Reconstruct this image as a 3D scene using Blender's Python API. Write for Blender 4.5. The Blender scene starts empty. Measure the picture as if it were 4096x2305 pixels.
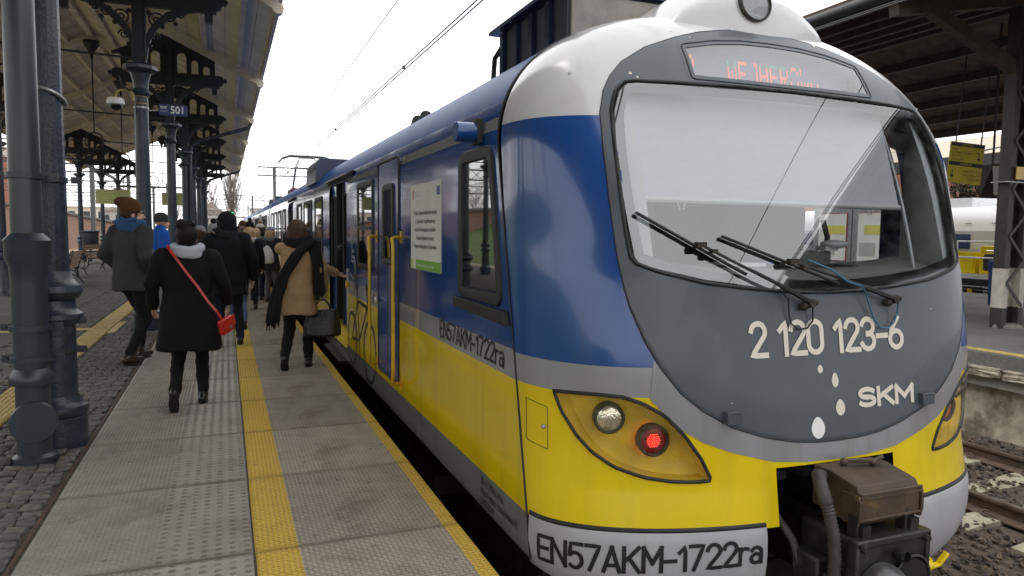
import bpy, bmesh, math, random
import numpy as np
from mathutils import Vector, Matrix
random.seed(7); rng = np.random.default_rng(7)
R = math.radians
sc = bpy.context.scene
col = sc.collection

# ------------------------------------------------------------------ camera
YAW, PITCH, ROLL = .37952, .076666, .012347
cam_d = bpy.data.cameras.new('camera'); cam_d.sensor_width = 36; cam_d.lens = 25.2527
cam_d.clip_start = .05; cam_d.clip_end = 3000
cam = bpy.data.objects.new('camera', cam_d); col.objects.link(cam); sc.camera = cam
Fv = Vector((math.sin(YAW)*math.cos(PITCH), math.cos(YAW)*math.cos(PITCH), -math.sin(PITCH)))
Rv = Vector((math.cos(YAW), -math.sin(YAW), 0)); Uv = Rv.cross(Fv)
r_ = Rv*math.cos(ROLL)+Uv*math.sin(ROLL); u_ = -Rv*math.sin(ROLL)+Uv*math.cos(ROLL)
mm = Matrix((r_, u_, -Fv)).transposed().to_4x4(); mm.translation = (0, 0, 1.5)
cam.matrix_world = mm

# ------------------------------------------------------------------ world, sun, exposure
SUN_EL, SUN_AZ = R(58), R(-50)          # direction towards the sun, azimuth from +Y clockwise
w = bpy.data.worlds.new('World'); sc.world = w; w.use_nodes = True
nt = w.node_tree; nt.nodes.clear()
sky = nt.nodes.new('ShaderNodeTexSky'); sky.sky_type = 'NISHITA'; sky.sun_disc = False
sky.sun_elevation = SUN_EL; sky.sun_rotation = SUN_AZ; sky.dust_density = 4; sky.air_density = 1
mx = nt.nodes.new('ShaderNodeMix'); mx.data_type = 'RGBA'; mx.inputs[0].default_value = .9
mx.inputs[7].default_value = (13.3, 13.3, 13.35, 1)      # even overcast white
bg = nt.nodes.new('ShaderNodeBackground'); bg.inputs[1].default_value = .12
wo = nt.nodes.new('ShaderNodeOutputWorld')
nt.links.new(sky.outputs[0], mx.inputs[6]); nt.links.new(mx.outputs[2], bg.inputs[0]); nt.links.new(bg.outputs[0], wo.inputs[0])
sd = bpy.data.lights.new('sun', 'SUN'); sd.energy = .7; sd.angle = R(30); sd.color = (1, .96, .9)
sun = bpy.data.objects.new('sun', sd); col.objects.link(sun)
sdir = Vector((math.sin(SUN_AZ)*math.cos(SUN_EL), math.cos(SUN_AZ)*math.cos(SUN_EL), math.sin(SUN_EL)))
sun.rotation_euler = sdir.to_track_quat('Z', 'Y').to_euler(); sun.location = (0, 0, 30)
vs = sc.view_settings; vs.view_transform = 'Standard'; vs.look = 'None'; vs.exposure = .36; vs.gamma = 1
sc.cycles.use_denoising = True; sc.cycles.max_bounces = 8; sc.cycles.transparent_max_bounces = 12
sc.cycles.sample_clamp_indirect = 6; sc.cycles.caustics_reflective = False; sc.cycles.caustics_refractive = False

# ------------------------------------------------------------------ materials
MATS = {}
def M(name, c, rough=.6, metal=0, var=.12, vs=6, bump=0, bs=80, coat=0, spec=.5, c2=None, c2s=3, c2t=.58, wave=0, emit=0, alpha=1, streak=False):
    """noise-varied principled paint/stone/metal; c2 = second colour in patches (stains, wear)"""
    m = bpy.data.materials.new(name); m.use_nodes = True; t = m.node_tree; N = t.nodes; L = t.links
    b = N['Principled BSDF']; b.inputs['Roughness'].default_value = rough; b.inputs['Metallic'].default_value = metal
    b.inputs['Specular IOR Level'].default_value = spec; b.inputs['Coat Weight'].default_value = coat; b.inputs['Coat Roughness'].default_value = .06
    tc = N.new('ShaderNodeTexCoord'); src = tc.outputs['Object']
    if streak:
        mp = N.new('ShaderNodeMapping'); mp.inputs['Scale'].default_value = (1, 1, .12); L.new(src, mp.inputs[0]); src2 = mp.outputs[0]
    else: src2 = src
    n1 = N.new('ShaderNodeTexNoise'); n1.inputs['Scale'].default_value = vs; n1.inputs['Detail'].default_value = 5; L.new(src2, n1.inputs['Vector'])
    mr = N.new('ShaderNodeMapRange'); mr.inputs['From Min'].default_value = .3; mr.inputs['From Max'].default_value = .7
    mr.inputs['To Min'].default_value = 1-var; mr.inputs['To Max'].default_value = 1+var; L.new(n1.outputs['Fac'], mr.inputs['Value'])
    mul = N.new('ShaderNodeMix'); mul.data_type = 'RGBA'; mul.blend_type = 'MULTIPLY'; mul.inputs[0].default_value = 1
    mul.inputs[6].default_value = (*c, 1); cr = N.new('ShaderNodeCombineColor')
    for i in range(3): L.new(mr.outputs[0], cr.inputs[i])
    L.new(cr.outputs[0], mul.inputs[7]); out = mul.outputs[2]
    if c2:
        n2 = N.new('ShaderNodeTexNoise'); n2.inputs['Scale'].default_value = c2s; n2.inputs['Detail'].default_value = 7; n2.inputs['Roughness'].default_value = .65; L.new(src2, n2.inputs['Vector'])
        m2 = N.new('ShaderNodeMapRange'); m2.inputs['From Min'].default_value = c2t-.06; m2.inputs['From Max'].default_value = c2t+.08; L.new(n2.outputs['Fac'], m2.inputs['Value'])
        x2 = N.new('ShaderNodeMix'); x2.data_type = 'RGBA'; L.new(m2.outputs[0], x2.inputs[0]); L.new(out, x2.inputs[6]); x2.inputs[7].default_value = (*c2, 1); out = x2.outputs[2]
    L.new(out, b.inputs['Base Color'])
    # roughness breakup
    rr = N.new('ShaderNodeMapRange'); rr.inputs['To Min'].default_value = max(0, rough-.08); rr.inputs['To Max'].default_value = min(1, rough+.08); L.new(n1.outputs['Fac'], rr.inputs['Value'])
    if rough > .03: L.new(rr.outputs[0], b.inputs['Roughness'])
    if bump or wave:
        bp = N.new('ShaderNodeBump'); bp.inputs['Distance'].default_value = .01
        nb = N.new('ShaderNodeTexNoise'); nb.inputs['Scale'].default_value = bs if bump else 2.2; nb.inputs['Detail'].default_value = 4 if bump else 1
        L.new(src, nb.inputs['Vector']); bp.inputs['Strength'].default_value = bump or wave
        if wave: bp.inputs['Distance'].default_value = .05
        L.new(nb.outputs['Fac'], bp.inputs['Height']); L.new(bp.outputs[0], b.inputs['Normal'])
    if emit:
        b.inputs['Emission Color'].default_value = (*c, 1); b.inputs['Emission Strength'].default_value = emit
    MATS[name] = m
    return m

def ramp_by_z(name, stops, rough=.14, coat=.5, wave=.1, dirt=.25, roof=None):
    """paint bands by height: stops = [(z_from, colour), ...] ascending"""
    m = M(name, (1, 1, 1), rough=rough, var=.05, vs=3, coat=coat, wave=wave)
    t = m.node_tree; N = t.nodes; L = t.links; b = N['Principled BSDF']
    old = b.inputs['Base Color'].links[0].from_socket
    g = N.new('ShaderNodeNewGeometry'); sx = N.new('ShaderNodeSeparateXYZ'); L.new(g.outputs['Position'], sx.inputs[0])
    cur = None
    for z, c in stops:
        if cur is None:
            rgb = N.new('ShaderNodeRGB'); rgb.outputs[0].default_value = (*c, 1); cur = rgb.outputs[0]; continue
        gt = N.new('ShaderNodeMath'); gt.operation = 'GREATER_THAN'; gt.inputs[1].default_value = z; L.new(sx.outputs[2], gt.inputs[0])
        x = N.new('ShaderNodeMix'); x.data_type = 'RGBA'; L.new(gt.outputs[0], x.inputs[0]); L.new(cur, x.inputs[6]); x.inputs[7].default_value = (*c, 1); cur = x.outputs[2]
    mu = N.new('ShaderNodeMix'); mu.data_type = 'RGBA'; mu.blend_type = 'MULTIPLY'; mu.inputs[0].default_value = 1
    L.new(cur, mu.inputs[6]); L.new(old, mu.inputs[7])
    # grime: vertical streaks
    mp = N.new('ShaderNodeMapping'); mp.inputs['Scale'].default_value = (9, 9, .7); L.new(g.outputs['Position'], mp.inputs[0])
    ns = N.new('ShaderNodeTexNoise'); ns.inputs['Scale'].default_value = 1; ns.inputs['Detail'].default_value = 6; L.new(mp.outputs[0], ns.inputs['Vector'])
    mr = N.new('ShaderNodeMapRange'); mr.inputs['From Min'].default_value = .5; mr.inputs['From Max'].default_value = .8; mr.inputs['To Max'].default_value = dirt; L.new(ns.outputs['Fac'], mr.inputs['Value'])
    dx = N.new('ShaderNodeMix'); dx.data_type = 'RGBA'; L.new(mr.outputs[0], dx.inputs[0]); L.new(mu.outputs[2], dx.inputs[6]); dx.inputs[7].default_value = (.12, .1, .08, 1)
    L.new(dx.outputs[2], b.inputs['Base Color'])
    if roof is not None:                     # weathered, dull paint on the roof
        gt = N.new('ShaderNodeMath'); gt.operation = 'GREATER_THAN'; gt.inputs[1].default_value = roof; L.new(sx.outputs[2], gt.inputs[0])
        ro = N.new('ShaderNodeMapRange'); ro.inputs['To Min'].default_value = rough; ro.inputs['To Max'].default_value = .42; L.new(gt.outputs[0], ro.inputs['Value']); L.new(ro.outputs[0], b.inputs['Roughness'])
        co = N.new('ShaderNodeMapRange'); co.inputs['To Min'].default_value = coat; co.inputs['To Max'].default_value = 0; L.new(gt.outputs[0], co.inputs['Value']); L.new(co.outputs[0], b.inputs['Coat Weight'])
        sp = N.new('ShaderNodeMapRange'); sp.inputs['To Min'].default_value = .5; sp.inputs['To Max'].default_value = .2; L.new(gt.outputs[0], sp.inputs['Value']); L.new(sp.outputs[0], b.inputs['Specular IOR Level'])
    return m

def glass(name, tint=(.9, .95, .95), ior=1.9, dust=.04):
    m = bpy.data.materials.new(name); m.use_nodes = True; t = m.node_tree; N = t.nodes; L = t.links; N.clear()
    o = N.new('ShaderNodeOutputMaterial'); tr = N.new('ShaderNodeBsdfTransparent'); tr.inputs[0].default_value = (*tint, 1)
    gl = N.new('ShaderNodeBsdfGlossy'); gl.inputs['Roughness'].default_value = .0; gl.inputs[0].default_value = (1, 1, 1, 1)
    lw = N.new('ShaderNodeLayerWeight'); lw.inputs[0].default_value = .5      # Schlick, same from both faces
    pw = N.new('ShaderNodeMath'); pw.operation = 'POWER'; pw.inputs[1].default_value = 5; L.new(lw.outputs['Facing'], pw.inputs[0])
    f0 = ((ior-1)/(ior+1))**2; fr = N.new('ShaderNodeMapRange'); fr.inputs['To Min'].default_value = f0; fr.inputs['To Max'].default_value = 1; L.new(pw.outputs[0], fr.inputs['Value']); x = N.new('ShaderNodeMixShader')
    L.new(fr.outputs[0], x.inputs[0]); L.new(tr.outputs[0], x.inputs[1]); L.new(gl.outputs[0], x.inputs[2])
    df = N.new('ShaderNodeBsdfDiffuse'); df.inputs[0].default_value = (.4, .4, .38, 1)
    n = N.new('ShaderNodeTexNoise'); n.inputs['Scale'].default_value = 14; n.inputs['Detail'].default_value = 8
    mr = N.new('ShaderNodeMapRange'); mr.inputs['From Min'].default_value = .4; mr.inputs['From Max'].default_value = .8; mr.inputs['To Max'].default_value = dust*3; L.new(n.outputs['Fac'], mr.inputs['Value'])
    x2 = N.new('ShaderNodeMixShader'); L.new(mr.outputs[0], x2.inputs[0]); L.new(x.outputs[0], x2.inputs[1]); L.new(df.outputs[0], x2.inputs[2]); L.new(x2.outputs[0], o.inputs[0])
    MATS[name] = m
    return m

BLUE = (.009, .064, .26); YEL = (.80, .59, .005); SILV = (.30, .30, .31); WHITE = (.60, .60, .61); MASK = (.068, .081, .096)
M('iron', (.020, .029, .047), .36, var=.4, vs=9, bump=.35, bs=45, c2=(.045, .058, .078), c2s=7, c2t=.61)
M('iron_dark', (.014, .018, .027), .5, var=.3, vs=9)
M('pipe_paint', (.028, .036, .05), .35, var=.25, vs=5, streak=True, bump=.12, bs=40)
M('pipe_steel', (.048, .053, .062), .33, var=.2, vs=6, streak=True, metal=.25)
M('galv', (.35, .36, .36), .4, metal=.6, var=.2, vs=20)
M('cream', (.80, .71, .56), .7, var=.18, vs=3, bump=.1, bs=30)
M('cream_board', (.76, .67, .53), .75, var=.22, vs=2.5, streak=False, bump=.12, bs=24, c2=(.64, .56, .44), c2s=1.5, c2t=.6)
M('eave_board', (.82, .78, .72), .7, var=.12, vs=2, bump=.08, bs=30)  # whiter than the inner boards: sky light at the eave put into the colour
M('roof_top', (.10, .10, .10), .8, var=.2)
M('asphalt', (.075, .07, .066), .85, var=.3, vs=30, bump=.5, bs=220, c2=(.12, .11, .10), c2s=1.2, c2t=.57)
M('asphalt_light', (.15, .14, .13), .85, var=.2, vs=20, bump=.4, bs=160, c2=(.10, .095, .09), c2s=.9, c2t=.55)
for i, c in enumerate([(.115, .11, .10), (.095, .09, .085), (.14, .125, .105), (.105, .095, .085)]):
    M('sett%d' % i, c, .55, var=.35, vs=26, bump=.7, bs=70)
M('mortar', (.105, .094, .08), .95, var=.3, vs=25, bump=.8, bs=120)
M('concrete_old', (.42, .37, .29), .85, var=.3, vs=7, bump=.7, bs=30, c2=(.17, .14, .10), c2s=2.5, c2t=.54)
M('concrete_lip', (.36, .32, .25), .85, var=.3, vs=12, bump=.8, bs=40, c2=(.16, .13, .09), c2s=4, c2t=.52)
M('concrete_plain', (.30, .28, .25), .85, var=.15, vs=8, bump=.3, bs=60)
M('tactile', (.48, .37, .15), .7, var=.2, vs=12, bump=.2, bs=60, c2=(.33, .25, .11), c2s=4, c2t=.57)
M('line_yellow', (.50, .36, .11), .75, var=.25, vs=10, c2=(.2, .16, .09), c2s=9, c2t=.6)
M('steel_rust', (.085, .052, .033), .65, var=.4, vs=15, bump=.4, bs=70)
M('rail_top', (.20, .15, .11), .35, metal=.6, var=.25, vs=12)
M('ballast0', (.085, .065, .052), .9, var=.35, vs=30, bump=.6, bs=90)
M('ballast1', (.13, .095, .068), .9, var=.35, vs=30, bump=.6, bs=90)
M('ballast2', (.055, .046, .042), .9, var=.35, vs=30, bump=.6, bs=90)
M('ballast_ground', (.085, .065, .05), .95, var=.5, vs=16, bump=1, bs=26)
M('sleeper', (.36, .33, .24), .85, var=.2, vs=10, bump=.4, bs=60, c2=(.14, .11, .08), c2s=6, c2t=.62)
M('black', (.012, .012, .013), .5, var=.2); M('rubber', (.014, .014, .015), .55, var=.25, vs=14)
M('black_gloss', (.01, .01, .011), .22, var=.2)
M('grime', (.030, .024, .019), .65, var=.45, vs=9, bump=.35, bs=30, c2=(.075, .055, .04), c2s=7, c2t=.6)
M('coupler_box', (.075, .048, .030), .5, var=.35, vs=9, bump=.25, bs=60, c2=(.19, .11, .03), c2s=8, c2t=.66)
M('coupler_iron', (.045, .043, .042), .42, metal=.5, var=.35, vs=9, bump=.2, bs=30, c2=(.15, .14, .12), c2s=8, c2t=.63)
M('coupler_cone', (.16, .16, .17), .4, metal=.5, var=.3, vs=7, c2=(.07, .065, .06), c2s=6, c2t=.57)
M('hose', (.055, .045, .04), .6, var=.3, vs=20)
M('mask', MASK, .42, var=.10, vs=5, coat=.15, c2=(.083, .097, .112), c2s=2.2, c2t=.6)
M('silver', (.27, .27, .285), .24, var=.08, vs=5, coat=.3, c2=(.22, .215, .215), c2s=4, c2t=.6, streak=True)
M('bumper', (.40, .40, .43), .42, var=.08, vs=5, c2=(.36, .35, .34), c2s=5, c2t=.62, streak=True)
M('yellow_gloss', YEL, .25, var=.08, vs=5, coat=.3); M('yellow_matt', (.70, .50, .04), .5, var=.15, vs=8)
M('blue_gloss', BLUE, .18, var=.08, coat=.4); M('blue_dark', (.010, .022, .07), .3, var=.2, vs=5)
M('navy', (.030, .035, .052), .45, var=.3, vs=5); M('white_gloss', WHITE, .2, var=.04, coat=.4)
M('decal_white', (.72, .68, .58), .5, var=.06); M('decal_black', (.012, .012, .014), .5, var=.1); M('decal_pure', (.8, .8, .8), .45, var=.03)
M('decal_grey', (.42, .43, .45), .5, var=.08); M('decal_green', (.16, .42, .03), .5, var=.06); M('decal_lime', (.48, .58, .16), .5); M('decal_eu', (.02, .05, .25), .5)
M('rail_yellow', (.70, .42, .015), .35, var=.12, vs=10, coat=.2)
M('window_glass', (.008, .009, .010), .02, var=.05, spec=1.0); MATS['window_glass'].node_tree.nodes['Principled BSDF'].inputs['IOR'].default_value = 2.1
glass('windscreen', (.84, .86, .88), 2.35, .02); glass('lens_cover', (.97, .93, .80), 1.45, .035); glass('display_glass', (.8, .8, .85), 2.45, .02); glass('lamp_glass', (.95, .97, .97), 1.5, .02)
M('interior_light', (.48, .50, .49), .7, var=.04); M('interior_dark', (.045, .048, .048), .8, var=.2); M('dash', (.17, .17, .16), .7, var=.1); M('blind', (.47, .49, .52), .8, var=.03, bump=.05, bs=8)
M('chrome', (.92, .92, .93), .10, metal=1, var=.04); M('lens_ribbed', (.86, .87, .88), .10, metal=.8, var=.1, bump=.5, bs=45); M('lamp_ring', (.04, .038, .03), .4)
M('led_red', (1, .06, .04), .5, emit=3.6); M('led_off', (.20, .004, .004), .3, emit=.06); M('led_orange', (1, .20, .10), .5, emit=.6); M('led_green', (.2, .55, .35), .5, emit=.18); M('signal_green', (.05, 1, .35), .5, emit=3)
M('display_back', (.30, .30, .35), .7, var=.03)
M('sign_blue', (.012, .035, .13), .4, var=.06); M('sign_white', (.75, .75, .75), .5, var=.04); M('sign_green', (.44, .46, .20), .5, var=.08); M('sign_yellow', (.42, .33, .012), .5, var=.08)
M('sign_grey', (.40, .40, .37), .5, var=.05); M('paper', (.70, .70, .67), .7, var=.05); M('paper_yellow', (.62, .58, .12), .7); M('red_frame', (.35, .05, .03), .5)
M('wood', (.20, .12, .075), .6, var=.3, vs=10, bump=.2, bs=40); M('timber_dark', (.085, .062, .046), .8, var=.35, vs=5, bump=.3, bs=30); M('timber_board', (.15, .115, .088), .85, var=.4, vs=4, bump=.3, bs=20, c2=(.10, .075, .055), c2s=2, c2t=.6)
M('steel_brown', (.040, .033, .030), .55, var=.25, vs=8); M('post_white', (.55, .52, .44), .6, var=.15, vs=8)
M('grass', (.075, .12, .025), .9, var=.4, vs=3, bump=.8, bs=30); M('brick_wall', (.27, .16, .12), .85, var=.25, vs=5); M('sand', (.30, .24, .18), .9, var=.3, vs=2, bump=.4, bs=20)  # brick_wall is greyed, distance haze mixed into its colour
M('bark', (.13, .10, .085), .9, var=.3); M('twig', (.20, .16, .14), .9, var=.3); M('leaf', (.045, .06, .02), .8, var=.5, vs=3)
M('bld_cream', (.56, .51, .43), .8, var=.1); M('bld_red', (.30, .11, .07), .8, var=.15); M('bld_grey', (.42, .41, .40), .8, var=.1); M('bld_roof', (.30, .23, .20), .8, var=.15); M('bld_glass', (.04, .05, .06), .2)  # bld_roof: greyer tone mimics haze over the far houses
M('catenary', (.09, .092, .09), .6, var=.15); M('wire', (.03, .03, .03), .5, var=.1); M('insulator', (.14, .05, .035), .4)

# ------------------------------------------------------------------ mesh helpers
class MB:
    def __init__(s): s.v = []; s.f = []
    def add(s, vs_, fs_):
        o = len(s.v); s.v += [tuple(p) for p in vs_]; s.f += [tuple(i+o for i in f) for f in fs_]; return s
    def box(s, c, d, rz=0, mtx=None):
        x, y, z = [k/2 for k in d]
        vv = [Vector((sx*x, sy*y, sz*z)) for sx in (-1, 1) for sy in (-1, 1) for sz in (-1, 1)]
        m = mtx or Matrix.Rotation(rz, 3, 'Z')
        return s.add([m @ p + Vector(c) for p in vv], [(0, 1, 3, 2), (4, 6, 7, 5), (0, 4, 5, 1), (2, 3, 7, 6), (0, 2, 6, 4), (1, 5, 7, 3)])
    def bx(s, x0, x1, y0, y1, z0, z1): return s.box(((x0+x1)/2, (y0+y1)/2, (z0+z1)/2), (abs(x1-x0), abs(y1-y0), abs(z1-z0)))
    def bar(s, p, q, wd, h=None, up=(0, 0, 1)):
        p, q = Vector(p), Vector(q); d = q-p; L = d.length; d.normalize(); up = Vector(up)
        if abs(d.dot(up)) > .98: up = Vector((1, 0, 0))
        a = d.cross(up).normalized(); b = a.cross(d)
        return s.box((p+q)/2, (wd, L, h or wd), mtx=Matrix((a, d, b)).transposed())
    def tube(s, pts, r, n=8, closed=False, cap=True):
        pts = [Vector(p) for p in pts]; k = len(pts); rs = r if isinstance(r, (list, tuple)) else [r]*k
        T = []
        for i in range(k):
            a = pts[(i-1) % k] if (closed or i > 0) else pts[i]; b = pts[(i+1) % k] if (closed or i < k-1) else pts[i]
            T.append((b-a).normalized() if (b-a).length > 1e-9 else Vector((0, 0, 1)))
        up = Vector((0, 0, 1)) if abs(T[0].z) < .9 else Vector((1, 0, 0)); nrm = (up-T[0]*up.dot(T[0])).normalized(); vv = []
        for i in range(k):
            nrm = (nrm-T[i]*nrm.dot(T[i]))
            nrm = nrm.normalized() if nrm.length > 1e-6 else T[i].orthogonal().normalized()
            b = T[i].cross(nrm)
            vv += [pts[i]+(nrm*math.cos(2*math.pi*j/n)+b*math.sin(2*math.pi*j/n))*rs[i] for j in range(n)]
        ff = []
        for i in range(k if closed else k-1):
            i2 = (i+1) % k
            for j in range(n): ff.append((i*n+j, i*n+(j+1) % n, i2*n+(j+1) % n, i2*n+j))
        if cap and not closed: ff += [tuple(range(n))[::-1], tuple((k-1)*n+j for j in range(n))]
        return s.add(vv, ff)
    def lathe(s, prof, c=(0, 0, 0), n=20, axis='z', cap=True):
        vv = []; k = len(prof)
        for r, z in prof:
            for j in range(n):
                a = 2*math.pi*j/n; p = (r*math.cos(a), r*math.sin(a), z)
                if axis == 'y': p = (p[0], p[2], p[1])
                elif axis == 'x': p = (p[2], p[0], p[1])
                vv.append((p[0]+c[0], p[1]+c[1], p[2]+c[2]))
        ff = [(i*n+j, i*n+(j+1) % n, (i+1)*n+(j+1) % n, (i+1)*n+j) for i in range(k-1) for j in range(n)]
        if cap: ff += [tuple(range(n))[::-1], tuple((k-1)*n+j for j in range(n))]
        return s.add(vv, ff)
    def prism(s, poly, plane, lo, hi):
        """2D polygon extruded: plane 'xz' -> along y, 'yz' -> along x, 'xy' -> along z"""
        f = {'xz': lambda a, b, c: (a, c, b), 'yz': lambda a, b, c: (c, a, b), 'xy': lambda a, b, c: (a, b, c)}[plane]; n = len(poly)
        vv = [f(a, b, lo) for a, b in poly]+[f(a, b, hi) for a, b in poly]
        ff = [tuple(range(n))[::-1], tuple(range(n, 2*n))]+[(i, (i+1) % n, n+(i+1) % n, n+i) for i in range(n)]
        return s.add(vv, ff)
    def sphere(s, c, r, sc_=(1, 1, 1), n=14, m=9):
        vv = []; ff = []
        for i in range(m+1):
            t = math.pi*i/m
            for j in range(n):
                a = 2*math.pi*j/n; vv.append((c[0]+r*sc_[0]*math.sin(t)*math.cos(a), c[1]+r*sc_[1]*math.sin(t)*math.sin(a), c[2]+r*sc_[2]*math.cos(t)))
        for i in range(m):
            for j in range(n): ff.append((i*n+j, (i+1)*n+j, (i+1)*n+(j+1) % n, i*n+(j+1) % n))
        return s.add(vv, ff)
    def mesh(s, name, fix=True):
        me = bpy.data.meshes.new(name); me.from_pydata(s.v, [], s.f); me.update()
        if fix:
            b = bmesh.new(); b.from_mesh(me); bmesh.ops.remove_doubles(b, verts=b.verts, dist=1e-5); bmesh.ops.recalc_face_normals(b, faces=b.faces); b.to_mesh(me); b.free()
        return me
    def build(s, name, mat, parent=None, smooth=35, bevel=0, fix=True):
        return link_mesh(s.mesh(name, fix), name, mat, parent, smooth, bevel)

def link_mesh(me, name, mat, parent=None, smooth=35, bevel=0, world=True):
    me.materials.clear(); me.materials.append(MATS[mat] if isinstance(mat, str) else mat)
    if smooth and len(me.polygons):
        me.polygons.foreach_set('use_smooth', [True]*len(me.polygons)); me.set_sharp_from_angle(angle=R(smooth))
    o = bpy.data.objects.new(name, me); col.objects.link(o)
    if parent is not None: adopt(o, parent)
    if bevel:
        bv = o.modifiers.new('bevel', 'BEVEL'); bv.width = bevel; bv.segments = 2; bv.limit_method = 'ANGLE'; bv.angle_limit = R(40)
    return o
WM = {}
def world_of(o):
    m = o.matrix_basis.copy(); p = o.parent
    if p is None: return m
    return world_of(p) @ o.matrix_parent_inverse @ m
def adopt(o, parent):
    o.parent = parent; o.matrix_parent_inverse = world_of(parent).inverted()
def tag(o, label, cat, group=None, kind=None):
    if label: o['label'] = label
    if cat: o['category'] = cat
    if group: o['group'] = group
    if kind: o['kind'] = kind
    return o
def thing(name, label, cat, loc=(0, 0, 0), rz=0, group=None):
    o = bpy.data.objects.new(name, None); o.empty_display_size = .2; col.objects.link(o); o.location = loc; o.rotation_euler = (0, 0, rz)
    return tag(o, label, cat, group)
def struct(o): o['kind'] = 'structure'; return o
def stuff(o): o['kind'] = 'stuff'; return o
def copy_tree(o, parent=None):
    c = o.copy(); col.objects.link(c); c.parent = parent
    if parent is not None: c.matrix_parent_inverse = o.matrix_parent_inverse.copy()
    for ch in list(o.children): copy_tree(ch, c)
    return c
TMP = bpy.data.scenes.new('workbench')
def evaluated(o):
    TMP.collection.objects.link(o); vl = TMP.view_layers[0]; vl.update(); me = bpy.data.meshes.new_from_object(o.evaluated_get(vl.depsgraph)); bpy.data.objects.remove(o); return me
def text_mesh(txt, size, sx=1.0, bold=0, align='LEFT', sp=1.0):
    cu = bpy.data.curves.new('lettering', 'FONT'); cu.body = txt; cu.size = size; cu.align_x = align; cu.space_character = sp; cu.offset = bold; cu.resolution_u = 3
    o = bpy.data.objects.new('lettering', cu); me = evaluated(o); bpy.data.curves.remove(cu)
    for v in me.vertices: v.co.x *= sx
    return me
def map_mesh(me, fn, cutx=0):
    """re-place every vertex (u, v) -> fn(u, v); cutx: slice first so it follows a curved surface"""
    if cutx:
        b = bmesh.new(); b.from_mesh(me); xs = [v.co.x for v in b.verts]
        x = min(xs)+cutx
        while x < max(xs):
            bmesh.ops.bisect_plane(b, geom=b.verts[:]+b.edges[:]+b.faces[:], plane_co=(x, 0, 0), plane_no=(1, 0, 0)); x += cutx
        b.to_mesh(me); b.free()
    for v in me.vertices: v.co = fn(v.co.x, v.co.y)
    me.update(); return me
def lettering(txt, size, fn, name, mat, parent, sx=1.0, bold=0, align='LEFT', cutx=0, sp=1.0, fit=None):
    me = text_mesh(txt, size, sx, bold, align, sp)
    if fit:                                            # stretch to a given width and height, lower left at the origin
        xs = [v.co.x for v in me.vertices]; ys = [v.co.y for v in me.vertices]; a, b, c, d = min(xs), max(xs), min(ys), max(ys)
        for v in me.vertices: v.co.x = (v.co.x-a)/(b-a)*fit[0]; v.co.y = (v.co.y-c)/(d-c)*fit[1]
    me = map_mesh(me, fn, cutx)
    return link_mesh(me, name, mat, parent, smooth=0)

# squarish road-sign style capitals drawn as strokes: width, then polylines in a unit-high box
def _arc(cx, cy, rx, ry, a0, a1, n=12): return [(cx+rx*math.cos(R(a0+(a1-a0)*k/n)), cy+ry*math.sin(R(a0+(a1-a0)*k/n))) for k in range(n+1)]
STROKES = {
 'E': (.50, [[(.5, 1), (0, 1), (0, 0), (.5, 0)], [(0, .52), (.44, .52)]]), 'N': (.56, [[(0, 0), (0, 1)], [(0, 1), (.56, 0)], [(.56, 0), (.56, 1)]]),
 '5': (.50, [[(.47, 1), (.06, 1), (.02, .53)], [(.02, .53)]+_arc(.24, .32, .26, .32, 130, -150, 20)]), '7': (.50, [[(0, 1), (.5, 1), (.14, 0)]]),
 'A': (.58, [[(0, 0), (.29, 1)], [(.29, 1), (.58, 0)], [(.1, .26), (.48, .26)]]), 'K': (.56, [[(0, 0), (0, 1)], [(.54, 1), (.02, .42)], [(.18, .6), (.56, 0)]]),
 'M': (.66, [[(0, 0), (0, 1)], [(0, 1), (.33, .36)], [(.33, .36), (.66, 1)], [(.66, 1), (.66, 0)]]), '-': (.36, [[(0, .42), (.36, .42)]]),
 '1': (.26, [[(0, .76), (.22, 1), (.22, 0)]]), '2': (.50, [_arc(.25, .74, .25, .26, 170, -40, 14)+[(0, 0), (.52, 0)]]), '0': (.52, [_arc(.26, .74, .26, .26, 180, 0, 10)+_arc(.26, .26, .26, .26, 0, -180, 10)+[(0, .74)]]),
 '3': (.50, [_arc(.24, .75, .24, .25, 160, -90, 14), _arc(.24, .26, .26, .26, 90, -160, 14)]), '6': (.52, [_arc(.26, .28, .26, .28, 0, 360, 22), [(.01, .32), (.08, .62), (.36, 1)]]),
 'S': (.58, [_arc(.29, .745, .27, .255, 30, 270, 14), _arc(.29, .255, .29, .255, 90, -150, 14)]), 'r': (.30, [[(0, 0), (0, .68)], [(0, .40)]+_arc(.2, .44, .2, .24, 170, 60, 6)]),
 'a': (.44, [_arc(.21, .46, .21, .22, 150, 0, 8)+[(.42, 0)], _arc(.2, .2, .2, .2, 0, 360, 16)]), ' ': (.22, [])}
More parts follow.
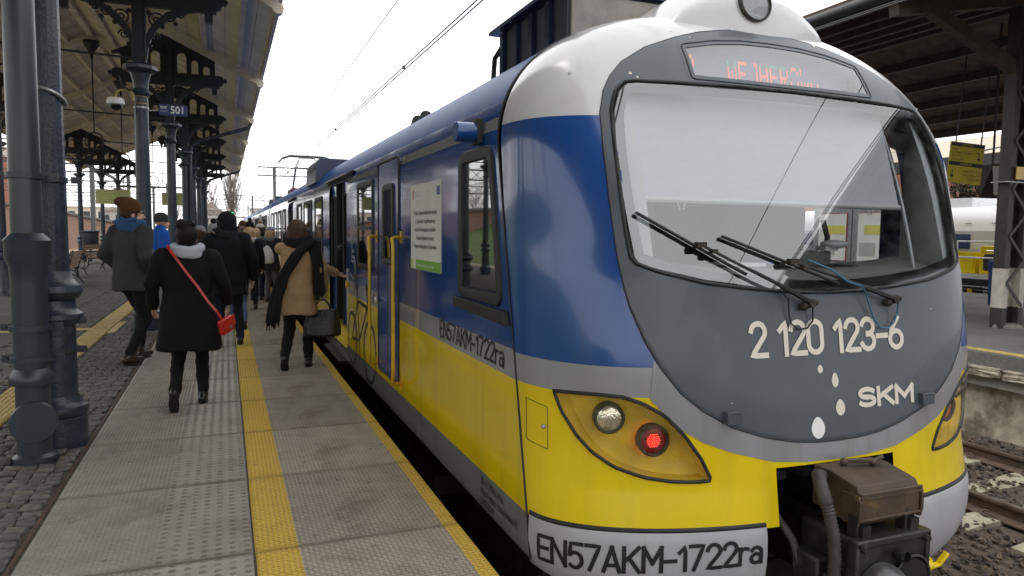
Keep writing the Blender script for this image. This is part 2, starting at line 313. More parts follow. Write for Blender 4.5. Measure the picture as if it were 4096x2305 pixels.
def stroke_text(txt, w_, h_, t, fn, name, mat, parent, gap=.16):
    adv = [STROKES[c][0]+gap for c in txt]; tot = sum(adv)-gap; k = w_/tot; x = 0; m = MB(); lift = 0
    for ch, a in zip(txt, adv):
        for line in STROKES[ch][1]:
            p = np.array([((x+q[0])*k, q[1]*h_) for q in line]); dense = [p[0]]
            for i in range(len(p)-1):
                n = max(1, int(np.hypot(*(p[i+1]-p[i]))/.02)); dense += [p[i]+(p[i+1]-p[i])*(j+1)/n for j in range(n)]
            d = np.array(dense); g_ = np.gradient(d, axis=0); g_ /= np.maximum(np.linalg.norm(g_, axis=1, keepdims=True), 1e-9); g0, g1 = g_[0].copy(), g_[-1].copy()
            d[0] -= g0*t*.5*(0 if len(line) > 20 else 1); d[-1] += g1*t*.5*(0 if len(line) > 20 else 1); nn = np.stack([-g_[:, 1], g_[:, 0]], 1)*t/2; o = len(m.v); lift = (lift+1) % 4
            for q in list(d+nn)+list(d-nn): m.v.append(tuple(fn(q[0], q[1], lift*.0003)))
            n = len(d); m.f += [(o+i, o+i+1, o+n+i+1, o+n+i) for i in range(n-1)]
        x += a
    return m.build(name, mat, parent, smooth=0, fix=False)
# ================================================================== GROUND AND PLATFORM
X0, XY0, XY1, XE0, XE1 = -.895, .10, .30, 1.013, 1.10     # slab strip, yellow band, edge band
SLAB0, DY = 3.455-1.062*2, 1.062
ZR = -.86                                                  # rail head
g = MB(); g.add([(-900, -300, -1.06), (900, -300, -1.06), (900, 1500, -1.06), (-900, 1500, -1.06)], [(0, 1, 2, 3)])
struct(g.build('ground', 'ballast_ground'))

def slab_material():
    m = M('slab', (.36, .338, .295), .72, var=.14, vs=5, bump=.25, bs=120, c2=(.24, .215, .18), c2s=2.3, c2t=.58)
    t = m.node_tree; N = t.nodes; L = t.links; b = N['Principled BSDF']; base = b.inputs['Base Color'].links[0].from_socket
    g_ = N.new('ShaderNodeNewGeometry'); s = N.new('ShaderNodeSeparateXYZ'); L.new(g_.outputs['Position'], s.inputs[0])
    def math_(op, a, bv):
        n = N.new('ShaderNodeMath'); n.operation = op
        for i, q in enumerate((a, bv)):
            if isinstance(q, (int, float)): n.inputs[i].default_value = q
            else: L.new(q, n.inputs[i])
        return n.outputs[0]
    ns = N.new('ShaderNodeTexNoise'); ns.inputs['Scale'].default_value = 60; L.new(g_.outputs['Position'], ns.inputs['Vector'])
    xx = math_('ADD', s.outputs[0], math_('MULTIPLY', math_('SUBTRACT', ns.outputs['Fac'], .5), .018))
    y1 = math_('MULTIPLY', math_('GREATER_THAN', xx, XY0), math_('LESS_THAN', xx, XY1)); y2 = math_('GREATER_THAN', xx, XE0)
    yy = math_('MAXIMUM', y1, y2)
    n2 = N.new('ShaderNodeTexNoise'); n2.inputs['Scale'].default_value = 7; n2.inputs['Detail'].default_value = 8; n2.inputs['Roughness'].default_value = .7; L.new(g_.outputs['Position'], n2.inputs['Vector'])
    wr = N.new('ShaderNodeMapRange'); wr.inputs['From Min'].default_value = .60; wr.inputs['From Max'].default_value = .76; wr.inputs['To Min'].default_value = 1; wr.inputs['To Max'].default_value = .3; L.new(n2.outputs['Fac'], wr.inputs['Value'])
    yel = math_('MULTIPLY', yy, wr.outputs[0])
    warm = N.new('ShaderNodeMix'); warm.data_type = 'RGBA'      # the edge half of the slabs is a browner mix
    L.new(math_('GREATER_THAN', s.outputs[0], XY1), warm.inputs[0]); L.new(base, warm.inputs[6])
    wm = N.new('ShaderNodeMix'); wm.data_type = 'RGBA'; wm.blend_type = 'MULTIPLY'; wm.inputs[0].default_value = 1; L.new(base, wm.inputs[6]); wm.inputs[7].default_value = (1, .94, .90, 1); L.new(wm.outputs[2], warm.inputs[7])
    # each slab slightly different
    oi = N.new('ShaderNodeObjectInfo'); pv = N.new('ShaderNodeMapRange'); pv.inputs['To Min'].default_value = .86; pv.inputs['To Max'].default_value = 1.10; L.new(oi.outputs['Random'], pv.inputs['Value'])
    pm = N.new('ShaderNodeMix'); pm.data_type = 'RGBA'; pm.blend_type = 'MULTIPLY'; pm.inputs[0].default_value = 1; L.new(warm.outputs[2], pm.inputs[6]); L.new(pv.outputs[0], pm.inputs[7])
    x = N.new('ShaderNodeMix'); x.data_type = 'RGBA'; L.new(yel, x.inputs[0]); L.new(pm.outputs[2], x.inputs[6]); x.inputs[7].default_value = (.62, .43, .065, 1)
    # trodden relief tops are dirty grey
    n3 = N.new('ShaderNodeTexNoise'); n3.inputs['Scale'].default_value = 9; n3.inputs['Detail'].default_value = 4; L.new(g_.outputs['Position'], n3.inputs['Vector'])
    d = N.new('ShaderNodeMapRange'); d.inputs['From Min'].default_value = .3; d.inputs['From Max'].default_value = .7; d.inputs['To Min'].default_value = .35; d.inputs['To Max'].default_value = .8; L.new(n3.outputs['Fac'], d.inputs['Value'])
    tp = math_('MULTIPLY', math_('GREATER_THAN', s.outputs[2], .0018), d.outputs[0])
    x3 = N.new('ShaderNodeMix'); x3.data_type = 'RGBA'; L.new(tp, x3.inputs[0]); L.new(x.outputs[2], x3.inputs[6]); x3.inputs[7].default_value = (.085, .073, .058, 1)
    # dirt gathered along the joints, and old chewing-gum spots
    fr_ = math_('FRACT', math_('DIVIDE', math_('SUBTRACT', s.outputs[1], SLAB0), DY), 0); ed = math_('SUBTRACT', .5, math_('ABSOLUTE', math_('SUBTRACT', fr_, .5), 0))
    jd = N.new('ShaderNodeMapRange'); jd.inputs['From Min'].default_value = .0; jd.inputs['From Max'].default_value = .045; jd.inputs['To Min'].default_value = .85; jd.inputs['To Max'].default_value = 0; L.new(ed, jd.inputs['Value'])
    jn = math_('MULTIPLY', jd.outputs[0], n2.outputs['Fac'])
    vo = N.new('ShaderNodeTexVoronoi'); vo.inputs['Scale'].default_value = 5.5; L.new(g_.outputs['Position'], vo.inputs['Vector'])
    gm = math_('MULTIPLY', math_('LESS_THAN', vo.outputs['Distance'], .085), .55)
    x4 = N.new('ShaderNodeMix'); x4.data_type = 'RGBA'; L.new(math_('MAXIMUM', jn, gm), x4.inputs[0]); L.new(x3.outputs[2], x4.inputs[6]); x4.inputs[7].default_value = (.10, .082, .062, 1)
    L.new(x4.outputs[2], b.inputs['Base Color'])
slab_material()

plat = thing('platform', None, None, (0, 3, -1)); struct(plat)
p = MB(); p.bx(-8.4, 1.06, -14, 90, -1.2, -.09); struct(p.build('platform_core', 'concrete_old', plat))
# the two slab kinds share their meshes
def slab_mesh(x0, x1):
    m = MB(); gp = .010; b = .007; h = DY/2
    m.box(((x0+x1)/2, 0, -.045), (x1-x0-gp, DY-gp*1.6, .09)); me = m.mesh('paving_slab')
    bm = bmesh.new(); bm.from_mesh(me); bmesh.ops.bevel(bm, geom=[e for e in bm.edges if all(v.co.z > -.001 for v in e.verts)], offset=b, segments=2, affect='EDGES'); bm.to_mesh(me); bm.free()
    return me
def lozenges(x0, x1):
    m = MB(); s = .0235; nx = int((x1-x0)/s); ny = int((DY-.03)/s)
    for i in range(nx):
        for j in range(ny):
            a = R(38) if (i+j) % 2 else R(-38); cx = x0+(i+.5)*(x1-x0)/nx; cy = -DY/2+.015+(j+.5)*(DY-.03)/ny
            ca, sa = math.cos(a), math.sin(a); o = len(m.v)
            for (l, w_, z) in ((.0130, .0050, 0), (.0108, .0034, .0034)):
                for px, py in ((l, 0), (0, w_), (-l, 0), (0, -w_)): m.v.append((cx+px*ca-py*sa, cy+px*sa+py*ca, z))
            m.f += [(o+4, o+5, o+6, o+7)]+[(o+k, o+(k+1) % 4, o+4+(k+1) % 4, o+4+k) for k in range(4)]
    return m.mesh('tread_relief', fix=False)
def studs():
    m = MB(); n = 9
    for cx in [.069-.0622*k for k in range(7)]:
        for j in range(19):
            cy = -DY/2+(j+.5)*DY/19+random.uniform(-.002, .002); o = len(m.v)
            for r, z in ((.0185, 0), (.0150, .0042)): m.v += [(cx+r*math.cos(2*math.pi*k/n), cy+r*math.sin(2*math.pi*k/n), z) for k in range(n)]
            m.f += [tuple(o+n+k for k in range(n))]+[(o+k, o+(k+1) % n, o+n+(k+1) % n, o+n+k) for k in range(n)]
    return m.mesh('stud_relief', fix=False)
sl, sr = slab_mesh(X0, XY0), slab_mesh(XY0, XE1)
tl, trr, st = lozenges(X0+.02, -.325), lozenges(XY0+.01, XE1-.012), studs()
for me in (sl, sr, tl, trr, st): me.materials.append(MATS['slab'])
for me in (tl, trr, st): me.polygons.foreach_set('use_smooth', [False]*len(me.polygons))
for k in range(0, 60):
    y = SLAB0+(k+.5)*DY
    for me, rel in ((sl, (tl, st)), (sr, (trr,))):
        o = bpy.data.objects.new('paving_slab', me); col.objects.link(o); o.location = (random.uniform(-.002, .002), y+random.uniform(-.002, .002), random.uniform(-.0012, .0))
        adopt(o, plat)
        if k < 20:
            for rm in rel:
                q = bpy.data.objects.new(rm.name.split('.')[0], rm); col.objects.link(q); q.location = o.location; adopt(q, o); stuff(q)
# joint fill under the slabs, paving bed, asphalt
p = MB(); p.bx(X0-.02, XE1-.03, -14, 66, -.088, -.012); struct(p.build('joint_filling', 'mortar', plat, smooth=0))
p = MB(); p.bx(-8.4, X0-.012, -14, 66, -.088, -.022); struct(p.build('paving_bed', 'mortar', plat, smooth=0))
p = MB(); p.bx(-8.3, -2.62, -14, 66, -.02, .002); p.bx(-2.62, X0-.03, 22, 66, -.02, .001); struct(p.build('asphalt_paving', 'asphalt', plat, smooth=0))
p = MB(); p.bx(-8.42, -8.0, -14, 66, -.3, .012); struct(p.build('platform_kerb', 'concrete_plain', plat, smooth=0))
p = MB(); p.bx(-7.9, -7.7, -14, 66, 0, .008); struct(p.build('edge_line', 'line_yellow', plat, smooth=0))
p = MB(); p.bx(X0-.028, X0-.008, -14, 66, -.05, -.004); struct(p.build('steel_edging', 'steel_rust', plat, smooth=0))
# guidance strip: ribbed tiles along, plain line across
p = MB()
for i in range(6): p.bx(-1.875+i*.044, -1.875+i*.044+.026, -2, 60, .006, .0115)
p.bx(-1.885, -1.615, -2, 60, -.015, .006)
p.bx(-1.60, -1.50, 11.6, 12.9, -.015, .008); struct(p.build('guidance_strip', 'tactile', plat, smooth=0))
p = MB(); p.bx(-7.7, -1.89, 12.0, 12.22, 0, .007); struct(p.build('crossing_line', 'line_yellow', plat, smooth=0))
# setts
sett_meshes = []
for k in range(8):
    m = MB(); w_, d_ = random.uniform(.072, .09), random.uniform(.064, .082); h = .02
    vv = []
    for (sx, sz) in ((1, -h), (1, -.006), (.86, .0015)):
        for a, b in ((-1, -1), (1, -1), (1, 1), (-1, 1)): vv.append((a*w_/2*sx+random.uniform(-.005, .005), b*d_/2*sx+random.uniform(-.005, .005), sz+random.uniform(-.003, .003)))
    cx = (random.uniform(-.01, .01), random.uniform(-.01, .01), .003)
    vv.append(cx)
    m.add(vv, [(0, 1, 5, 4), (1, 2, 6, 5), (2, 3, 7, 6), (3, 0, 4, 7), (4, 5, 9, 8), (5, 6, 10, 9), (6, 7, 11, 10), (7, 4, 8, 11), (8, 9, 12), (9, 10, 12), (10, 11, 12), (11, 8, 12)])
    me = m.mesh('paving_sett'); me.materials.append(MATS['sett%d' % (k % 4)]); me.polygons.foreach_set('use_smooth', [True]*len(me.polygons)); sett_meshes.append(me)
spots = []
y = 3.2; row = 0
while y < 22:
    x = X0-.075-random.uniform(0, .03)
    while x > -2.6:
        on_strip = -1.95 < x < -1.56
        if not on_strip: spots.append((x, y+random.uniform(-.008, .008)+.02*math.sin(x*3+row)))
        x -= random.uniform(.083, .097)
    y += random.uniform(.078, .088); row += 1
# keep clear of the columns, build the nearest singly
spots = [s for s in spots if all((s[0]+1.11)**2+(s[1]-(5.75+6.15*k))**2 > .20**2 for k in range(3)) and (s[0]+1.17)**2+(s[1]-5.36)**2 > .13**2]
vis = lambda s: s[0] > -.262*s[1]-.02
order = sorted(spots, key=lambda s: (0 if vis(s) else 1, s[1]**2+s[0]**2)); near = order[:300]; rest = order[300:]
for x, y in near:
    o = bpy.data.objects.new('paving_sett', random.choice(sett_meshes)); col.objects.link(o); o.location = (x, y, random.uniform(-.006, .004)); o.rotation_euler = (random.uniform(-.05, .05), random.uniform(-.05, .05), random.uniform(-.09, .09)+random.choice((0, math.pi))); adopt(o, plat)
m = MB(); src = [(np.array([v.co[:] for v in me.vertices]), [tuple(p_.vertices) for p_ in me.polygons]) for me in sett_meshes[:4]]
for x, y in rest:
    vv, ff = random.choice(src); a = random.uniform(-.09, .09); c_, s_ = math.cos(a), math.sin(a); z = random.uniform(-.006, .004)
    m.add([(x+p_[0]*c_-p_[1]*s_, y+p_[0]*s_+p_[1]*c_, z+p_[2]) for p_ in vv], ff)
stuff(m.build('sett_paving', 'sett1', plat, fix=False))

# ================================================================== TRACKS
def track(ax, y0, y1, sl_from, sl_to, name):
    t = thing(name, None, None, (ax, y0, -1.06)); struct(t)
    for s in (-1, 1):
        x = ax+s*.7525
        m = MB(); m.prism([(x-.07, -1.03), (x+.07, -1.03), (x+.07, -1.015), (x+.012, -.985), (x+.012, -.905), (x+.036, -.89), (x+.036, ZR-.004), (x+.03, ZR), (x-.03, ZR), (x-.036, ZR-.004), (x-.036, -.89), (x-.012, -.905), (x-.012, -.985), (x-.07, -1.015)], 'xz', y0, y1)
        ra = m.build('rail', 'steel_rust', t, smooth=0)
        m = MB(); m.bx(x-.024, x+.024, y0, y1, ZR-.002, ZR+.0015); m.build('running_surface', 'rail_top', ra, smooth=0)
    ms = MB(); ms.prism([(-1.25, -1.12), (1.25, -1.12), (1.25, -1.035), (1.05, -1.015), (.55, -1.015), (.3, -1.045), (-.3, -1.045), (-.55, -1.015), (-1.05, -1.015), (-1.25, -1.035)], 'xz', -.12, .12); me = ms.mesh('sleeper'); me.materials.append(MATS['sleeper'])
    mc = MB()
    for s in (-1, 1):
        for q in (-.085, .085):
            mc.tube([(s*.7525+q+.02*math.cos(a), .045*math.sin(a), -.985+.02*math.cos(a)) for a in [k*math.pi/4 for k in range(8)]], .011, 5, closed=True)
    mce = mc.mesh('rail_clip'); mce.materials.append(MATS['steel_rust'])
    y = sl_from
    while y < sl_to:
        o = bpy.data.objects.new('sleeper', me); col.objects.link(o); o.location = (ax, y, random.uniform(-.006, .006)); o.rotation_euler = (0, 0, random.uniform(-.01, .01)); adopt(o, t)
        if y < 14:
            q = bpy.data.objects.new('rail_clip', mce); col.objects.link(q); q.location = o.location; adopt(q, o)
        y += .62
    return t
track(2.80, -14, 140, .1, 3, 'railway_track'); track(7.22, -14, 160, 1.2, 30, 'railway_track'); track(-10.4, -14, 160, 16, 40, 'railway_track')
# ballast stones on the visible bed between the tracks
for bi in range(3):
    m = MB()
    N_ = 4200 if bi < 2 else 2600
    for _ in range(N_):
        y = 1.3+8.5*random.random()**1.5; x = random.uniform(3.2, 8.95)
        if abs(x-7.22) > .65 and abs(x-7.22) < .85: continue
        r = random.uniform(.016, .038); z = -1.05+random.uniform(0, .022); o = len(m.v)
        ax_, ay_ = random.uniform(0, 6.28), random.uniform(0, 6.28); mt = Matrix.Rotation(ax_, 3, 'Z') @ Matrix.Rotation(ay_, 3, 'X')
        for q in ((1, 0, 0), (-1, 0, 0), (0, .8, 0), (0, -.8, 0), (0, 0, .7), (0, 0, -.7), (.6, .5, .5), (-.5, -.6, .45)):
            k = mt @ Vector([c_*random.uniform(.75, 1.2)*r for c_ in q]); m.v.append((x+k.x, y+k.y, z+k.z+r*.3))
        m.f += [tuple(o+i for i in f) for f in ((0, 2, 6), (0, 6, 4), (2, 4, 6), (2, 1, 4), (1, 7, 4), (1, 3, 7), (3, 4, 7), (3, 0, 4), (0, 3, 5), (3, 1, 5), (1, 2, 5), (2, 0, 5))]
    me = m.mesh('ballast_stones', fix=False); o = link_mesh(me, 'ballast_stones', 'ballast%d' % bi, None, smooth=0)
    tag(o, ['brown ballast stones between the rails beside the train', 'rust coloured ballast stones scattered among the brown ones', 'nearly black ballast stones scattered among the brown ones'][bi], 'ballast', kind='stuff')

# ================================================================== LEFT CANOPY
CX, CXI, RX = -1.11, -5.9, -3.5
COLS = [5.75+6.15*k for k in range(8)]
zu = lambda x: 5.86-.47*(x+1.1) if x > RX else 5.86-.47*(2*RX-x+1.1)
cz = thing('platform_canopy', 'long cream boarded gable canopy roofing the left platform', 'canopy', (RX, 6, 4.9))
YA, YB = -13, 50.2; EX, EXL = .83, 2*RX-.83
def slope_pts(x, dz=0): return (x, zu(x)+dz)
# sheathing boards, each a piece along the platform
nb = 17
for side in (1, -1):
    for i in range(nb):
        a = RX+(EX-RX)*i/nb; b = RX+(EX-RX)*(i+1)/nb-.008
        if side < 0: a, b = 2*RX-a, 2*RX-b
        m = MB(); m.prism([slope_pts(a, .16), slope_pts(b, .16), slope_pts(b, .185), slope_pts(a, .185)], 'xz', YA, YB)
        m.build('roof_board', 'eave_board' if (side > 0 and i >= 12) else 'cream_board', cz, smooth=0)
m = MB(); m.prism([slope_pts(EX+.02, .19), (RX, zu(RX)+.19), slope_pts(EXL-.02, .19), slope_pts(EXL-.02, .23), (RX, zu(RX)+.25), slope_pts(EX+.02, .23)], 'xz', YA, YB); m.build('roof_covering', 'roof_top', cz, smooth=0)
for side in (1, -1):     # gutter fascia
    x = EX+.03 if side > 0 else EXL-.03
    m = MB(); m.bx(x-.03, x+.03, YA, YB, zu(EX)+.10, zu(EX)+.26); m.build('gutter', 'cream', cz, smooth=0)
# purlins along the roof
for side in (1, -1):
    for xx in (-2.9, -2.2, -1.55, -.35, .35):
        x = xx if side > 0 else 2*RX-xx
        m = MB(); m.box((x, (YA+YB)/2, zu(x)+.09), (.09, YB-YA, .13)); m.build('purlin', 'cream', cz, smooth=0)
m = MB(); m.box((RX, (YA+YB)/2, zu(RX)+.06), (.14, YB-YA, .16)); m.build('ridge_beam', 'cream', cz, smooth=0)
# rafters at each column, with rounded ends at the eave, king rods and ties
raf = MB()
for a, b in ((RX, EX-.05), (RX, EXL+.05)):
    raf.bar((a, 0, zu(a)-.03), (b, 0, zu(b)-.03), .15, .17)
    raf.tube([(b+(.03 if b > RX else -.03), -.08, zu(b)-.09), (b+(.03 if b > RX else -.03), .08, zu(b)-.09)], .085, 12)
rafm = raf.mesh('rafter'); 
boss = MB(); boss.lathe([(.02, 6.35), (.035, 6.36), (.05, 6.52), (.24, 6.80), (.24, 6.86)], (RX, 0, 0), 8); bossm = boss.mesh('ridge_boss')
kr = MB(); kr.tube([(RX, 0, 6.4), (RX, 0, 4.25)], .018, 6); kr.tube([(RX+.24*math.cos(a), 0, 4.02+.24*math.sin(a)) for a in [k*math.pi/12 for k in range(24)]], .022, 6, closed=True)
kr.tube([(CX, 0, 3.95), (RX+.24, 0, 4.02)], .016, 6); kr.tube([(CXI, 0, 3.95), (RX-.24, 0, 4.02)], .016, 6); krm = kr.mesh('tie_rod')
for me, mt in ((rafm, 'cream'), (bossm, 'iron_dark'), (krm, 'iron_dark')): me.materials.append(MATS[mt])
for y in [-6.55, -.4]+COLS:
    for me in (rafm, bossm, krm):
        o = bpy.data.objects.new(me.name.split('.')[0], me); col.objects.link(o); o.location = (0, y, 0); adopt(o, cz)
# eave-to-column drain pipes
for y in (COLS[3], COLS[6]):
    m = MB(); m.tube([(.80, y, 5.0), (.80, y, 4.8), (.74, y, 4.68), (.6, y, 4.62), (-.7, y, 4.18), (-.93, y, 4.0), (-.97, y, 3.8), (-.97, y, .3)], .055, 10); m.build('drain_pipe', 'pipe_paint', cz)

def bracket(m, sgn, L=1.16):
    """fretwork bracket in the xz plane from the column to one side"""
    t = .045; P = lambda pts: m.prism([(sgn*a, b) for a, b in pts], 'xz', -t, t)
    # quarter-arch rib
    arc = [(.10+(.86)*(1-math.cos(a)), 3.98+.74*math.sin(a)) for a in [k*math.pi/2/9 for k in range(10)]]
    inn = [(a-.055-.03*k/9, b+.065) for k, (a, b) in enumerate(arc)]
    for k in range(9): P([arc[k], arc[k+1], inn[k+1], inn[k]])
    P([(.07, 4.70), (L-.12, 4.70), (L-.12, 4.98), (.07, 4.98)])                         # horizontal plate
    P([(L-.28, 4.56), (L-.17, 4.56), (L-.17, 4.72), (L-.28, 4.72)])                      # drop block at the tip
    P([(L-.12, 4.74), (L-.05, 4.78), (L-.03, 4.84), (L+.02, 4.84), (L+.05, 4.88), (L+.02, 4.92), (L-.03, 4.92), (L-.05, 4.96), (L-.12, 4.98)])  # finial
    top = lambda a: 5.80-.47*a
    # vertical bars and arched heads of the pierced triangle
    xs = [.07, .17, .36, .46, .60, .70, .84, .95]
    for i in range(0, 8, 2): P([(xs[i], 4.98), (xs[i+1], 4.98), (xs[i+1], top(xs[i+1])-.05), (xs[i], top(xs[i])-.05)])
    for i in range(1, 7, 2):
        a, b = xs[i], xs[i+1]; zs = top(b)-.30; c = (a+b)/2; r = (b-a)/2
        for k in range(6):
            p1, p2 = math.pi*k/6, math.pi*(k+1)/6; q1, q2 = c-r*math.cos(p1), c-r*math.cos(p2)
            P([(q1, zs+r*math.sin(p1)), (q2, zs+r*math.sin(p2)), (q2, top(q2)-.05), (q1, top(q1)-.05)])
    P([(.0, top(0)-.06), (.95, top(.95)-.06), (1.02, top(1.02)-.02), (1.12, top(1.12)+.0), (1.12, top(1.12)+.06), (0, top(0)+.06)])
    # scrollwork between rib and plate
    for cx, cz_, r0, tw in ((.22, 4.52, .12, 1), (.40, 4.60, .085, -1), (.20, 4.28, .07, 1), (.56, 4.63, .055, 1)):
        pts = [(sgn*(cx+r0*(1-k/22)*math.cos(tw*k*.55)), 0, cz_+r0*(1-k/22)*math.sin(tw*k*.55)) for k in range(20)]
        m.tube(pts, .013, 5)
    for cx, cz_ in ((.14, 4.15), (.31, 4.44), (.48, 4.50), (.13, 4.62)): m.sphere((sgn*cx, 0, cz_), .035, (1, .6, 1), 8, 5)

def make_column(label, inner=False):
    c = thing('canopy_column', label, 'column', group='cast iron columns of the left canopy')
    m = MB(); m.lathe([(.185, -.05), (.185, .19), (.175, .20)], n=24); m.build('plinth', 'iron', c)
    m = MB(); m.lathe([(.17, .19), (.188, .205), (.195, .235), (.188, .265), (.165, .28), (.15, .30), (.135, .34)], n=24)
    m.lathe([(.135, .83), (.16, .845), (.18, .875), (.175, .905), (.15, .925), (.135, .95), (.132, 1.0), (.16, 1.02), (.18, 1.06), (.17, 1.10), (.14, 1.12), (.12, 1.15), (.105, 1.20)], n=24); m.build('base_moulding', 'iron', c)
    m = MB(); m.lathe([(.132, .29), (.128, .84)], n=24); m.build('pedestal', 'iron', c)
    m = MB(); m.lathe([(.104, 1.14), (.092, 3.50)], n=16); m.build('shaft', 'iron', c, smooth=20)
    m = MB(); m.lathe([(.092, 3.40), (.115, 3.43), (.13, 3.46), (.118, 3.49), (.10, 3.52), (.105, 3.62), (.14, 3.74), (.175, 3.77)], n=20)
    m.lathe([(.21, 3.765), (.235, 3.79), (.235, 3.84), (.20, 3.87)], n=8); m.build('capital', 'iron', c, smooth=25)
    m = MB(); m.box((0, 0, 4.85), (.17, .12, 2.0))
    for sx in (-1, 1):
        for sy in (-1, 1): m.tube([(sx*.075, sy*.06, 3.86), (sx*.075, sy*.06, 5.6)], .016, 6)
    m.box((0, 0, 3.99), (.2, .16, .05)); m.build('upper_post', 'iron_dark', c)
    for s in (1, -1):
        m = MB(); bracket(m, s); m.build('bracket', 'iron_dark', c, smooth=0)
    return c
ordn = ['second', 'third', 'fourth', 'fifth', 'sixth', 'seventh', 'farthest']
c0 = make_column('nearest blue-grey cast iron column with a thick downpipe beside it'); c0.location = (CX, COLS[0], 0)
for k in range(1, 8):
    o = copy_tree(c0); o.location = (CX, COLS[k], 0)
    o['label'] = ['blue-grey cast iron column carrying the camera, behind the brown hat man', 'cast iron column just behind the blue track number sign', 'fourth cast iron column of the row nearest the train', 'fifth cast iron column of the row nearest the train', 'sixth cast iron column of the row nearest the train', 'seventh cast iron column of the row nearest the train', 'farthest cast iron column of the row nearest the train'][k-1]
for k, lab in ((3, 'cast iron column of the far row seen left of the downpipe'), (5, 'slim far row column with the waste bin and benches below it'), (6, 'far row column just right of the pale green sign'), (7, 'last far row column behind the pale green sign')):
    o = copy_tree(c0); o.location = (CXI, COLS[k], 0); o['label'] = lab

# thick downpipe in front of the first column
dp = thing('downpipe', 'thick grey cast iron downpipe strapped to the nearest column', 'downpipe', (-1.165, 5.36, 0)); px, py = -1.165, 5.36
m = MB(); m.lathe([(.088, 1.40), (.086, 5.2)], (px, py, 0), 20); m.build('upper_pipe', 'pipe_steel', dp)
m = MB(); m.lathe([(.11, -.02), (.125, -.02), (.125, .03), (.10, .05), (.097, .52), (.10, 1.15), (.105, 1.25), (.125, 1.30), (.128, 1.40), (.132, 1.415), (.09, 1.46)], (px, py, 0), 24)
m.lathe([(.105, .50), (.125, .50), (.13, .53), (.125, .56), (.10, .60)], (px, py, 0), 24); m.build('lower_pipe', 'pipe_paint', dp)
d_ = Vector((.2, -1, 0)).normalized()
m = MB(); m.lathe([(.03, -.035), (.128, -.035), (.135, -.015), (.12, .02), (.08, .07)], (0, 0, 0), 24)
mt = d_.to_track_quat('-Z', 'Y').to_matrix(); m.v = [tuple(mt @ Vector(v)+Vector((px, py, .27))+d_*.095) for v in m.v]; m.build('inspection_cover', 'pipe_paint', dp)
for z in (1.82, .86, .66):
    r1, r2 = (.102, .106) if z > 1.4 else (.113, .118); r3, r4 = (.108, .112) if z > 1.2 else (.142, .148)
    for (qx, qy, ra, rb, ox, oy) in ((px, py, r1, r2, .14, .05), (CX, COLS[0], r3, r4, .17, -.05)):
        m = MB(); m.lathe([(ra, z-.018), (rb, z-.018), (rb, z+.018), (ra, z+.018)], (qx, qy, 0), 24); cl_ = m.build('pipe_clamp', 'pipe_paint', dp)
        for sx in (-1, 1): m = MB(); m.box((qx+sx*ox, qy+oy, z), (.065, .012, .045)); m.tube([(qx+sx*(ox+.01), qy+oy-.02, z), (qx+sx*(ox+.01), qy+oy+.03, z)], .011, 6); m.build('clamp_lug', 'pipe_paint', cl_)
m = MB(); m.tube([(CX+.112*math.cos(a), COLS[0]+.112*math.sin(a), 2.37-.05*math.sin(a+.4)) for a in [R(-200+15*k) for k in range(16)]], .013, 6); tag(m.build('cable_strap', 'galv'), 'pale metal strap around the nearest column', 'strap')

# slender post, benches, bin
def lathe_thing(name, prof, mat, loc, label, cat, n=14):
    m = MB(); m.lathe(prof, loc, n); o = m.build(name, mat); return tag(o, label, cat)
lp = thing('lamp_post', 'slender dark cast iron post left of the downpipe', 'post', (-4.5, 18.6, 0))
m = MB(); m.lathe([(.17, 0), (.17, .05), (.15, .08), (.13, .12), (.13, .78), (.16, .80), (.17, .84), (.13, .88), (.12, .95), (.15, .99), (.12, 1.03), (.10, 1.25)], (-4.5, 18.6, 0), 16); m.build('post_base', 'iron', lp)
m = MB(); m.lathe([(.085, 1.2), (.06, 4.6)], (-4.5, 18.6, 0), 12); m.build('shaft', 'iron', lp)
m = MB(); m.tube([(-4.5, 18.6, 4.5), (-4.5, 18.6, 4.9), (-4.2, 18.6, 5.05), (-4.0, 18.6, 4.9)], .03, 8); m.lathe([(.05, 4.9), (.18, 4.75), (.17, 4.6), (.02, 4.55)], (-4.0, 18.6, 0), 12); m.build('lamp_head', 'iron_dark', lp)

def make_bench(label, loc, rz):
    b = thing('bench', label, 'bench', (0, 0, 0), group='wooden benches under the canopy')
    for k in range(5): m = MB(); m.box((0, -.2+.1*k, .45-.015*math.sin(k)), (1.7, .085, .035)); m.build('slat', 'wood', b, bevel=.006)
    for k in range(4): m = MB(); m.box((0, .26+.03*k, .55+.10*k), (1.7, .03, .085)); m.build('slat', 'wood', b, bevel=.006)
    for x in (-.7, .7):
        m = MB(); m.tube([(x, -.3, 0), (x, -.22, .2), (x, -.24, .42), (x, .24, .42), (x, .3, .62), (x, .37, .92)], .022, 6)
        m.tube([(x, .38, 0), (x, .25, .18), (x, .22, .42)], .022, 6); m.tube([(x, -.22, .2), (x, 0, .28), (x, .25, .18)], .016, 6)
        m.tube([(x, -.24, .42), (x, -.29, .6), (x, -.2, .68), (x, .1, .66), (x, .30, .68)], .018, 6); m.build('iron_leg', 'iron_dark', b)
    b.location = loc; b.rotation_euler = (0, 0, rz); return b
b0 = make_bench('nearest wooden bench with curled iron arms right of the column', (-3.95, 21.6, 0), R(-90))
for lab, lo, rz in (('wooden bench standing behind the nearest bench', (-4.4, 25.4, 0), R(90)), ('wooden bench beside the man in the brown hat', (-4.1, 29.5, 0), R(78))):
    o = copy_tree(b0); o.location = lo; o.rotation_euler = (0, 0, rz); o['label'] = lab
wb = thing('waste_bin', 'dark round waste bin mounted on a far row column', 'bin', (-5.55, 36.4, 0))
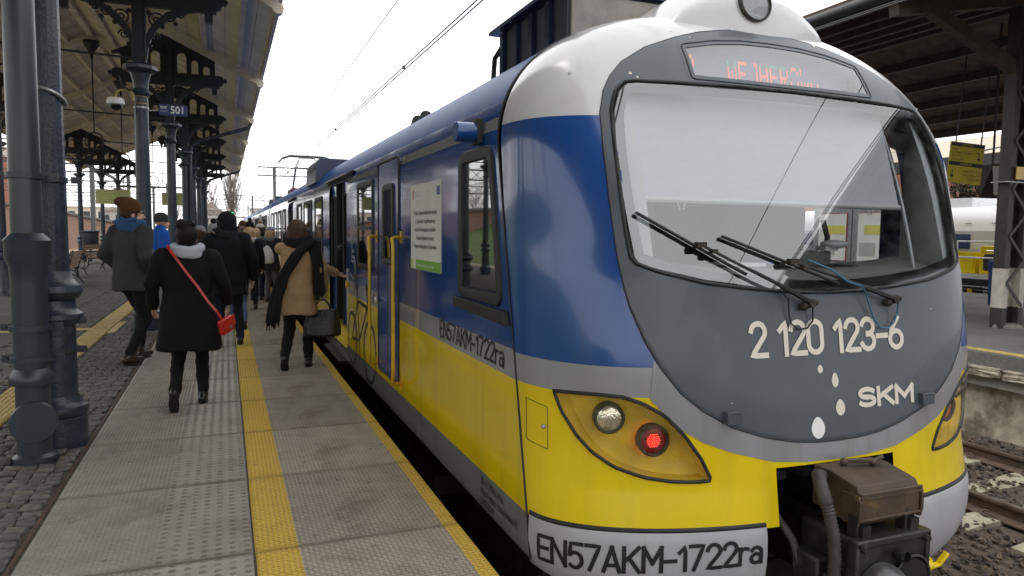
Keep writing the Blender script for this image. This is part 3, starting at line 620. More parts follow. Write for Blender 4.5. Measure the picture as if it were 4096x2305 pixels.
m = MB(); m.lathe([(.30, .55), (.33, .6), (.34, 1.25), (.38, 1.3), (.38, 1.36), (.3, 1.37)], (-5.55, 36.4, 0), 18); m.build('bin_body', 'iron', wb); m = MB(); m.tube([(-5.55, 36.4, 0), (-5.55, 36.4, .6)], .05, 8); m.build('stand', 'iron_dark', wb)

# signs and camera on the columns
tc = thing('track_sign', 'blue enamel track number sign reading tor 501 on a column', 'sign', (-.68, 11.72, 3.22))
m = MB(); m.box((-.68, 11.72, 3.22), (.37, .03, .155)); m.build('plate', 'sign_blue', tc, smooth=0)
m = MB(); m.tube([(-1.0, 11.76, 3.20), (-.86, 11.73, 3.21)], .012, 6); m.lathe([(.097, 3.235), (.102, 3.235), (.102, 3.262), (.097, 3.262)], (CX, COLS[1], 0), 16); m.build('sign_bracket', 'galv', tc)
xz = lambda x0, z0, y: (lambda u, v: Vector((x0+u, y, z0+v)))
lettering('501', .15, xz(-.715, 3.172, 11.7045), 'lettering', 'sign_white', tc, .86, .002); lettering('tor', .075, xz(-.845, 3.235, 11.7045), 'lettering', 'sign_white', tc, .95, .001); lettering('track', .048, xz(-.845, 3.185, 11.7045), 'lettering', 'decal_grey', tc, .95)
cc = thing('dome_camera', 'white dome security camera hanging from a curved arm on the column', 'camera', (-1.40, 11.75, 3.2))
m = MB(); m.lathe([(.02, 3.36), (.10, 3.34), (.115, 3.30), (.115, 3.26), (.105, 3.25)], (-1.42, 11.75, 0), 16); m.build('housing', 'decal_pure', cc)
m = MB(); m.sphere((-1.42, 11.75, 3.25), .085, (1, 1, .95)); m.build('dome', 'black_gloss', cc)
m = MB(); m.tube([(-1.2, 11.76, 3.32), (-1.2, 11.76, 3.42), (-1.26, 11.76, 3.47), (-1.36, 11.76, 3.46), (-1.41, 11.75, 3.42), (-1.42, 11.75, 3.35)], .016, 8); m.lathe([(.094, 3.30), (.1, 3.30), (.1, 3.31), (.094, 3.31)], (CX, COLS[1], 0), 16); m.lathe([(.094, 3.40), (.1, 3.40), (.1, 3.41), (.094, 3.41)], (CX, COLS[1], 0), 16); m.build('arm', 'tactile', cc)
m = MB(); m.tube([(-1.24, 11.72, 3.78), (-1.36, 11.72, 3.66), (-1.33, 11.72, 3.52), (-1.22, 11.72, 3.45)], .012, 6); tag(m.build('cable', 'rubber'), 'black cable looping from the capital of the second column', 'cable')
for lab, x, y, z in (('pale green hanging departure sign left of the brown hat man', -5.2, 41, 3.05), ('pale green hanging sign half hidden between two columns', -2.6, 46, 3.2)):
    s = thing('hanging_sign', lab, 'sign', (x, y, z), group='pale green hanging signs')
    m = MB(); m.box((x, y, z), (1.5, .14, .72)); m.build('panel', 'sign_green', s, smooth=0)
    for k in range(4): m = MB(); m.box((x-.1, y-.075, z+.2-.13*k), (.9-.1*(k % 2), .01, .05)); m.build('text_line', 'decal_lime', s, smooth=0)
    m = MB(); m.tube([(x-.5, y, z+.36), (x-.5, y, 4.1)], .02, 6); m.tube([(x+.5, y, z+.36), (x+.5, y, 4.1)], .02, 6); m.build('hanger', 'iron_dark', s)
m = MB(); m.bar((CX, COLS[7], 4.0), (CXI, COLS[7], 4.0), .1); m.bar((CXI, COLS[4], 4.35), (CXI, COLS[7], 4.35), .1); tag(m.build('cross_beam', 'iron_dark'), 'dark iron beam joining the far columns below the roof', 'beam')
# ================================================================== TRAIN
AX, A, ZC, ZS, ZT, NP = 2.80, 1.44, 1.2, 1.95, 2.78, 2.6
def outline_r(dx, dz):
    lo = np.zeros_like(dx); hi = np.full_like(dx, 4.)
    for _ in range(30):
        m = (lo+hi)/2; x = np.abs(dx)*m; z = ZC+dz*m
        ins = (x < A) & ((z <= ZS) | ((np.minimum(x/A, 1))**NP+(np.maximum(z-ZS, 0)/(ZT-ZS))**2 < 1)); lo = np.where(ins, m, lo); hi = np.where(ins, hi, m)
    return lo
def rho(x, z):
    x = np.asarray(x, float); z = np.asarray(z, float); l = np.maximum(np.hypot(x, z-ZC), 1e-9)
    return np.where(z <= ZC, np.abs(x)/A, l/np.maximum(outline_r(x/l, np.maximum((z-ZC)/l, 0)), 1e-6))
def yseam(z): return 3.14+.25*z
def ynose(x, z, grow=0):
    """front surface depth; x relative to the train axis"""
    r = np.clip(rho(x, z)/(1+grow), 0, 1); z = np.asarray(z, float); t = np.clip((1.0-z)/.7, 0, 1); t = t*t*(3-2*t)      # the lower corners are rounder
    u = np.clip((z-1.4)/.7, 0, 1); u = u*u*(3-2*u)                                                             # and the crown fuller
    d = .55+.1*np.clip(z, 0, 1.3)+.02*(1-u); n_ = (5.6-3.3*t)*(1-u)+4.5*u; m_ = (1.6+.4*t)*(1-u)+2.8*u
    return yseam(z)-d*(1-r**n_)**(1/m_)
def npt(x, z, off=0):
    """points on the nose pushed off along the outward normal, in world space"""
    x = np.asarray(x, float); z = np.asarray(z, float); e = 2e-3; y = ynose(x, z)
    gx = (ynose(np.clip(x+e, -A, A), z)-ynose(np.clip(x-e, -A, A), z))/(2*e); gz = (ynose(x, z+e)-ynose(x, z-e))/(2*e)
    gx = np.clip(gx, -6, 6); gz = np.clip(gz, -6, 6); n = np.stack([gx, -np.ones_like(gx), gz], -1); n /= np.linalg.norm(n, axis=-1, keepdims=True)
    return np.stack([x+AX, y, z], -1)+n*off
def nfn(x0, z0, off): return lambda u, v: Vector(npt(np.array([x0+u]), np.array([z0+v]), off)[0])
def mirror(h): return h+[(-x, z) for x, z in h[::-1] if abs(x) > 1e-6]      # half outline (x>=0, top to bottom) -> closed loop
def resample(poly, n):
    p = np.array(poly+[poly[0]], float); s = np.concatenate([[0], np.cumsum(np.hypot(*np.diff(p, axis=0).T))]); t = np.linspace(0, s[-1], n, endpoint=False)
    return [(float(np.interp(q, s, p[:, 0])), float(np.interp(q, s, p[:, 1]))) for q in t]
def smooth_loop(poly, n, it=2):
    p = np.array(resample(poly, n))
    for _ in range(it): p = (np.roll(p, 1, 0)+2*p+np.roll(p, -1, 0))/4
    return [tuple(q) for q in p]
def inset(poly, w_):
    p = np.array(poly); t = np.roll(p, -1, 0)-np.roll(p, 1, 0); t /= np.linalg.norm(t, axis=1, keepdims=True); nn = np.stack([-t[:, 1], t[:, 0]], 1)
    if (nn*(p.mean(0)-p)).sum() < 0: nn = -nn
    return [tuple(q) for q in p+nn*w_]
def inside(poly, x, z):
    p = np.array(poly); c = np.zeros(np.shape(x), bool); j = len(p)-1
    for i in range(len(p)):
        xi, zi = p[i]; xj, zj = p[j]; k = ((zi > z) != (zj > z)) & (x < (xj-xi)*(z-zi)/(zj-zi+1e-12)+xi); c ^= k; j = i
    return c
def loft(loops_pts, name, mat, parent, closed=True, cap=False, smooth=40):
    m = MB(); n = len(loops_pts[0])
    for L_ in loops_pts: m.v += [tuple(q) for q in L_]
    for k in range(len(loops_pts)-1):
        for i in range(n if closed else n-1): m.f.append((k*n+i, k*n+(i+1) % n, (k+1)*n+(i+1) % n, (k+1)*n+i))
    if cap: m.f.append(tuple((len(loops_pts)-1)*n+i for i in range(n)))
    return m.build(name, mat, parent, smooth)
def patch(poly, name, mat, parent, off=.004, rings=8, c=None):
    P_ = np.array(poly); c = np.array(c) if c is not None else P_.mean(0); n = len(P_); m = MB()
    for k in range(rings, 0, -1):
        q = c+(P_-c)*k/rings; m.v += [tuple(v) for v in npt(q[:, 0], q[:, 1], off)]
    m.v.append(tuple(npt(c[:1], c[1:2], off)[0]))
    for k in range(rings-1):
        for i in range(n): m.f.append((k*n+i, k*n+(i+1) % n, (k+1)*n+(i+1) % n, (k+1)*n+i))
    for i in range(n): m.f.append(((rings-1)*n+i, (rings-1)*n+(i+1) % n, rings*n))
    return m.build(name, mat, parent, 60)
def rim(poly, name, mat, parent, r=.008, off=.004, n=6):
    P_ = np.array(poly); m = MB(); m.tube(npt(P_[:, 0], P_[:, 1], off), r, n, closed=True); return m.build(name, mat, parent, 60)
def band(outer, inner, name, mat, parent, off=.004, k=6, offs=None):
    o_, i_ = np.array(outer), np.array(inner); L_ = []
    for s in range(k+1):
        q = o_+(i_-o_)*s/k; L_.append(npt(q[:, 0], q[:, 1], off if offs is None else offs[0]+(offs[1]-offs[0])*s/k))
    return loft(L_, name, mat, parent, smooth=60)

half_mask = [(0, 2.64), (.15, 2.633), (.3, 2.607), (.45, 2.575), (.6, 2.528), (.8, 2.45), (.95, 2.357), (1.03, 2.275), (1.08, 2.195), (1.12, 2.08), (1.135, 1.9), (1.133, 1.7), (1.125, 1.5), (1.118, 1.375), (1.105, 1.25), (1.085, 1.16), (1.033, 1.013), (.966, .888), (.874, .773), (.768, .689), (.617, .605), (.45, .549), (.28, .513), (.14, .499), (0, .495)]
half_wind = [(0, 2.262), (.5, 2.258), (.97, 2.248), (1.03, 2.19), (1.07, 2.09), (1.085, 1.9), (1.085, 1.7), (1.078, 1.52), (1.066, 1.37), (.945, 1.325), (.72, 1.275), (.45, 1.245), (.2, 1.227), (0, 1.222)]
half_disp = [(0, 2.548), (.2, 2.543), (.4, 2.52), (.6, 2.478), (.607, 2.28), (.3, 2.279), (0, 2.279)]
half_lamp = [(1.362, .755), (1.298, .760), (1.215, .764), (1.128, .759), (1.045, .731), (.949, .675), (.858, .584), (.768, .463), (.717, .362), (.78, .358), (.899, .362), (1.026, .382), (1.146, .425), (1.232, .487), (1.291, .562), (1.339, .662)]
half_ring = [(1.12, .82), (1.015, .750), (.975, .706), (.872, .609), (.766, .543), (.619, .488), (.397, .429), (.2, .411), (0, .407)]
mask_p, wind_p, disp_p = mirror(half_mask), mirror(half_wind), mirror(half_disp)
lamp_p = {1: resample(half_lamp, 64), -1: resample([(-x, z) for x, z in half_lamp], 64)}

tr = thing('electric_train', 'blue, yellow and white electric train with grey front and red tail lamp', 'train', (AX, 3.2, -.86))
ramp_by_z('nose_paint', [(0, YEL), (.758, SILV), (.895, BLUE), (2.068, WHITE)], rough=.2, wave=.03, coat=.4, dirt=.16)
ramp_by_z('side_paint', [(-9, (.20, .20, .205)), (.12, YEL), (.755, SILV), (.905, BLUE), (2.055, (.26, .26, .265)), (2.125, BLUE)], rough=.13, wave=.10, coat=.5, roof=2.22)

# ---- nose shell: rectangular grid below ZC, polar grid above, openings left out
nr = 96; rr_ = np.sin(np.linspace(0, 1, nr+1)*math.pi/2)**.9; rr_[-1] = .9995
xc = np.concatenate([-rr_[::-1], rr_[1:]])*A; zlo = np.linspace(.125, ZC, 96); m = MB()
XX, ZZ = np.meshgrid(xc, zlo); Pl = npt(XX.ravel(), ZZ.ravel(), 0); Pl[:, 1] = ynose(XX.ravel(), ZZ.ravel()); m.v = [tuple(p_) for p_ in Pl]; W_ = len(xc)
win_in = inset(smooth_loop(wind_p, 160, 1), .004); lamp_in = {s: inset(lamp_p[s], .004) for s in (1, -1)}; disp_in = inset(smooth_loop(disp_p, 100, 0), .012)
def hole(x, z): return inside(win_in, x, z) | inside(lamp_in[1], x, z) | inside(lamp_in[-1], x, z) | inside(disp_in, x, z) | ((np.abs(x) < .39) & (z < .395))
cxm = (XX[:-1, :-1]+XX[1:, 1:])/2; czm = (ZZ[:-1, :-1]+ZZ[1:, 1:])/2; H_ = hole(cxm, czm)
for j in range(len(zlo)-1):
    for i in range(W_-1):
        if not H_[j, i]: m.f.append((j*W_+i, j*W_+i+1, (j+1)*W_+i+1, (j+1)*W_+i))
th = np.linspace(0, math.pi, 161); base = len(m.v); DX, DZ = np.cos(th), np.sin(th); RO = outline_r(DX, DZ)
for k in range(nr+1): 
    x = DX*RO*rr_[k]; z = ZC+DZ*RO*rr_[k]; y = ynose(x, z); m.v += [(a+AX, b, c_) for a, b, c_ in zip(x, y, z)]
Tn = len(th)
for k in range(nr):
    x = (DX[:-1]+DX[1:])/2*(RO[:-1]*rr_[k]+RO[:-1]*rr_[k+1])/2; z = ZC+(DZ[:-1]+DZ[1:])/2*(RO[:-1]*rr_[k]+RO[:-1]*rr_[k+1])/2; hh = hole(x, z)
    for i in range(Tn-1):
        if not hh[i]: m.f.append((base+k*Tn+i, base+k*Tn+i+1, base+(k+1)*Tn+i+1, base+(k+1)*Tn+i))
m.build('nose_shell', 'nose_paint', tr, smooth=70)
# ---- grey mask around windscreen, destination window and its trim
ctr = (0, 1.62); NA = 420
def polar(poly, n=NA):
    p = np.array(resample(poly, 900)); a = np.arctan2(p[:, 1]-ctr[1], p[:, 0]-ctr[0]); o = np.argsort(a); a, rd = a[o], np.hypot(p[o, 0]-ctr[0], p[o, 1]-ctr[1])
    q = np.linspace(-math.pi, math.pi, n, endpoint=False); rd = np.interp(q, np.r_[a-2*math.pi, a, a+2*math.pi], np.r_[rd, rd, rd]); return [(ctr[0]+r*math.cos(t), ctr[1]+r*math.sin(t)) for r, t in zip(rd, q)]
mo, wi = polar(mask_p), polar(wind_p)
wi = [tuple(p_) for p_ in ((np.roll(np.array(wi), 1, 0)+2*np.array(wi)+np.roll(np.array(wi), -1, 0))/4)]
mm_ = MB(); K = 60; Lr = []
for s in range(K+1):
    q = np.array(mo)+(np.array(wi)-np.array(mo))*s/K; Lr.append(q)
pts = [npt(q[:, 0], q[:, 1], .006 if 0 < i < K else .002) for i, q in enumerate(Lr)]
for q in pts: mm_.v += [tuple(v) for v in q]
for k in range(K):
    c1 = (Lr[k]+Lr[k+1])/2; c1 = (c1+np.roll(c1, -1, 0))/2; hh = inside(disp_in, c1[:, 0], c1[:, 1])
    for i in range(NA):
        if not hh[i]: mm_.f.append((k*NA+i, k*NA+(i+1) % NA, (k+1)*NA+(i+1) % NA, (k+1)*NA+i))
mm_.build('front_mask', 'mask', tr, smooth=60)
rim(mo, 'mask_edge', 'rubber', tr, .004, .002)
ring_p = half_ring+[(-x, z) for x, z in half_ring[::-1][1:]]
inner = [(1.14, .9), (.966, .888), (.874, .773), (.768, .689), (.617, .605), (.45, .549), (.28, .513), (.14, .499), (0, .495)]
ro = np.array(resample(half_ring, 60)[:54]); 
def open_res(p, n):
    p = np.array(p, float); s = np.r_[0, np.cumsum(np.hypot(*np.diff(p, axis=0).T))]; t = np.linspace(0, s[-1], n); return np.stack([np.interp(t, s, p[:, 0]), np.interp(t, s, p[:, 1])], 1)
for s in (1, -1):
    o_, i_ = open_res(half_ring[1:], 60), open_res([(1.0, .93)]+inner[1:], 60); o_ = o_*[s, 1]; i_ = i_*[s, 1]
    loft([npt(q[:, 0], q[:, 1], .003) for q in [o_+(i_-o_)*t for t in np.linspace(0, 1, 6)]], 'trim_band', 'silver', tr, closed=False, smooth=60)
# ---- windscreen, seal, black surround
wl = [tuple(q) for q in np.array(wi)[::2]]
wa = np.array(inset(wl, .04)); B_ = np.stack([np.ones(len(wa)), wa[:, 1], wa[:, 0]**2], 1); wcoef = np.linalg.lstsq(B_, ynose(wa[:, 0], wa[:, 1]), rcond=None)[0]
def gpt(x, z, d=0):          # the windscreen itself: almost flat, only slightly bowed in plan
    x = np.asarray(x, float); z = np.asarray(z, float); return np.stack([x+AX, wcoef[0]+wcoef[1]*z+wcoef[2]*x*x+d, z], -1)
rim(wl, 'windscreen_seal', 'rubber', tr, .010, .006)
wq = [np.array(wl), np.array(inset(wl, .012)), np.array(inset(wl, .02)), np.array(inset(wl, .06))]
loft([npt(wq[0][:, 0], wq[0][:, 1], .002), npt(wq[1][:, 0], wq[1][:, 1], .0)*.5+gpt(wq[1][:, 0], wq[1][:, 1])*.5, gpt(wq[2][:, 0], wq[2][:, 1], .004), gpt(wq[3][:, 0], wq[3][:, 1], .004)], 'windscreen_border', 'black_gloss', tr, smooth=60)
m = MB(); P_ = np.array(inset(wl, .010)); nW = len(P_); c0_ = np.array(ctr)
for k in range(14, 0, -1): q = c0_+(P_-c0_)*k/14; m.v += [tuple(v) for v in gpt(q[:, 0], q[:, 1])]
m.v.append(tuple(gpt(c0_[:1], c0_[1:])[0]))
for k in range(13):
    for i in range(nW): m.f.append((k*nW+i, k*nW+(i+1) % nW, (k+1)*nW+(i+1) % nW, (k+1)*nW+i))
for i in range(nW): m.f.append((13*nW+i, 13*nW+(i+1) % nW, 14*nW))
m.build('windscreen', 'windscreen', tr, 60)
dl = smooth_loop(disp_p, 140, 1); rim(dl, 'display_seal', 'rubber', tr, .0055, .006); dg_ = patch(dl, 'destination_window', 'display_glass', tr, .004, 8, (0, 2.4)); band(inset(dl, -.022), inset(dl, .022), 'display_frame', 'mask', tr, .0072, 3)
# ---- destination board with lit dots behind its window
db = MB(); db.add([(AX-.6, 3.24, 2.25), (AX+.6, 3.24, 2.25), (AX+.6, 3.30, 2.57), (AX-.6, 3.30, 2.57)], [(0, 1, 2, 3)]); db.build('destination_board', 'display_back', tr)
FONT = {'W': '10001 10001 10001 10101 10101 11011 10001', 'E': '11111 10000 10000 11110 10000 10000 11111', 'J': '00011 00001 00001 00001 00001 10001 01110', 'H': '10001 10001 10001 11111 10001 10001 10001', 'R': '11110 10001 10001 11110 10100 10010 10001', 'O': '01110 10001 10001 10001 10001 10001 01110', '2': '01110 10001 00001 00110 01000 10000 11111'}
dots = {'led_orange': MB(), 'led_green': MB()}
def dot(x, z, k):
    y = 3.237+(z-2.25)*.1875; s = .0042; dots[k].add([(AX+x-s, y, z-s), (AX+x+s, y, z-s), (AX+x+s, y, z+s), (AX+x-s, y, z+s)], [(0, 1, 2, 3)])
cx = -.25
for li, ch in enumerate('WEJHEROWO'):
    rows = FONT[ch].split()
    for r in range(7):
        for c_ in range(5):
            if rows[r][c_] == '1':
                if li >= 6 and (r in (2, 3) or (r < 4 and c_ > 2 and li == 7)): continue
                if li == 8 and r < 3: continue
                key = 'led_green' if (li == 0 and r < 2) or (3 <= li <= 5 and r in (0, 6)) else 'led_orange'
                for dz in (0, .0095): dot(cx+c_*.0118, 2.445-r*.0195-dz, key)
    cx += .072
for r, row in enumerate(FONT['2'].split()):
    for c_ in range(5):
        if row[c_] == '1':
            for dz in (0, .0095): dot(-.525+c_*.0118, 2.45-r*.0195-dz, 'led_orange')
for k in dots: stuff(dots[k].build('lit_dots', k, tr, smooth=0, fix=False))
M('lamp_orange', (.62, .20, .08), .3)
# ---- headlamp pockets
for s in (1, -1):
    lp_ = np.array(lamp_p[s]); c_ = lp_.mean(0)
    hl = thing('headlamp', None, None, tuple(npt(c_[:1], c_[1:2])[0])); adopt(hl, tr)
    L_ = []
    for sc__, off in ((1, .0), (.97, -.03), (.93, -.075), (.80, -.085), (.5, -.09), (.05, -.09)):
        q = c_+(lp_-c_)*sc__; L_.append(npt(q[:, 0], q[:, 1], off))
    loft(L_, 'lamp_housing', 'yellow_matt', hl, cap=True, smooth=40)
    patch(lamp_p[s], 'lens_cover', 'lens_cover', hl, .006, 8)
    rim(lamp_p[s], 'lens_seal', 'rubber', hl, .009, .002)
    for (lx, lz, r, kind) in ((1.190, .642, .062, 0), (.988, .540, .064, 1)):
        P0 = Vector(npt(np.array([s*lx]), np.array([lz]), -.085)[0]); P1 = Vector(npt(np.array([s*lx]), np.array([lz]), .0)[0]); nn = (P1-P0).normalized(); nn = (nn*.55+Vector((0, -1, 0))*.45).normalized(); q_ = nn.to_track_quat('Z', 'Y').to_matrix()
        def put(mb, d=0): mb.v = [tuple(q_ @ Vector(v)+P0+nn*d) for v in mb.v]; return mb
        mb = MB(); mb.lathe([(r+.012, 0), (r+.012, .05), (r+.004, .056), (r-.002, .05), (r-.002, .03)], n=28, cap=False); put(mb).build('lamp_ring', 'lamp_ring', hl)
        if kind == 0:
            mb = MB(); mb.lathe([(.004, .006), (.02, .010), (r*.6, .022), (r, .045)], n=28); put(mb).build('reflector', 'chrome', hl)
            mb = MB(); mb.lathe([(r, .044), (r*.85, .052), (r*.5, .058), (.001, .06)], n=28, cap=False); put(mb).build('lens', 'lens_ribbed', hl)
            mb = MB(); mb.sphere((0, 0, .03), .011); put(mb).build('bulb', 'decal_pure', hl)
        else:
            mb = MB(); mb.lathe([(r, .034), (r*.6, .042), (.001, .045)], n=28, cap=False); put(mb).build('tail_lamp', 'led_off' if s < 0 else 'lamp_orange', hl)
            mb = MB()
            if s < 0:
                for i in range(-5, 6):
                    for j in range(-5, 6):
                        x, y = i*.0105+(j % 2)*.005, j*.0095
                        if math.hypot(x, y) < r*.85: mb.sphere((x, y, .047-.35*(x*x+y*y)/r), .0030, n=6, m=4)
                stuff(put(mb).build('lit_diodes', 'led_red', hl))
    mb = MB()
    for q in (0, 9, 20, 33, 47, 56): p_ = npt(lp_[q:q+1]*.985+c_*.015, None or (lp_[q:q+1, 1]*.985+c_[1]*.015), .008)[0] if False else npt(np.array([lp_[q, 0]*.97+c_[0]*.03]), np.array([lp_[q, 1]*.97+c_[1]*.03]), .008)[0]; mb.sphere(tuple(p_), .006, n=8, m=5)
    mb.build('screw', 'rubber', hl)
# ---- maintenance hatch with lock
hp = [(-1.430, .688), (-1.380, .670), (-1.383, .469), (-1.435, .487)]
rim(resample(hp, 40), 'hatch_gap', 'rubber', tr, .0018, .001, 4)
mb = MB(); p_ = Vector(npt(np.array([-1.392]), np.array([.575]), .004)[0]); mb.sphere(tuple(p_), .012); mb.build('hatch_lock', 'galv', tr)
# ---- bumper skirt
def bump_pt(x, z, off):
    t = np.clip((.14-z)/.45, 0, 1); P_ = npt(np.clip(x, -1.4385, 1.4385), np.full_like(x, .13), 0); y = ynose(np.clip(x, -1.4385, 1.4385), np.full_like(x, .13)); nn = npt(np.clip(x, -1.4385, 1.4385), np.full_like(x, .13), 1)-npt(np.clip(x, -1.4385, 1.4385), np.full_like(x, .13), 0)
    cr_ = 1-.55*np.clip((np.abs(x)-1.2)/.2, 0, 1); prof = .014*np.sin(np.clip((.15-z)/.06, 0, 1)*math.pi/2)*cr_+.012*np.sin(t*math.pi)*cr_-.10*t**3
    q = P_+nn*(prof+off)[..., None]; q[..., 2] = z; return q
zb = lambda x: -.11-.22*(1-np.abs(x/1.44)**3)
for s in (-1, 1):
    xs = s*np.concatenate([np.linspace(.455, 1.25, 30), 1.25+.188*np.sin(np.linspace(0, 1, 26)[1:]*math.pi/2)]); L_ = []
    for t in np.linspace(0, 1, 18): z = .135+(zb(xs)-.135)*t; L_.append(bump_pt(xs, z, 0))
    bk = [q.copy() for q in L_]
    m = MB(); n = len(xs)
    for q in L_: m.v += [tuple(v) for v in q]
    for k in range(17):
        for i in range(n-1): m.f.append((k*n+i, k*n+i+1, (k+1)*n+i+1, (k+1)*n+i))
    o0 = len(m.v); m.v += [(v[0], v[1]+.12, v[2]) for v in m.v[:n]]; m.f += [(i, i+1, o0+i+1, o0+i) for i in range(n-1)]     # top return
    o1 = len(m.v); m.v += [(L_[k][0][0], L_[k][0][1]+.12, L_[k][0][2]) for k in range(18)]; m.f += [(k*n, (k+1)*n, o1+k+1, o1+k) for k in range(17)]   # inner end
    m.build('bumper_skirt', 'bumper', tr, smooth=55)
    seam = npt(xs[:-1], np.full(len(xs)-1, .140), -.004); m = MB(); m.tube(seam, .014, 6); m.build('skirt_seal', 'rubber', tr, 60)
xs_ = np.concatenate([-1.25-.188*np.sin(np.linspace(1, 0, 60)*math.pi/2), np.linspace(-1.25, -.45, 60)[1:]]); q_ = bump_pt(xs_, np.zeros_like(xs_), .0); s_ = np.r_[0, np.cumsum(np.hypot(np.diff(q_[:, 0]), np.diff(q_[:, 1])))]
s0 = float(np.interp(3.06, q_[::-1, 1], s_[::-1])); s1 = float(np.interp(-.487, xs_, s_))
stroke_text('EN57AKM-1722 ra'.replace(' ', ''), s1-s0, .117, .0195, lambda u, v, e: Vector(bump_pt(np.array([float(np.interp(s0+u, s_, xs_))]), np.array([-.060+.033*u+v*(1-.07*u)]), .003+e)[0]), 'lettering', 'decal_black', tr)
# ---- numbers, letters and marks on the mask
stroke_text('2 120 123-6', .975, .150, .0262, lambda u, v, e: nfn(-.494, .931, .009+e)(u, v), 'lettering', 'decal_white', tr)
stroke_text('SKM', .372, .078, .0235, lambda u, v, e: nfn(.157, .652, .009+e)(u, v), 'lettering', 'decal_white', tr)
for (x, z, rx_, rz_) in ((-.086, .848, .017, .02), (.005, .789, .022, .036), (.028, .654, .03, .04), (-.123, .567, .043, .052)):
    patch([(x+rx_*math.cos(a)*(1-.25*max(math.sin(a), 0)), z+rz_*math.sin(a)) for a in [k*math.pi/12 for k in range(24)]], 'round_sticker', 'decal_pure' if z < .6 else 'decal_white', tr, .0085, 2)
for (x, z, r) in ((-.93, 2.29, .008), (-.90, 2.27, .006), (-.885, 2.25, .005), (.35, 2.585, .011), (-.52, 2.53, .004), (.72, 1.12, .004), (-.62, .72, .004)):
    patch([(x+r*random.uniform(.6, 1.2)*math.cos(a), z+r*random.uniform(.6, 1.3)*math.sin(a)) for a in [k*math.pi/4 for k in range(8)]], 'paint_chip', 'decal_white', tr, .0075, 1)
for s in (-1, 1):
    P_ = Vector(npt(np.array([s*.625]), np.array([.655]), .012)[0]); m = MB(); m.box(P_, (.085, .05, .06)); m.box(P_+Vector((0, -.006, .026)), (.07, .04, .012)); m.build('step_bracket', 'mask', tr, bevel=.004)
# ---- wipers and hoses
def along(pts, off):
    out = []
    for (a, b), o_ in zip(pts, off):
        q = npt(np.array([a]), np.array([b]), o_)[0]; k = min(max((b-1.22-.13*a*a)/.10, 0), 1)      # over the glass: measured from the glass itself
        out.append(tuple(q*(1-k)+gpt(np.array([a]), np.array([b]), -o_)[0]*k))
    return out
for (tip, mid, end, piv) in (((-1.035, 1.60), (-.70, 1.44), (-.505, 1.315), (-.148, 1.168)), ((-.60, 1.495), (-.25, 1.385), (.055, 1.262), (.41, 1.175))):
    w_ = thing('wiper', None, None, along([piv], [.03])[0]); adopt(w_, tr)
    lin = lambda p_, q_, n: [(p_[0]+(q_[0]-p_[0])*t, p_[1]+(q_[1]-p_[1])*t) for t in np.linspace(0, 1, n)]
    bl = lin(tip, end, 12); m = MB(); m.tube(along(bl, [.016]*12), .006, 6); m.tube(along(bl, [.025]*12), .0075, 6); m.build('blade', 'rubber', w_)
    ctrp = (tip[0]*.45+end[0]*.55, tip[1]*.45+end[1]*.55+.012)
    m = MB(); m.tube(along(lin(ctrp, piv, 12), list(np.linspace(.055, .05, 12))), [.007]*5+[.009]*3+[.013]*4, 6); m.build('arm', 'black', w_)
    m = MB(); m.tube(along([piv, piv], [0, .06]), .022, 8); a_ = along([(piv[0]-.035, piv[1]-.012)], [.03])[0]; m.sphere(a_, .024, n=8, m=6); m.sphere(along([(piv[0]+.02, piv[1]+.004)], [.05])[0], .016, n=8, m=6); m.build('pivot', 'grime', w_)
    m = MB(); m.box(along([ctrp], [.05])[0], (.05, .03, .025)); m.box(along([(ctrp[0]+.06, ctrp[1]-.03)], [.055])[0], (.03, .03, .02)); m.build('clip', 'grime', w_)
hs = [(-.33, 1.235), (-.275, 1.19), (-.27, 1.12), (-.26, 1.075), (-.215, 1.045), (-.16, 1.05), (-.125, 1.085), (-.13, 1.13), (-.14, 1.165)]
m = MB(); m.tube(along(hs, [.04, .03, .022, .02, .02, .02, .022, .03, .05]), .0045, 6); m.build('washer_hose', 'rubber', tr)
hs = [(-.15, 1.385), (-.02, 1.34), (.07, 1.275), (.17, 1.245), (.21, 1.22), (.245, 1.15), (.275, 1.085), (.32, 1.035), (.375, 1.03), (.415, 1.06), (.43, 1.11), (.425, 1.165)]
m = MB(); m.tube(along(hs, [.055, .06, .065, .06, .045, .03, .025, .022, .022, .025, .035, .05]), .0048, 6); M('hose_blue', (.045, .16, .26), .4); m.build('washer_hose', 'hose_blue', tr)
# ---- roof headlamp dome
m = MB(); nn_ = 40
def dome(x, t):      # x in [-1,1] across, t depth 0..1
    return None
L_ = []
for k in range(15):
    t = k/14; a = t*math.pi/2; wdt = .56*math.cos(a*.0)*(1-.0*t); hh = .36*(math.sin(min(t*1.7, 1)*math.pi/2)); y = 3.30+.16*t**1.2+1.0*max(t-.25, 0)
    row = []
    for i in range(41):
        u = -1+2*i/40; hgt = max(1-abs(u)**2.3, 0)**.7; row.append((AX+u*(.57-.03*t), y-.0+.10*u*u*(1-t), 2.60-.03*t+hh*hgt*1.12))
    L_.append(row)
loft(L_, 'lamp_dome', 'white_gloss', tr, closed=False, smooth=60)
P0 = Vector((AX-.045, 3.315, 2.79)); nn = Vector((0, -1, .12)).normalized(); q_ = nn.to_track_quat('Z', 'Y').to_matrix()
def put2(mb): mb.v = [tuple(q_ @ Vector(v)+P0) for v in mb.v]; return mb
mb = MB(); mb.lathe([(.104, -.05), (.108, .01), (.100, .016), (.095, .0)], n=32, cap=False); put2(mb).build('lamp_ring', 'lamp_ring', tr)
mb = MB(); mb.lathe([(.01, -.055), (.05, -.045), (.096, .0)], n=32); put2(mb).build('reflector', 'silver', tr); mb = MB(); mb.lathe([(.097, .002), (.06, .016), (.001, .02)], n=32, cap=False); put2(mb).build('lens', 'lamp_glass', tr)
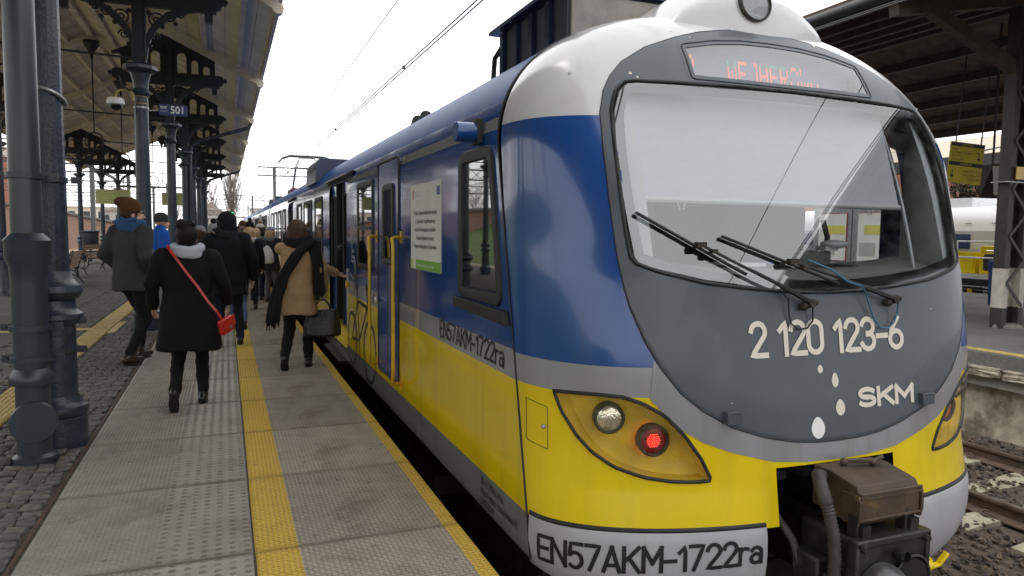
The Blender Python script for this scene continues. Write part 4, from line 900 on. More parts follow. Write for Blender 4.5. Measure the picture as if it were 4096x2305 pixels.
# ---- cab interior
M('cab_inner', (.10, .105, .105), .8)
m = MB(); x0, x1 = AX-1.2, AX+1.2
m.add([(x0, 3.2, .95), (x1, 3.2, .95), (x1, 5.0, .95), (x0, 5.0, .95), (x0, 5.0, 2.3), (x1, 5.0, 2.3)], [(0, 1, 2, 3), (3, 2, 5, 4)]); m.build('cab_back_wall', 'interior_dark', tr, smooth=0)
# dash follows the windscreen
Ls = []
for off, z in ((.06, 1.20), (.10, 1.30), (.20, 1.325), (.46, 1.335), (.48, 1.28), (.48, .95)):
    xs = np.linspace(-1.1, 1.1, 24); q = npt(xs, np.full(24, 1.30), 0); q[:, 1] += off; q[:, 2] = z+.04*np.abs(xs)**2; Ls.append(q)
loft(Ls, 'dashboard', 'dash', tr, closed=False)
m = MB()
for g0 in (-.55, -.12, .2):
    for i in range(12):
        for j in range(4): x = g0+i*.022+(j % 2)*.011; q = npt(np.array([x]), np.array([1.3]), 0)[0]; m.box((q[0], q[1]+.225+j*.05, 1.3335+.04*x*x), (.009, .03, .004))
stuff(m.build('vent_slots', 'black', tr, smooth=0))
m = MB(); m.box((AX-.22, 3.16, 1.345), (.24, .17, .02), rz=.2); m.build('papers', 'paper', tr); m = MB(); m.box((AX-.08, 3.19, 1.352), (.1, .15, .012), rz=.2); m.build('folder', 'decal_eu', tr)
m = MB(); m.box((AX+.33, 3.72, 1.50), (.62, .3, .38)); m.build('instrument_hood', 'interior_dark', tr, bevel=.03)
m = MB(); m.tube([(AX+.66, 3.42, 1.32), (AX+.66, 3.42, 1.5), (AX+.62, 3.42, 1.6)], .016, 8); m.build('microphone_stalk', 'black', tr)
m = MB(); m.sphere((AX+.64, 3.34, 1.455), .085, (1.15, .8, .32), 16, 8); m.box((AX+.60, 3.36, 1.43), (.10, .08, .03)); m.build('handset', 'decal_pure', tr)
m = MB(); m.box((AX+.52, 3.45, 1.36), (.22, .2, .1)); m.build('handset_console', 'dash', tr, bevel=.01)
m = MB(); m.box((AX+.25, 4.35, 1.35), (.46, .14, .75)); m.box((AX+.25, 4.33, 1.82), (.28, .11, .2)); m.build('driver_seat', 'interior_dark', tr, bevel=.05)
m = MB(); m.lathe([(.05, 1.0), (.06, 1.02), (.06, 1.4), (.03, 1.45)], (AX-.75, 4.85, 0), 12); m.build('extinguisher', 'red_frame', tr)
for x in (-.5, .1): m = MB(); m.bx(AX+x, AX+x+.42, 4.97, 4.99, 1.1, 1.75); m.build('cabinet_door', 'dash', tr, smooth=0)
# sun blind: hangs a hand's breadth behind the glass
L_ = []
for z in np.linspace(1.675, 2.25, 8):
    xs = np.linspace(-1.03, .745, 30); q = gpt(xs*0, np.full(30, z)); q[:, 0] = AX+xs; q[:, 1] += .115+.012*np.sin(xs*7+z*3)*(.4); L_.append(q)
loft(L_, 'sun_blind', 'blind', tr, closed=False)
y_ = float(gpt(np.array([0.]), np.array([1.67]))[0][1]); m = MB(); m.tube([(AX-1.03, y_+.115, 1.668), (AX+.75, y_+.115, 1.668)], .014, 8); m.build('blind_bar', 'interior_light', tr)
m = MB()
for x in (-.72, .52): m.tube([(AX+x-.02, y_+.11, 1.66), (AX+x-.012, y_+.105, 1.625), (AX+x+.012, y_+.105, 1.625), (AX+x+.02, y_+.11, 1.66)], .004, 5)
m.build('blind_pull', 'interior_light', tr)
m = MB(); m.tube([tuple(npt(np.array([.80]), np.array([z]), -.12)[0]) for z in np.linspace(1.34, 2.2, 8)], .012, 8); m.build('blind_guide', 'galv', tr)
for s in (1, -1):   # inner pillar lining
    L_ = []
    for z in np.linspace(1.30, 2.27, 8): L_.append([tuple(npt(np.array([s*a]), np.array([z]), -.03)[0]) for a in (1.15, 1.06, 1.0, .96)]+[(AX+s*.99, 3.16, z), (AX+s*1.06, 3.24, z)])
    loft(L_, 'pillar_lining', 'interior_light', tr, closed=False)
m = MB(); m.prism([(-1.2, 2.26), (1.2, 2.26), (1.2, 2.3), (-1.2, 2.3)], 'xz', 3.28, 5); m.v = [(x+AX, y, z) for x, y, z in m.v]; m.build('cab_ceiling', 'interior_light', tr, smooth=0)

# ---- car bodies
def profile():
    z = [-.09, .12, .3, .755, .905, 1.2, 1.5, ZS]; P_ = [(-A, q) for q in z]
    for k in range(1, 24):
        t = k/24*math.pi/2; zz = ZS+(ZT-ZS)*math.sin(t); xx = A*(max(1-math.sin(t)**2, 0))**(1/NP); P_.append((-xx, zz))
    P_.append((0, ZT)); return P_+[(-x, q) for x, q in P_[::-1][1:]]
PR = profile()
def car_body(y0f, y1, name, parent, ops=(), mat='side_paint', step=1.3, opr=()):
    """extruded body; ops = (y0, y1, z0, z1) openings on the platform side"""
    ys = {float(y1)}; y = 3.70 if y0f is None else y0f
    start = 3.70 if y0f is None else y0f
    while y < y1: ys.add(round(y, 4)); y += step
    for o_ in list(ops)+list(opr): ys |= {o_[0], o_[1]}
    ys = sorted(q for q in ys if q >= start); n = len(PR); m = MB()
    rows = ([[(AX+x, yseam(z), z) for x, z in PR]] if y0f is None else [])+[[(AX+x, max(y, yseam(z)+.01) if y0f is None else y, z) for x, z in PR] for y in ys]
    for r in rows: m.v += r
    for k in range(len(rows)-1):
        for i in range(n-1):
            c_ = [m.v[k*n+i], m.v[k*n+i+1], m.v[(k+1)*n+i+1], m.v[(k+1)*n+i]]; yc = sum(q[1] for q in c_)/4; zc_ = sum(q[2] for q in c_)/4
            if c_[0][0] < AX and any(o_[0] < yc < o_[1] and o_[2] < zc_ < o_[3] for o_ in ops): continue
            if c_[0][0] > AX and any(o_[0] < yc < o_[1] and o_[2] < zc_ < o_[3] for o_ in opr): continue
            m.f.append((k*n+i, k*n+i+1, (k+1)*n+i+1, (k+1)*n+i))
    m.f.append(tuple((len(rows)-1)*n+i for i in range(n)))
    if y0f is not None: m.f.append(tuple(range(n))[::-1])
    return m.build(name, mat, parent, smooth=50)
XS = AX-A           # platform-side plane
car_body(None, 25.1, 'car_body', tr, [(8.80, 10.38, .29, 2.12), (16.2, 17.5, .29, 2.12)], opr=[(3.72, 4.45, 1.2, 1.95)])
m = MB(); m.tube([(AX+x*1.001, yseam(z), z*1.0+.0) for x, z in PR], .006, 6); m.build('nose_seam', 'rubber', tr, 60)
def syz(y0, z0, off): return lambda u, v: Vector((XS-off, y0-u, z0+v))      # text runs towards -y
def rrect(y0, y1, z0, z1, r=.07, n=6, tl_=0, bl_=0):
    pts = []
    for cy, cz_, a0 in ((y1-r, z1-r, 0), (y0+r, z1-r, 90), (y0+r, z0+r, 180), (y1-r, z0+r, 270)):
        for k in range(n+1): a = R(a0+90*k/n); pts.append((cy+r*math.cos(a), cz_+r*math.sin(a)))
    return pts
def side_window(y0, y1, z0, z1, parent, split=None, r=.07, shear=None, name='side_window', fw=.055, x=None):
    x = XS if x is None else x
    o_ = rrect(y0, y1, z0, z1, r)
    if shear: o_ = [(y+(shear*(z1-z)/(z1-z0) if y < (y0+y1)/2 else 0), z) for y, z in o_]
    wn = thing(name, None, None, (x, (y0+y1)/2, (z0+z1)/2)); adopt(wn, parent); i_ = inset(o_, fw); i2 = inset(o_, fw+.012); n = len(o_)
    loft([[(x+.0, y, z) for y, z in o_], [(x-.014, y, z) for y, z in inset(o_, .008)], [(x-.016, y, z) for y, z in inset(o_, fw*.5)], [(x-.012, y, z) for y, z in i_], [(x+.002, y, z) for y, z in i2]], 'frame', 'rubber', wn, smooth=30)
    m = MB(); m.add([(x-.003, y, z) for y, z in i2], [tuple(range(n))]); m.build('pane', 'window_glass', wn, smooth=0)
    if split: m = MB(); m.box((x-.012, (y0+y1)/2, split), (.02, (y1-y0)-2*fw, .04)); m.build('transom', 'rubber', wn, smooth=0)
    return wn
cw = side_window(3.72, 4.31, 1.10, 1.985, tr, r=.10, shear=-.20, name='cab_side_window', fw=.065)
m = MB(); m.prism([(3.42, 1.02), (4.33, 1.035), (4.34, 1.10), (3.45, 1.09)], 'yz', XS-.035, XS+.01); m.build('window_sill', 'rubber', tr, smooth=0, bevel=.006)
side_window(7.12, 8.02, 1.09, 2.02, tr, split=1.53)
for a, b in ((11.15, 12.08), (12.6, 13.85), (14.35, 15.25), (18.3, 19.2), (19.8, 20.9), (21.5, 22.5), (23.1, 24.0)): side_window(a, b, 1.09, 2.02, tr, split=1.53)
# crew door
cd = thing('crew_door', None, None, (XS, 6.4, .2)); adopt(cd, tr)
m = MB(); m.prism(rrect(6.0, 6.83, .20, 2.115, .06), 'yz', XS-.006, XS+.05); m.build('leaf', 'blue_gloss', cd, smooth=30)
rp = rrect(5.985, 6.845, .185, 2.13, .06); m = MB(); m.tube([(XS-.002, y, z) for y, z in rp], .012, 6, closed=True); m.build('door_seal', 'rubber', cd, 60)
side_window(6.16, 6.62, 1.20, 1.92, cd, r=.07, x=XS-.008)
m = MB(); m.sphere((XS-.03, 6.86, .845), .03, (.6, 1, 1)); m.tube([(XS-.035, 6.87, .845), (XS-.05, 6.74, .845)], .013, 8); m.build('handle', 'chrome', cd)
for y in (6.93, 5.90):
    h = thing('grab_rail', None, None, (XS, y, .2)); adopt(h, tr); yy = y-.13
    m = MB(); m.tube([(XS, y, 1.45), (XS-.06, y-.02, 1.45), (XS-.095, y-.06, 1.44), (XS-.10, yy+.01, 1.40), (XS-.10, yy, 1.33), (XS-.10, yy, .36), (XS-.10, yy+.01, .29), (XS-.09, y-.06, .235), (XS-.05, y-.02, .225), (XS, y, .225)], .015, 10); m.build('tube', 'rail_yellow', h, 60)
    m = MB(); m.box((XS-.006, y, 1.45), (.012, .045, .10)); m.build('flange', 'rail_yellow', h, bevel=.003); m = MB(); m.box((XS-.006, y, .225), (.012, .045, .10)); m.build('flange', 'rail_yellow', h, bevel=.003)
# open passenger doorway
def doorway(y0, y1, parent, detail=True):
    dw = thing('passenger_doorway', None, None, (XS, (y0+y1)/2, .3)); adopt(dw, parent)
    m = MB(); m.add([(XS+.9, y0-.3, .2), (XS+.9, y1+.3, .2), (XS+.9, y1+.3, 2.2), (XS+.9, y0-.3, 2.2)], [(0, 1, 2, 3)]); m.bx(XS+.02, XS+.9, y0-.3, y0-.28, .2, 2.2); m.bx(XS+.02, XS+.9, y1+.28, y1+.3, .2, 2.2); m.bx(XS+.02, XS+.9, y0-.3, y1+.3, 2.14, 2.2); m.build('vestibule', 'interior_dark', dw, smooth=0)
    m = MB(); m.bx(XS+.0, XS+.9, y0-.3, y1+.3, .24, .295); m.build('floor_edge', 'yellow_matt', dw, smooth=0)
    for s, yy in ((1, y1), (-1, y0)):
        m = MB(); m.prism(rrect(yy-s*.50 if s > 0 else yy, yy if s > 0 else yy+.50, .30, 2.11, .03), 'yz', XS+.045, XS+.085); lf = m.build('door_leaf', 'blue_gloss', dw, smooth=30)
        a, b = (yy-.42, yy-.08) if s > 0 else (yy+.08, yy+.42)
        m = MB(); m.prism(rrect(a, b, 1.0, 1.95, .06), 'yz', XS+.038, XS+.0445); m.build('door_pane', 'window_glass', lf, smooth=30)
        m = MB(); m.tube([(XS+.03, y, z) for y, z in rrect(a, b, 1.0, 1.95, .06)], .014, 6, closed=True); m.build('pane_seal', 'rubber', lf, 60)
        m = MB(); m.bx(XS+.028, XS+.09, (yy-.52 if s > 0 else yy+.49), (yy-.49 if s > 0 else yy+.52), .30, 2.11); m.build('edge_rubber', 'rubber', lf, smooth=0)
    m = MB(); m.tube([(XS-.03, y0-.02, 1.33), (XS-.09, y0-.03, 1.33), (XS-.09, y0-.03, 1.26)], .014, 6); m.tube([(XS+.0, y0+.3, 1.30), (XS-.06, y0+.3, 1.30), (XS-.06, y0, 1.30)], .014, 6); m.build('door_arm', 'black', dw)
    m = MB(); m.tube([(XS-.025, y0-.2, 2.17), (XS-.03, y1+.2, 2.17)], .016, 6); m.build('rain_gutter', 'pipe_steel', dw)
    m = MB(); m.bx(XS-.02, XS+.3, y0+.02, y1-.02, .08, .24); m.build('step', 'yellow_matt', dw, smooth=0); m = MB(); m.bx(XS-.10, XS+.3, y0+.05, y1-.05, -.12, -.09); m.build('foot_plate', 'grime', dw, smooth=0)
    m = MB(); m.bx(XS-.012, XS, y0-.10, y0-.03, .55, 1.05); m.build('button_strip', 'decal_grey', dw, smooth=0); m = MB(); m.lathe([(.05, -.012), (.05, .012)], (XS-.014, y0-.065, .86), 16, 'x'); m.build('door_button', 'rail_yellow', dw)
    return dw
doorway(8.80, 10.38, tr); doorway(16.2, 17.5, tr)
# poster
po = thing('notice_poster', None, None, (XS, 5.13, 1.55)); adopt(po, tr)
m = MB(); m.bx(XS-.004, XS+.001, 4.71, 5.56, 1.215, 1.855); m.build('sheet', 'paper', po, smooth=0)
m = MB(); m.bx(XS-.0055, XS-.0042, 4.712, 5.40, 1.217, 1.29); m.build('green_footer', 'decal_green', po, smooth=0); m = MB(); m.bx(XS-.0055, XS-.0042, 5.48, 5.558, 1.217, 1.29); m.build('lime_footer', 'decal_lime', po, smooth=0)
m = MB(); m.bx(XS-.0055, XS-.0042, 4.74, 4.82, 1.755, 1.815); m.build('flag_mark', 'decal_eu', po, smooth=0); m = MB(); m.bx(XS-.0055, XS-.0042, 5.47, 5.50, 1.745, 1.82); m.build('crest_mark', 'red_frame', po, smooth=0)
for i, t in enumerate(('Projekt „Rozwój szybkiej kolei miejskiej', 'w Trójmieście” współfinansowany', 'przez Unię Europejską ze środków', 'Funduszu Spójności w ramach', 'Programu Infrastruktura i Środowisko')):
    lettering(t, .047, syz(5.135, 1.625-.062*i, .0055), 'lettering', 'decal_black', po, .86, .0005, align='CENTER')
lettering('Dla rozwoju infrastruktury i środowiska', .034, syz(5.36, 1.24, .0065), 'lettering', 'sign_white', po, .84)
for t, y, z in (('INFRASTRUKTURA', 5.44, 1.785), ('I ŚRODOWISKO', 5.44, 1.76), ('SKM', 5.10, 1.78), ('UNIA', 4.92, 1.79)): lettering(t, .025, syz(y, z, .0055), 'lettering', 'decal_grey', po, .9)
# markings on the side
stroke_text('EN57AKM-1722ra', 1.22, .108, .0145, lambda u, v, e: syz(4.73, .79, .003+e)(u, v), 'lettering', 'decal_black', tr)
for i, t in enumerate(('ZNTK Mińsk-Maz.', 'Piąty Poziom Utrzymania P5', '15.07.2014')): lettering(t, .062, syz(3.86, .045-.058*i, .003), 'lettering', 'decal_black', tr, .80)
lettering('T', .06, syz(5.22, .0, .003), 'lettering', 'decal_black', tr, .9); lettering('x2', .12, syz(7.19, .79, .003), 'lettering', 'decal_black', tr, .8)
def side_tube(loops, name, mat, r=.02, closed=False):
    m = MB()
    for pts, cl in loops:
        p_ = np.array(pts); t = (np.roll(p_, -1, 0)-np.roll(p_, 1, 0)) if cl else np.gradient(p_, axis=0); t /= np.maximum(np.linalg.norm(t, axis=1, keepdims=True), 1e-9); nn = np.stack([-t[:, 1], t[:, 0]], 1)*r; n = len(p_); o = len(m.v)
        m.v += [(XS-.0025, a, b) for a, b in p_+nn]+[(XS-.0025, a, b) for a, b in p_-nn]
        for i in range(n if cl else n-1): m.f.append((o+i, o+(i+1) % n, o+n+(i+1) % n, o+n+i))
    return m.build(name, mat, tr, smooth=0)
circ = lambda cy, cz_, ry, rz, n=32: [(cy+ry*math.cos(2*math.pi*k/n), cz_+rz*math.sin(2*math.pi*k/n)) for k in range(n)]
side_tube([(circ(8.43, .25, .30, .30), True)], 'bicycle_wheel_mark', 'decal_black', .022); side_tube([(circ(7.34, .25, .33, .31), True)], 'bicycle_wheel_mark', 'decal_black', .022)
side_tube([([(8.1, .88), (7.95, .29)], 0), ([(8.0, .72), (7.47, .70)], 0), ([(7.95, .29), (7.47, .70)], 0), ([(7.34, .25), (7.45, .75), (7.52, .92)], 0), ([(8.43, .25), (7.95, .29)], 0), ([(8.43, .25), (8.06, .72)], 0), ([(7.95, .29), (7.93, .08)], 0), ([(8.22, .885), (8.02, .875)], 0), ([(7.55, .93), (7.42, .90), (7.38, .82)], 0)], 'bicycle_pictogram', 'decal_black', .018)
side_tube([(circ(8.44, 1.605, .075, .07), True)], 'round_pictogram', 'decal_grey', .012); side_tube([(circ(8.26, 1.605, .075, .07), True)], 'round_pictogram', 'decal_grey', .012)
arc_ = [(8.36+.2*math.cos(R(a)), 1.08+.125*math.sin(R(a))) for a in range(70, 331, 15)]
side_tube([(circ(8.44, 1.42, .03, .022, 12), True), ([(8.43, 1.38), (8.43, 1.15), (8.28, 1.15), (8.20, .98)], 0), ([(8.43, 1.27), (8.28, 1.27)], 0), (arc_, 0)], 'wheelchair_pictogram', 'decal_grey', .016)
# small lamp box over the cab window, horns, roof gear
m = MB(); m.box((XS-.018, 3.93, 2.07), (.036, .11, .14)); m.build('lamp_bracket', 'rubber', tr, bevel=.006)
m = MB(); m.lathe([(.05, -.03), (.056, -.035), (.056, -.145), (.05, -.15)], (XS, 3.93, 2.065), 20, 'x'); m.build('door_lamp', 'blue_gloss', tr)
rb = thing('roof_box', None, None, (AX, 4.6, 2.7)); adopt(rb, tr)
m = MB(); m.bx(AX-.87, AX+.87, 4.0, 5.08, 2.45, 2.96); m.build('casing', 'navy', rb, smooth=0)
m = MB(); m.bx(AX-.85, AX+.85, 3.975, 3.998, 2.55, 2.94); m.build('front_panel', 'concrete_plain', rb, smooth=0)
for k in range(4): m = MB(); m.bx(AX-.90, AX-.872, 4.2+.27*k, 4.26+.27*k, 2.5, 2.95); m.build('rib', 'blue_dark', rb, smooth=0)
m = MB(); m.bx(AX-.95, AX+.95, 3.95, 5.17, 2.96, 2.985); m.build('lid', 'blue_dark', rb, smooth=0); m = MB(); m.tube([(AX-.86, 5.05, 2.9), (AX-.9, 5.17, 2.8), (AX-.93, 5.12, 2.6)], .02, 6); m.build('cable', 'rubber', rb)
for y in (7.6, 7.95): m = MB(); m.lathe([(.03, .25), (.035, .1), (.06, .02), (.075, 0)], (AX-.78, y, 2.72), 12, 'y'); m.box((AX-.78, y+.1, 2.66), (.05, .1, .1)); m.build('horn', 'black', tr)
ac = thing('roof_unit', None, None, (AX, 13, 2.4)); adopt(ac, tr)
m = MB(); m.prism([(AX-1.40, 2.3), (AX-1.37, 2.64), (AX-1.32, 2.70), (AX+1.32, 2.70), (AX+1.37, 2.64), (AX+1.40, 2.3)], 'xz', 12.4, 13.9); m.build('casing', 'blue_dark', ac, smooth=0)
m = MB(); m.bx(AX-1.392, AX-1.385, 12.5, 13.8, 2.52, 2.58); m.build('vent', 'black', ac, smooth=0)
# underframe, wheels, plough, coupler
m = MB(); m.bx(AX-1.2, AX+1.2, 3.5, 25, -.55, -.1); m.build('underframe', 'grime', tr, smooth=0)
for y in (5.6, 8.2): 
    for s in (-1, 1): m = MB(); m.lathe([(.44, -.06), (.46, -.05), (.46, .05), (.44, .06)], (AX+s*.75, y, ZR+.45), 24, 'x'); m.build('wheel', 'steel_rust', tr)
m = MB(); m.bx(XS+.02, XS+.3, 4.95, 5.5, -.42, -.28); m.build('step_bar', 'grime', tr, smooth=0)
m = MB(); m.prism([(-1.16, .02), (-.8, -.2), (.8, -.2), (1.16, .02), (.95, -.34), (.86, -.72), (-.86, -.72), (-.95, -.34)], 'xz', 2.78, 2.81); m.v = [(x+AX, y+.25*abs(x)*.5-.05*(z), z) for x, y, z in m.v]; m.build('plough', 'grime', tr, smooth=0)
m = MB(); m.add([(AX-.40, 2.67, .40), (AX-.40, 3.5, .40), (AX-.40, 3.5, -.5), (AX-.40, 2.67, -.3), (AX+.40, 2.67, .40), (AX+.40, 3.5, .40), (AX+.40, 3.5, -.5), (AX+.40, 2.67, -.3)], [(0, 1, 2, 3), (4, 7, 6, 5), (1, 5, 6, 2), (0, 4, 5, 1)]); m.build('coupler_recess', 'interior_dark', tr, smooth=0)
cp = thing('coupler', None, None, (AX, 2.3, .0)); adopt(cp, tr); F = 2.30
hx0, hx1, hz1, hz0 = AX-.22, AX+.225, .145, -.36
m = MB(); m.bx(hx0, hx1, F, F+.34, hz0, hz1); m.build('head', 'coupler_iron', cp, bevel=.018)
m = MB(); m.bx(hx0-.006, hx1+.006, F-.012, F+.05, hz1-.03, hz1+.006); m.bx(hx0-.006, hx0+.02, F-.012, F+.05, hz0, hz1); m.bx(hx1-.02, hx1+.006, F-.012, F+.05, hz0, hz1); m.build('face_frame', 'coupler_iron', cp, bevel=.008)
m = MB(); m.lathe([(.125, 0), (.125, -.04), (.105, -.10), (.06, -.17), (.02, -.19), (.001, -.19)], (AX-.085, F-.005, -.085), 28, 'y', cap=False); m.build('cone', 'coupler_cone', cp)
m = MB(); m.lathe([(.115, -.014), (.105, -.018), (.095, .0), (.08, .12), (.05, .18), (.001, .19)], (AX+.115, F-.004, -.065), 28, 'y', cap=False); m.build('cup', 'coupler_iron', cp)
m = MB(); m.lathe([(.092, -.0165), (.001, -.0165)], (AX+.115, F, -.065), 28, 'y', cap=False); m.build('cup_mouth', 'black', cp)
m = MB(); m.lathe([(.027, -.05), (.03, -.05), (.03, .01)], (AX+.03, F, .06), 14, 'y', cap=False); m.lathe([(.018, -.03), (.001, -.03)], (AX+.03, F, .06), 12, 'y', cap=False); m.build('air_port', 'coupler_iron', cp)
m = MB(); m.bx(AX-.10, AX+.10, F+.3, 3.4, -.2, .05); m.build('drawbar', 'grime', cp, smooth=0)
for x, z in ((-.245, .05), (-.245, -.12)): m = MB(); m.lathe([(.022, -.02), (.022, .02)], (AX+x, F+.09, z), 6, 'x'); m.build('bolt', 'coupler_iron', cp)
m = MB(); m.bx(AX-.29, AX-.235, F+.05, F+.12, -.20, -.03); m.build('side_bracket', 'coupler_iron', cp, bevel=.006)
EX_ = AX+.03
eb = thing('electric_coupler', None, None, (EX_, 2.4, .25)); adopt(eb, tr)
m = MB(); m.prism([(2.36, .19), (2.335, .22), (2.335, .33), (2.36, .375), (2.52, .405), (2.62, .40), (2.62, .21)], 'yz', EX_-.20, EX_+.17); m.build('box', 'coupler_box', eb, bevel=.006, smooth=0)
m = MB()
for z in (.345, .325, .225): m.tube([(EX_-.205, 2.332, z), (EX_+.175, 2.332, z)], .007, 6)
m.build('moulding', 'coupler_box', eb)
m = MB(); m.prism([(2.335, .20), (2.325, .24), (2.325, .31), (2.335, .34), (2.42, .34), (2.42, .20)], 'yz', EX_-.215, EX_-.2005); m.build('end_plate', 'coupler_box', eb, smooth=0); m = MB(); m.prism([(2.335, .20), (2.325, .24), (2.325, .31), (2.335, .34), (2.42, .34), (2.42, .20)], 'yz', EX_+.1705, EX_+.185); m.build('end_plate', 'coupler_box', eb, smooth=0)
m = MB(); m.tube([(EX_-.08, 2.55, .425), (EX_-.02, 2.52, .43), (EX_+.06, 2.50, .425), (EX_+.11, 2.5, .44)], .012, 6); m.sphere((EX_-.08, 2.55, .42), .02, n=8, m=6); m.sphere((EX_+.05, 2.5, .42), .018, n=8, m=6); m.build('latch', 'coupler_box', eb)
for x in (-.17, .13): m = MB(); m.box((EX_+x, 2.35, .175), (.05, .06, .05)); m.box((EX_+x-.04, 2.36, .19), (.018, .05, .12)); m.build('foot', 'coupler_iron', eb)
hp_ = [(-.20, 2.56, .36), (-.27, 2.52, .385), (-.315, 2.46, .37), (-.325, 2.42, .32), (-.315, 2.40, .25), (-.305, 2.38, .16), (-.30, 2.37, .05), (-.305, 2.37, -.06), (-.33, 2.38, -.18), (-.36, 2.42, -.3)]
hp_ = [tuple(np.array([np.interp(t, range(10), [q[i] for q in hp_]) for i in range(3)])) for t in np.linspace(0, 9, 90)]
m = MB(); m.tube([(EX_+a, b, c_) for a, b, c_ in hp_], [.031 if k < 34 else (.030 if k % 2 else .025) for k in range(90)], 12); m.build('ribbed_hose', 'hose', eb, smooth=60)
m = MB(); m.tube([(EX_+.18, 2.5, .26), (EX_+.25, 2.48, .2), (EX_+.27, 2.5, .05)], [.028, .026, .026], 10); m.build('ribbed_hose', 'hose', eb)
for pts, r in (([(-.34, 2.75, .2), (-.30, 2.6, .05), (-.27, 2.55, -.12), (-.29, 2.6, -.3)], .02), ([(.30, 2.8, .3), (.31, 2.62, .22), (.29, 2.52, .05), (.30, 2.55, -.2)], .018), ([(-.15, 2.9, .33), (-.12, 2.72, .34), (-.08, 2.62, .33)], .012), ([(.12, 2.95, .30), (.10, 2.75, .36), (.06, 2.6, .37)], .010), ([(.36, 2.85, .1), (.33, 2.66, -.05), (.34, 2.6, -.25)], .022)):
    m = MB(); m.tube([(AX+x, y, z) for x, y, z in pts], r, 8); m.build('air_hose', 'hose', tr, 60)
for x in (-.26, -.05, .2): m = MB(); m.box((AX+x, 3.0, .31), (.10, .5, .05)); m.build('recess_bracket', 'grime', tr, bevel=.006)
for (x, z) in ((-.19, .115), (.195, .115), (-.19, -.3), (.195, -.3)): m = MB(); m.lathe([(.016, -.03), (.016, 0)], (AX+x, F-.0, z), 6, 'y'); m.build('face_bolt', 'coupler_iron', cp)
m = MB(); m.bx(AX-.30, AX-.222, F+.14, F+.3, -.3, .02); m.build('side_casting', 'coupler_iron', cp, bevel=.012); m = MB(); m.bx(AX+.227, AX+.29, F+.12, F+.3, -.2, .08); m.build('side_casting', 'coupler_iron', cp, bevel=.012)
yh = thing('release_cock', None, None, (AX+.27, 2.4, -.05)); adopt(yh, tr)
m = MB(); m.lathe([(.035, -.03), (.045, -.01), (.045, .02), (.03, .03)], (AX+.275, 2.36, -.05), 14, 'y'); m.sphere((AX+.275, 2.33, -.05), .025); m.build('body', 'yellow_gloss', yh); m = MB(); m.bar((AX+.275, 2.33, -.06), (AX+.345, 2.33, -.055), .03, .014); m.bar((AX+.34, 2.33, -.058), (AX+.385, 2.32, .0), .03, .014); m.build('lever', 'yellow_gloss', yh, bevel=.004)

# ---- following cars
def far_car(y0, y1, label, doors, name='train_car'):
    c = thing(name, label, 'train car', (AX, y0, -.86), group='following cars of the blue train')
    car_body(y0, y1, 'car_body', c)
    y = y0+1.2; k = 0
    while y < y1-1.2:
        if any(abs(y+.45-d) < 1.3 for d in doors): y += .5; continue
        side_window(y, y+.95, 1.09, 2.02, c); y += 1.35
    for d in doors:
        m = MB(); m.prism(rrect(d-.7, d+.7, .25, 2.12, .06), 'yz', XS-.006, XS+.03); dd = m.build('door', 'blue_dark', c, smooth=30)
        for s in (-.35, .35): m = MB(); m.prism(rrect(d+s-.2, d+s+.2, 1.0, 1.95, .06), 'yz', XS-.010, XS-.0065); m.build('door_pane', 'window_glass', dd, smooth=30)
    m = MB(); m.bx(AX-1.2, AX+1.2, y0+.3, y1-.3, -.55, -.1); m.build('underframe', 'grime', c, smooth=0)
    return c
m = MB(); m.prism([(AX+x*.93, z*.96+.03) for x, z in PR], 'xz', 25.1, 25.6); m.build('gangway', 'rubber', tr, smooth=0)
c2 = far_car(25.6, 46.8, 'second car of the train carrying the raised pantograph', (32.0, 40.0)); c3 = far_car(47.4, 69, 'third car of the train farther down the platform', (54, 62)); far_car(69.6, 91, 'distant fourth car of the train near the footbridge', (76, 84))
pg = thing('pantograph', None, None, (AX, 27.80, 2.8)); adopt(pg, c2)
m = MB()
for s in (-1, 1): m.bar((AX-.6, 26.80+s*.0, 2.95), (AX+.6, 26.80, 2.95), .08)
m.bx(AX-.6, AX-.52, 26.20, 28.40, 2.92, 2.98); m.bx(AX+.52, AX+.6, 26.20, 28.40, 2.92, 2.98); m.bx(AX-.6, AX+.6, 28.30, 28.38, 2.92, 2.98); m.build('base_frame', 'insulator', pg, smooth=0)
for x in (-.56, .56):
    for y in (26.30, 28.20): m = MB(); m.lathe([(.05, 2.72), (.08, 2.75), (.05, 2.78), (.08, 2.81), (.05, 2.84), (.08, 2.87), (.05, 2.92)], (AX+x, y, 0), 10); m.build('insulator', 'insulator', pg)
m = MB()
for s in (-1, 1):
    m.tube([(AX+s*.45, 28.00, 3.0), (AX+s*.5, 26.10, 3.65)], .035, 6); m.tube([(AX+s*.5, 26.10, 3.65), (AX+s*.25, 27.40, 4.12)], .022, 6)
m.tube([(AX-.5, 26.10, 3.65), (AX+.5, 26.10, 3.65)], .02, 6); m.tube([(AX-.25, 27.40, 4.12), (AX+.25, 27.40, 4.12)], .02, 6); m.tube([(AX-.5, 26.10, 3.65), (AX+.25, 27.40, 4.12)], .012, 5); m.build('arm', 'catenary', pg)
for dy in (-.22, .22): m = MB(); m.tube([(AX-.98, 27.40+dy, 3.93), (AX-.85, 27.40+dy, 4.08), (AX-.6, 27.40+dy, 4.17), (AX+.6, 27.40+dy, 4.17), (AX+.85, 27.40+dy, 4.08), (AX+.98, 27.40+dy, 3.93)], .028, 6); m.build('contact_strip', 'catenary', pg)
for k, y in enumerate((34, 38)): m = MB(); m.bx(AX-.7, AX+.7, y, y+1.6, 2.7, 3.0); m.build('roof_resistor', 'navy', c2, smooth=0)
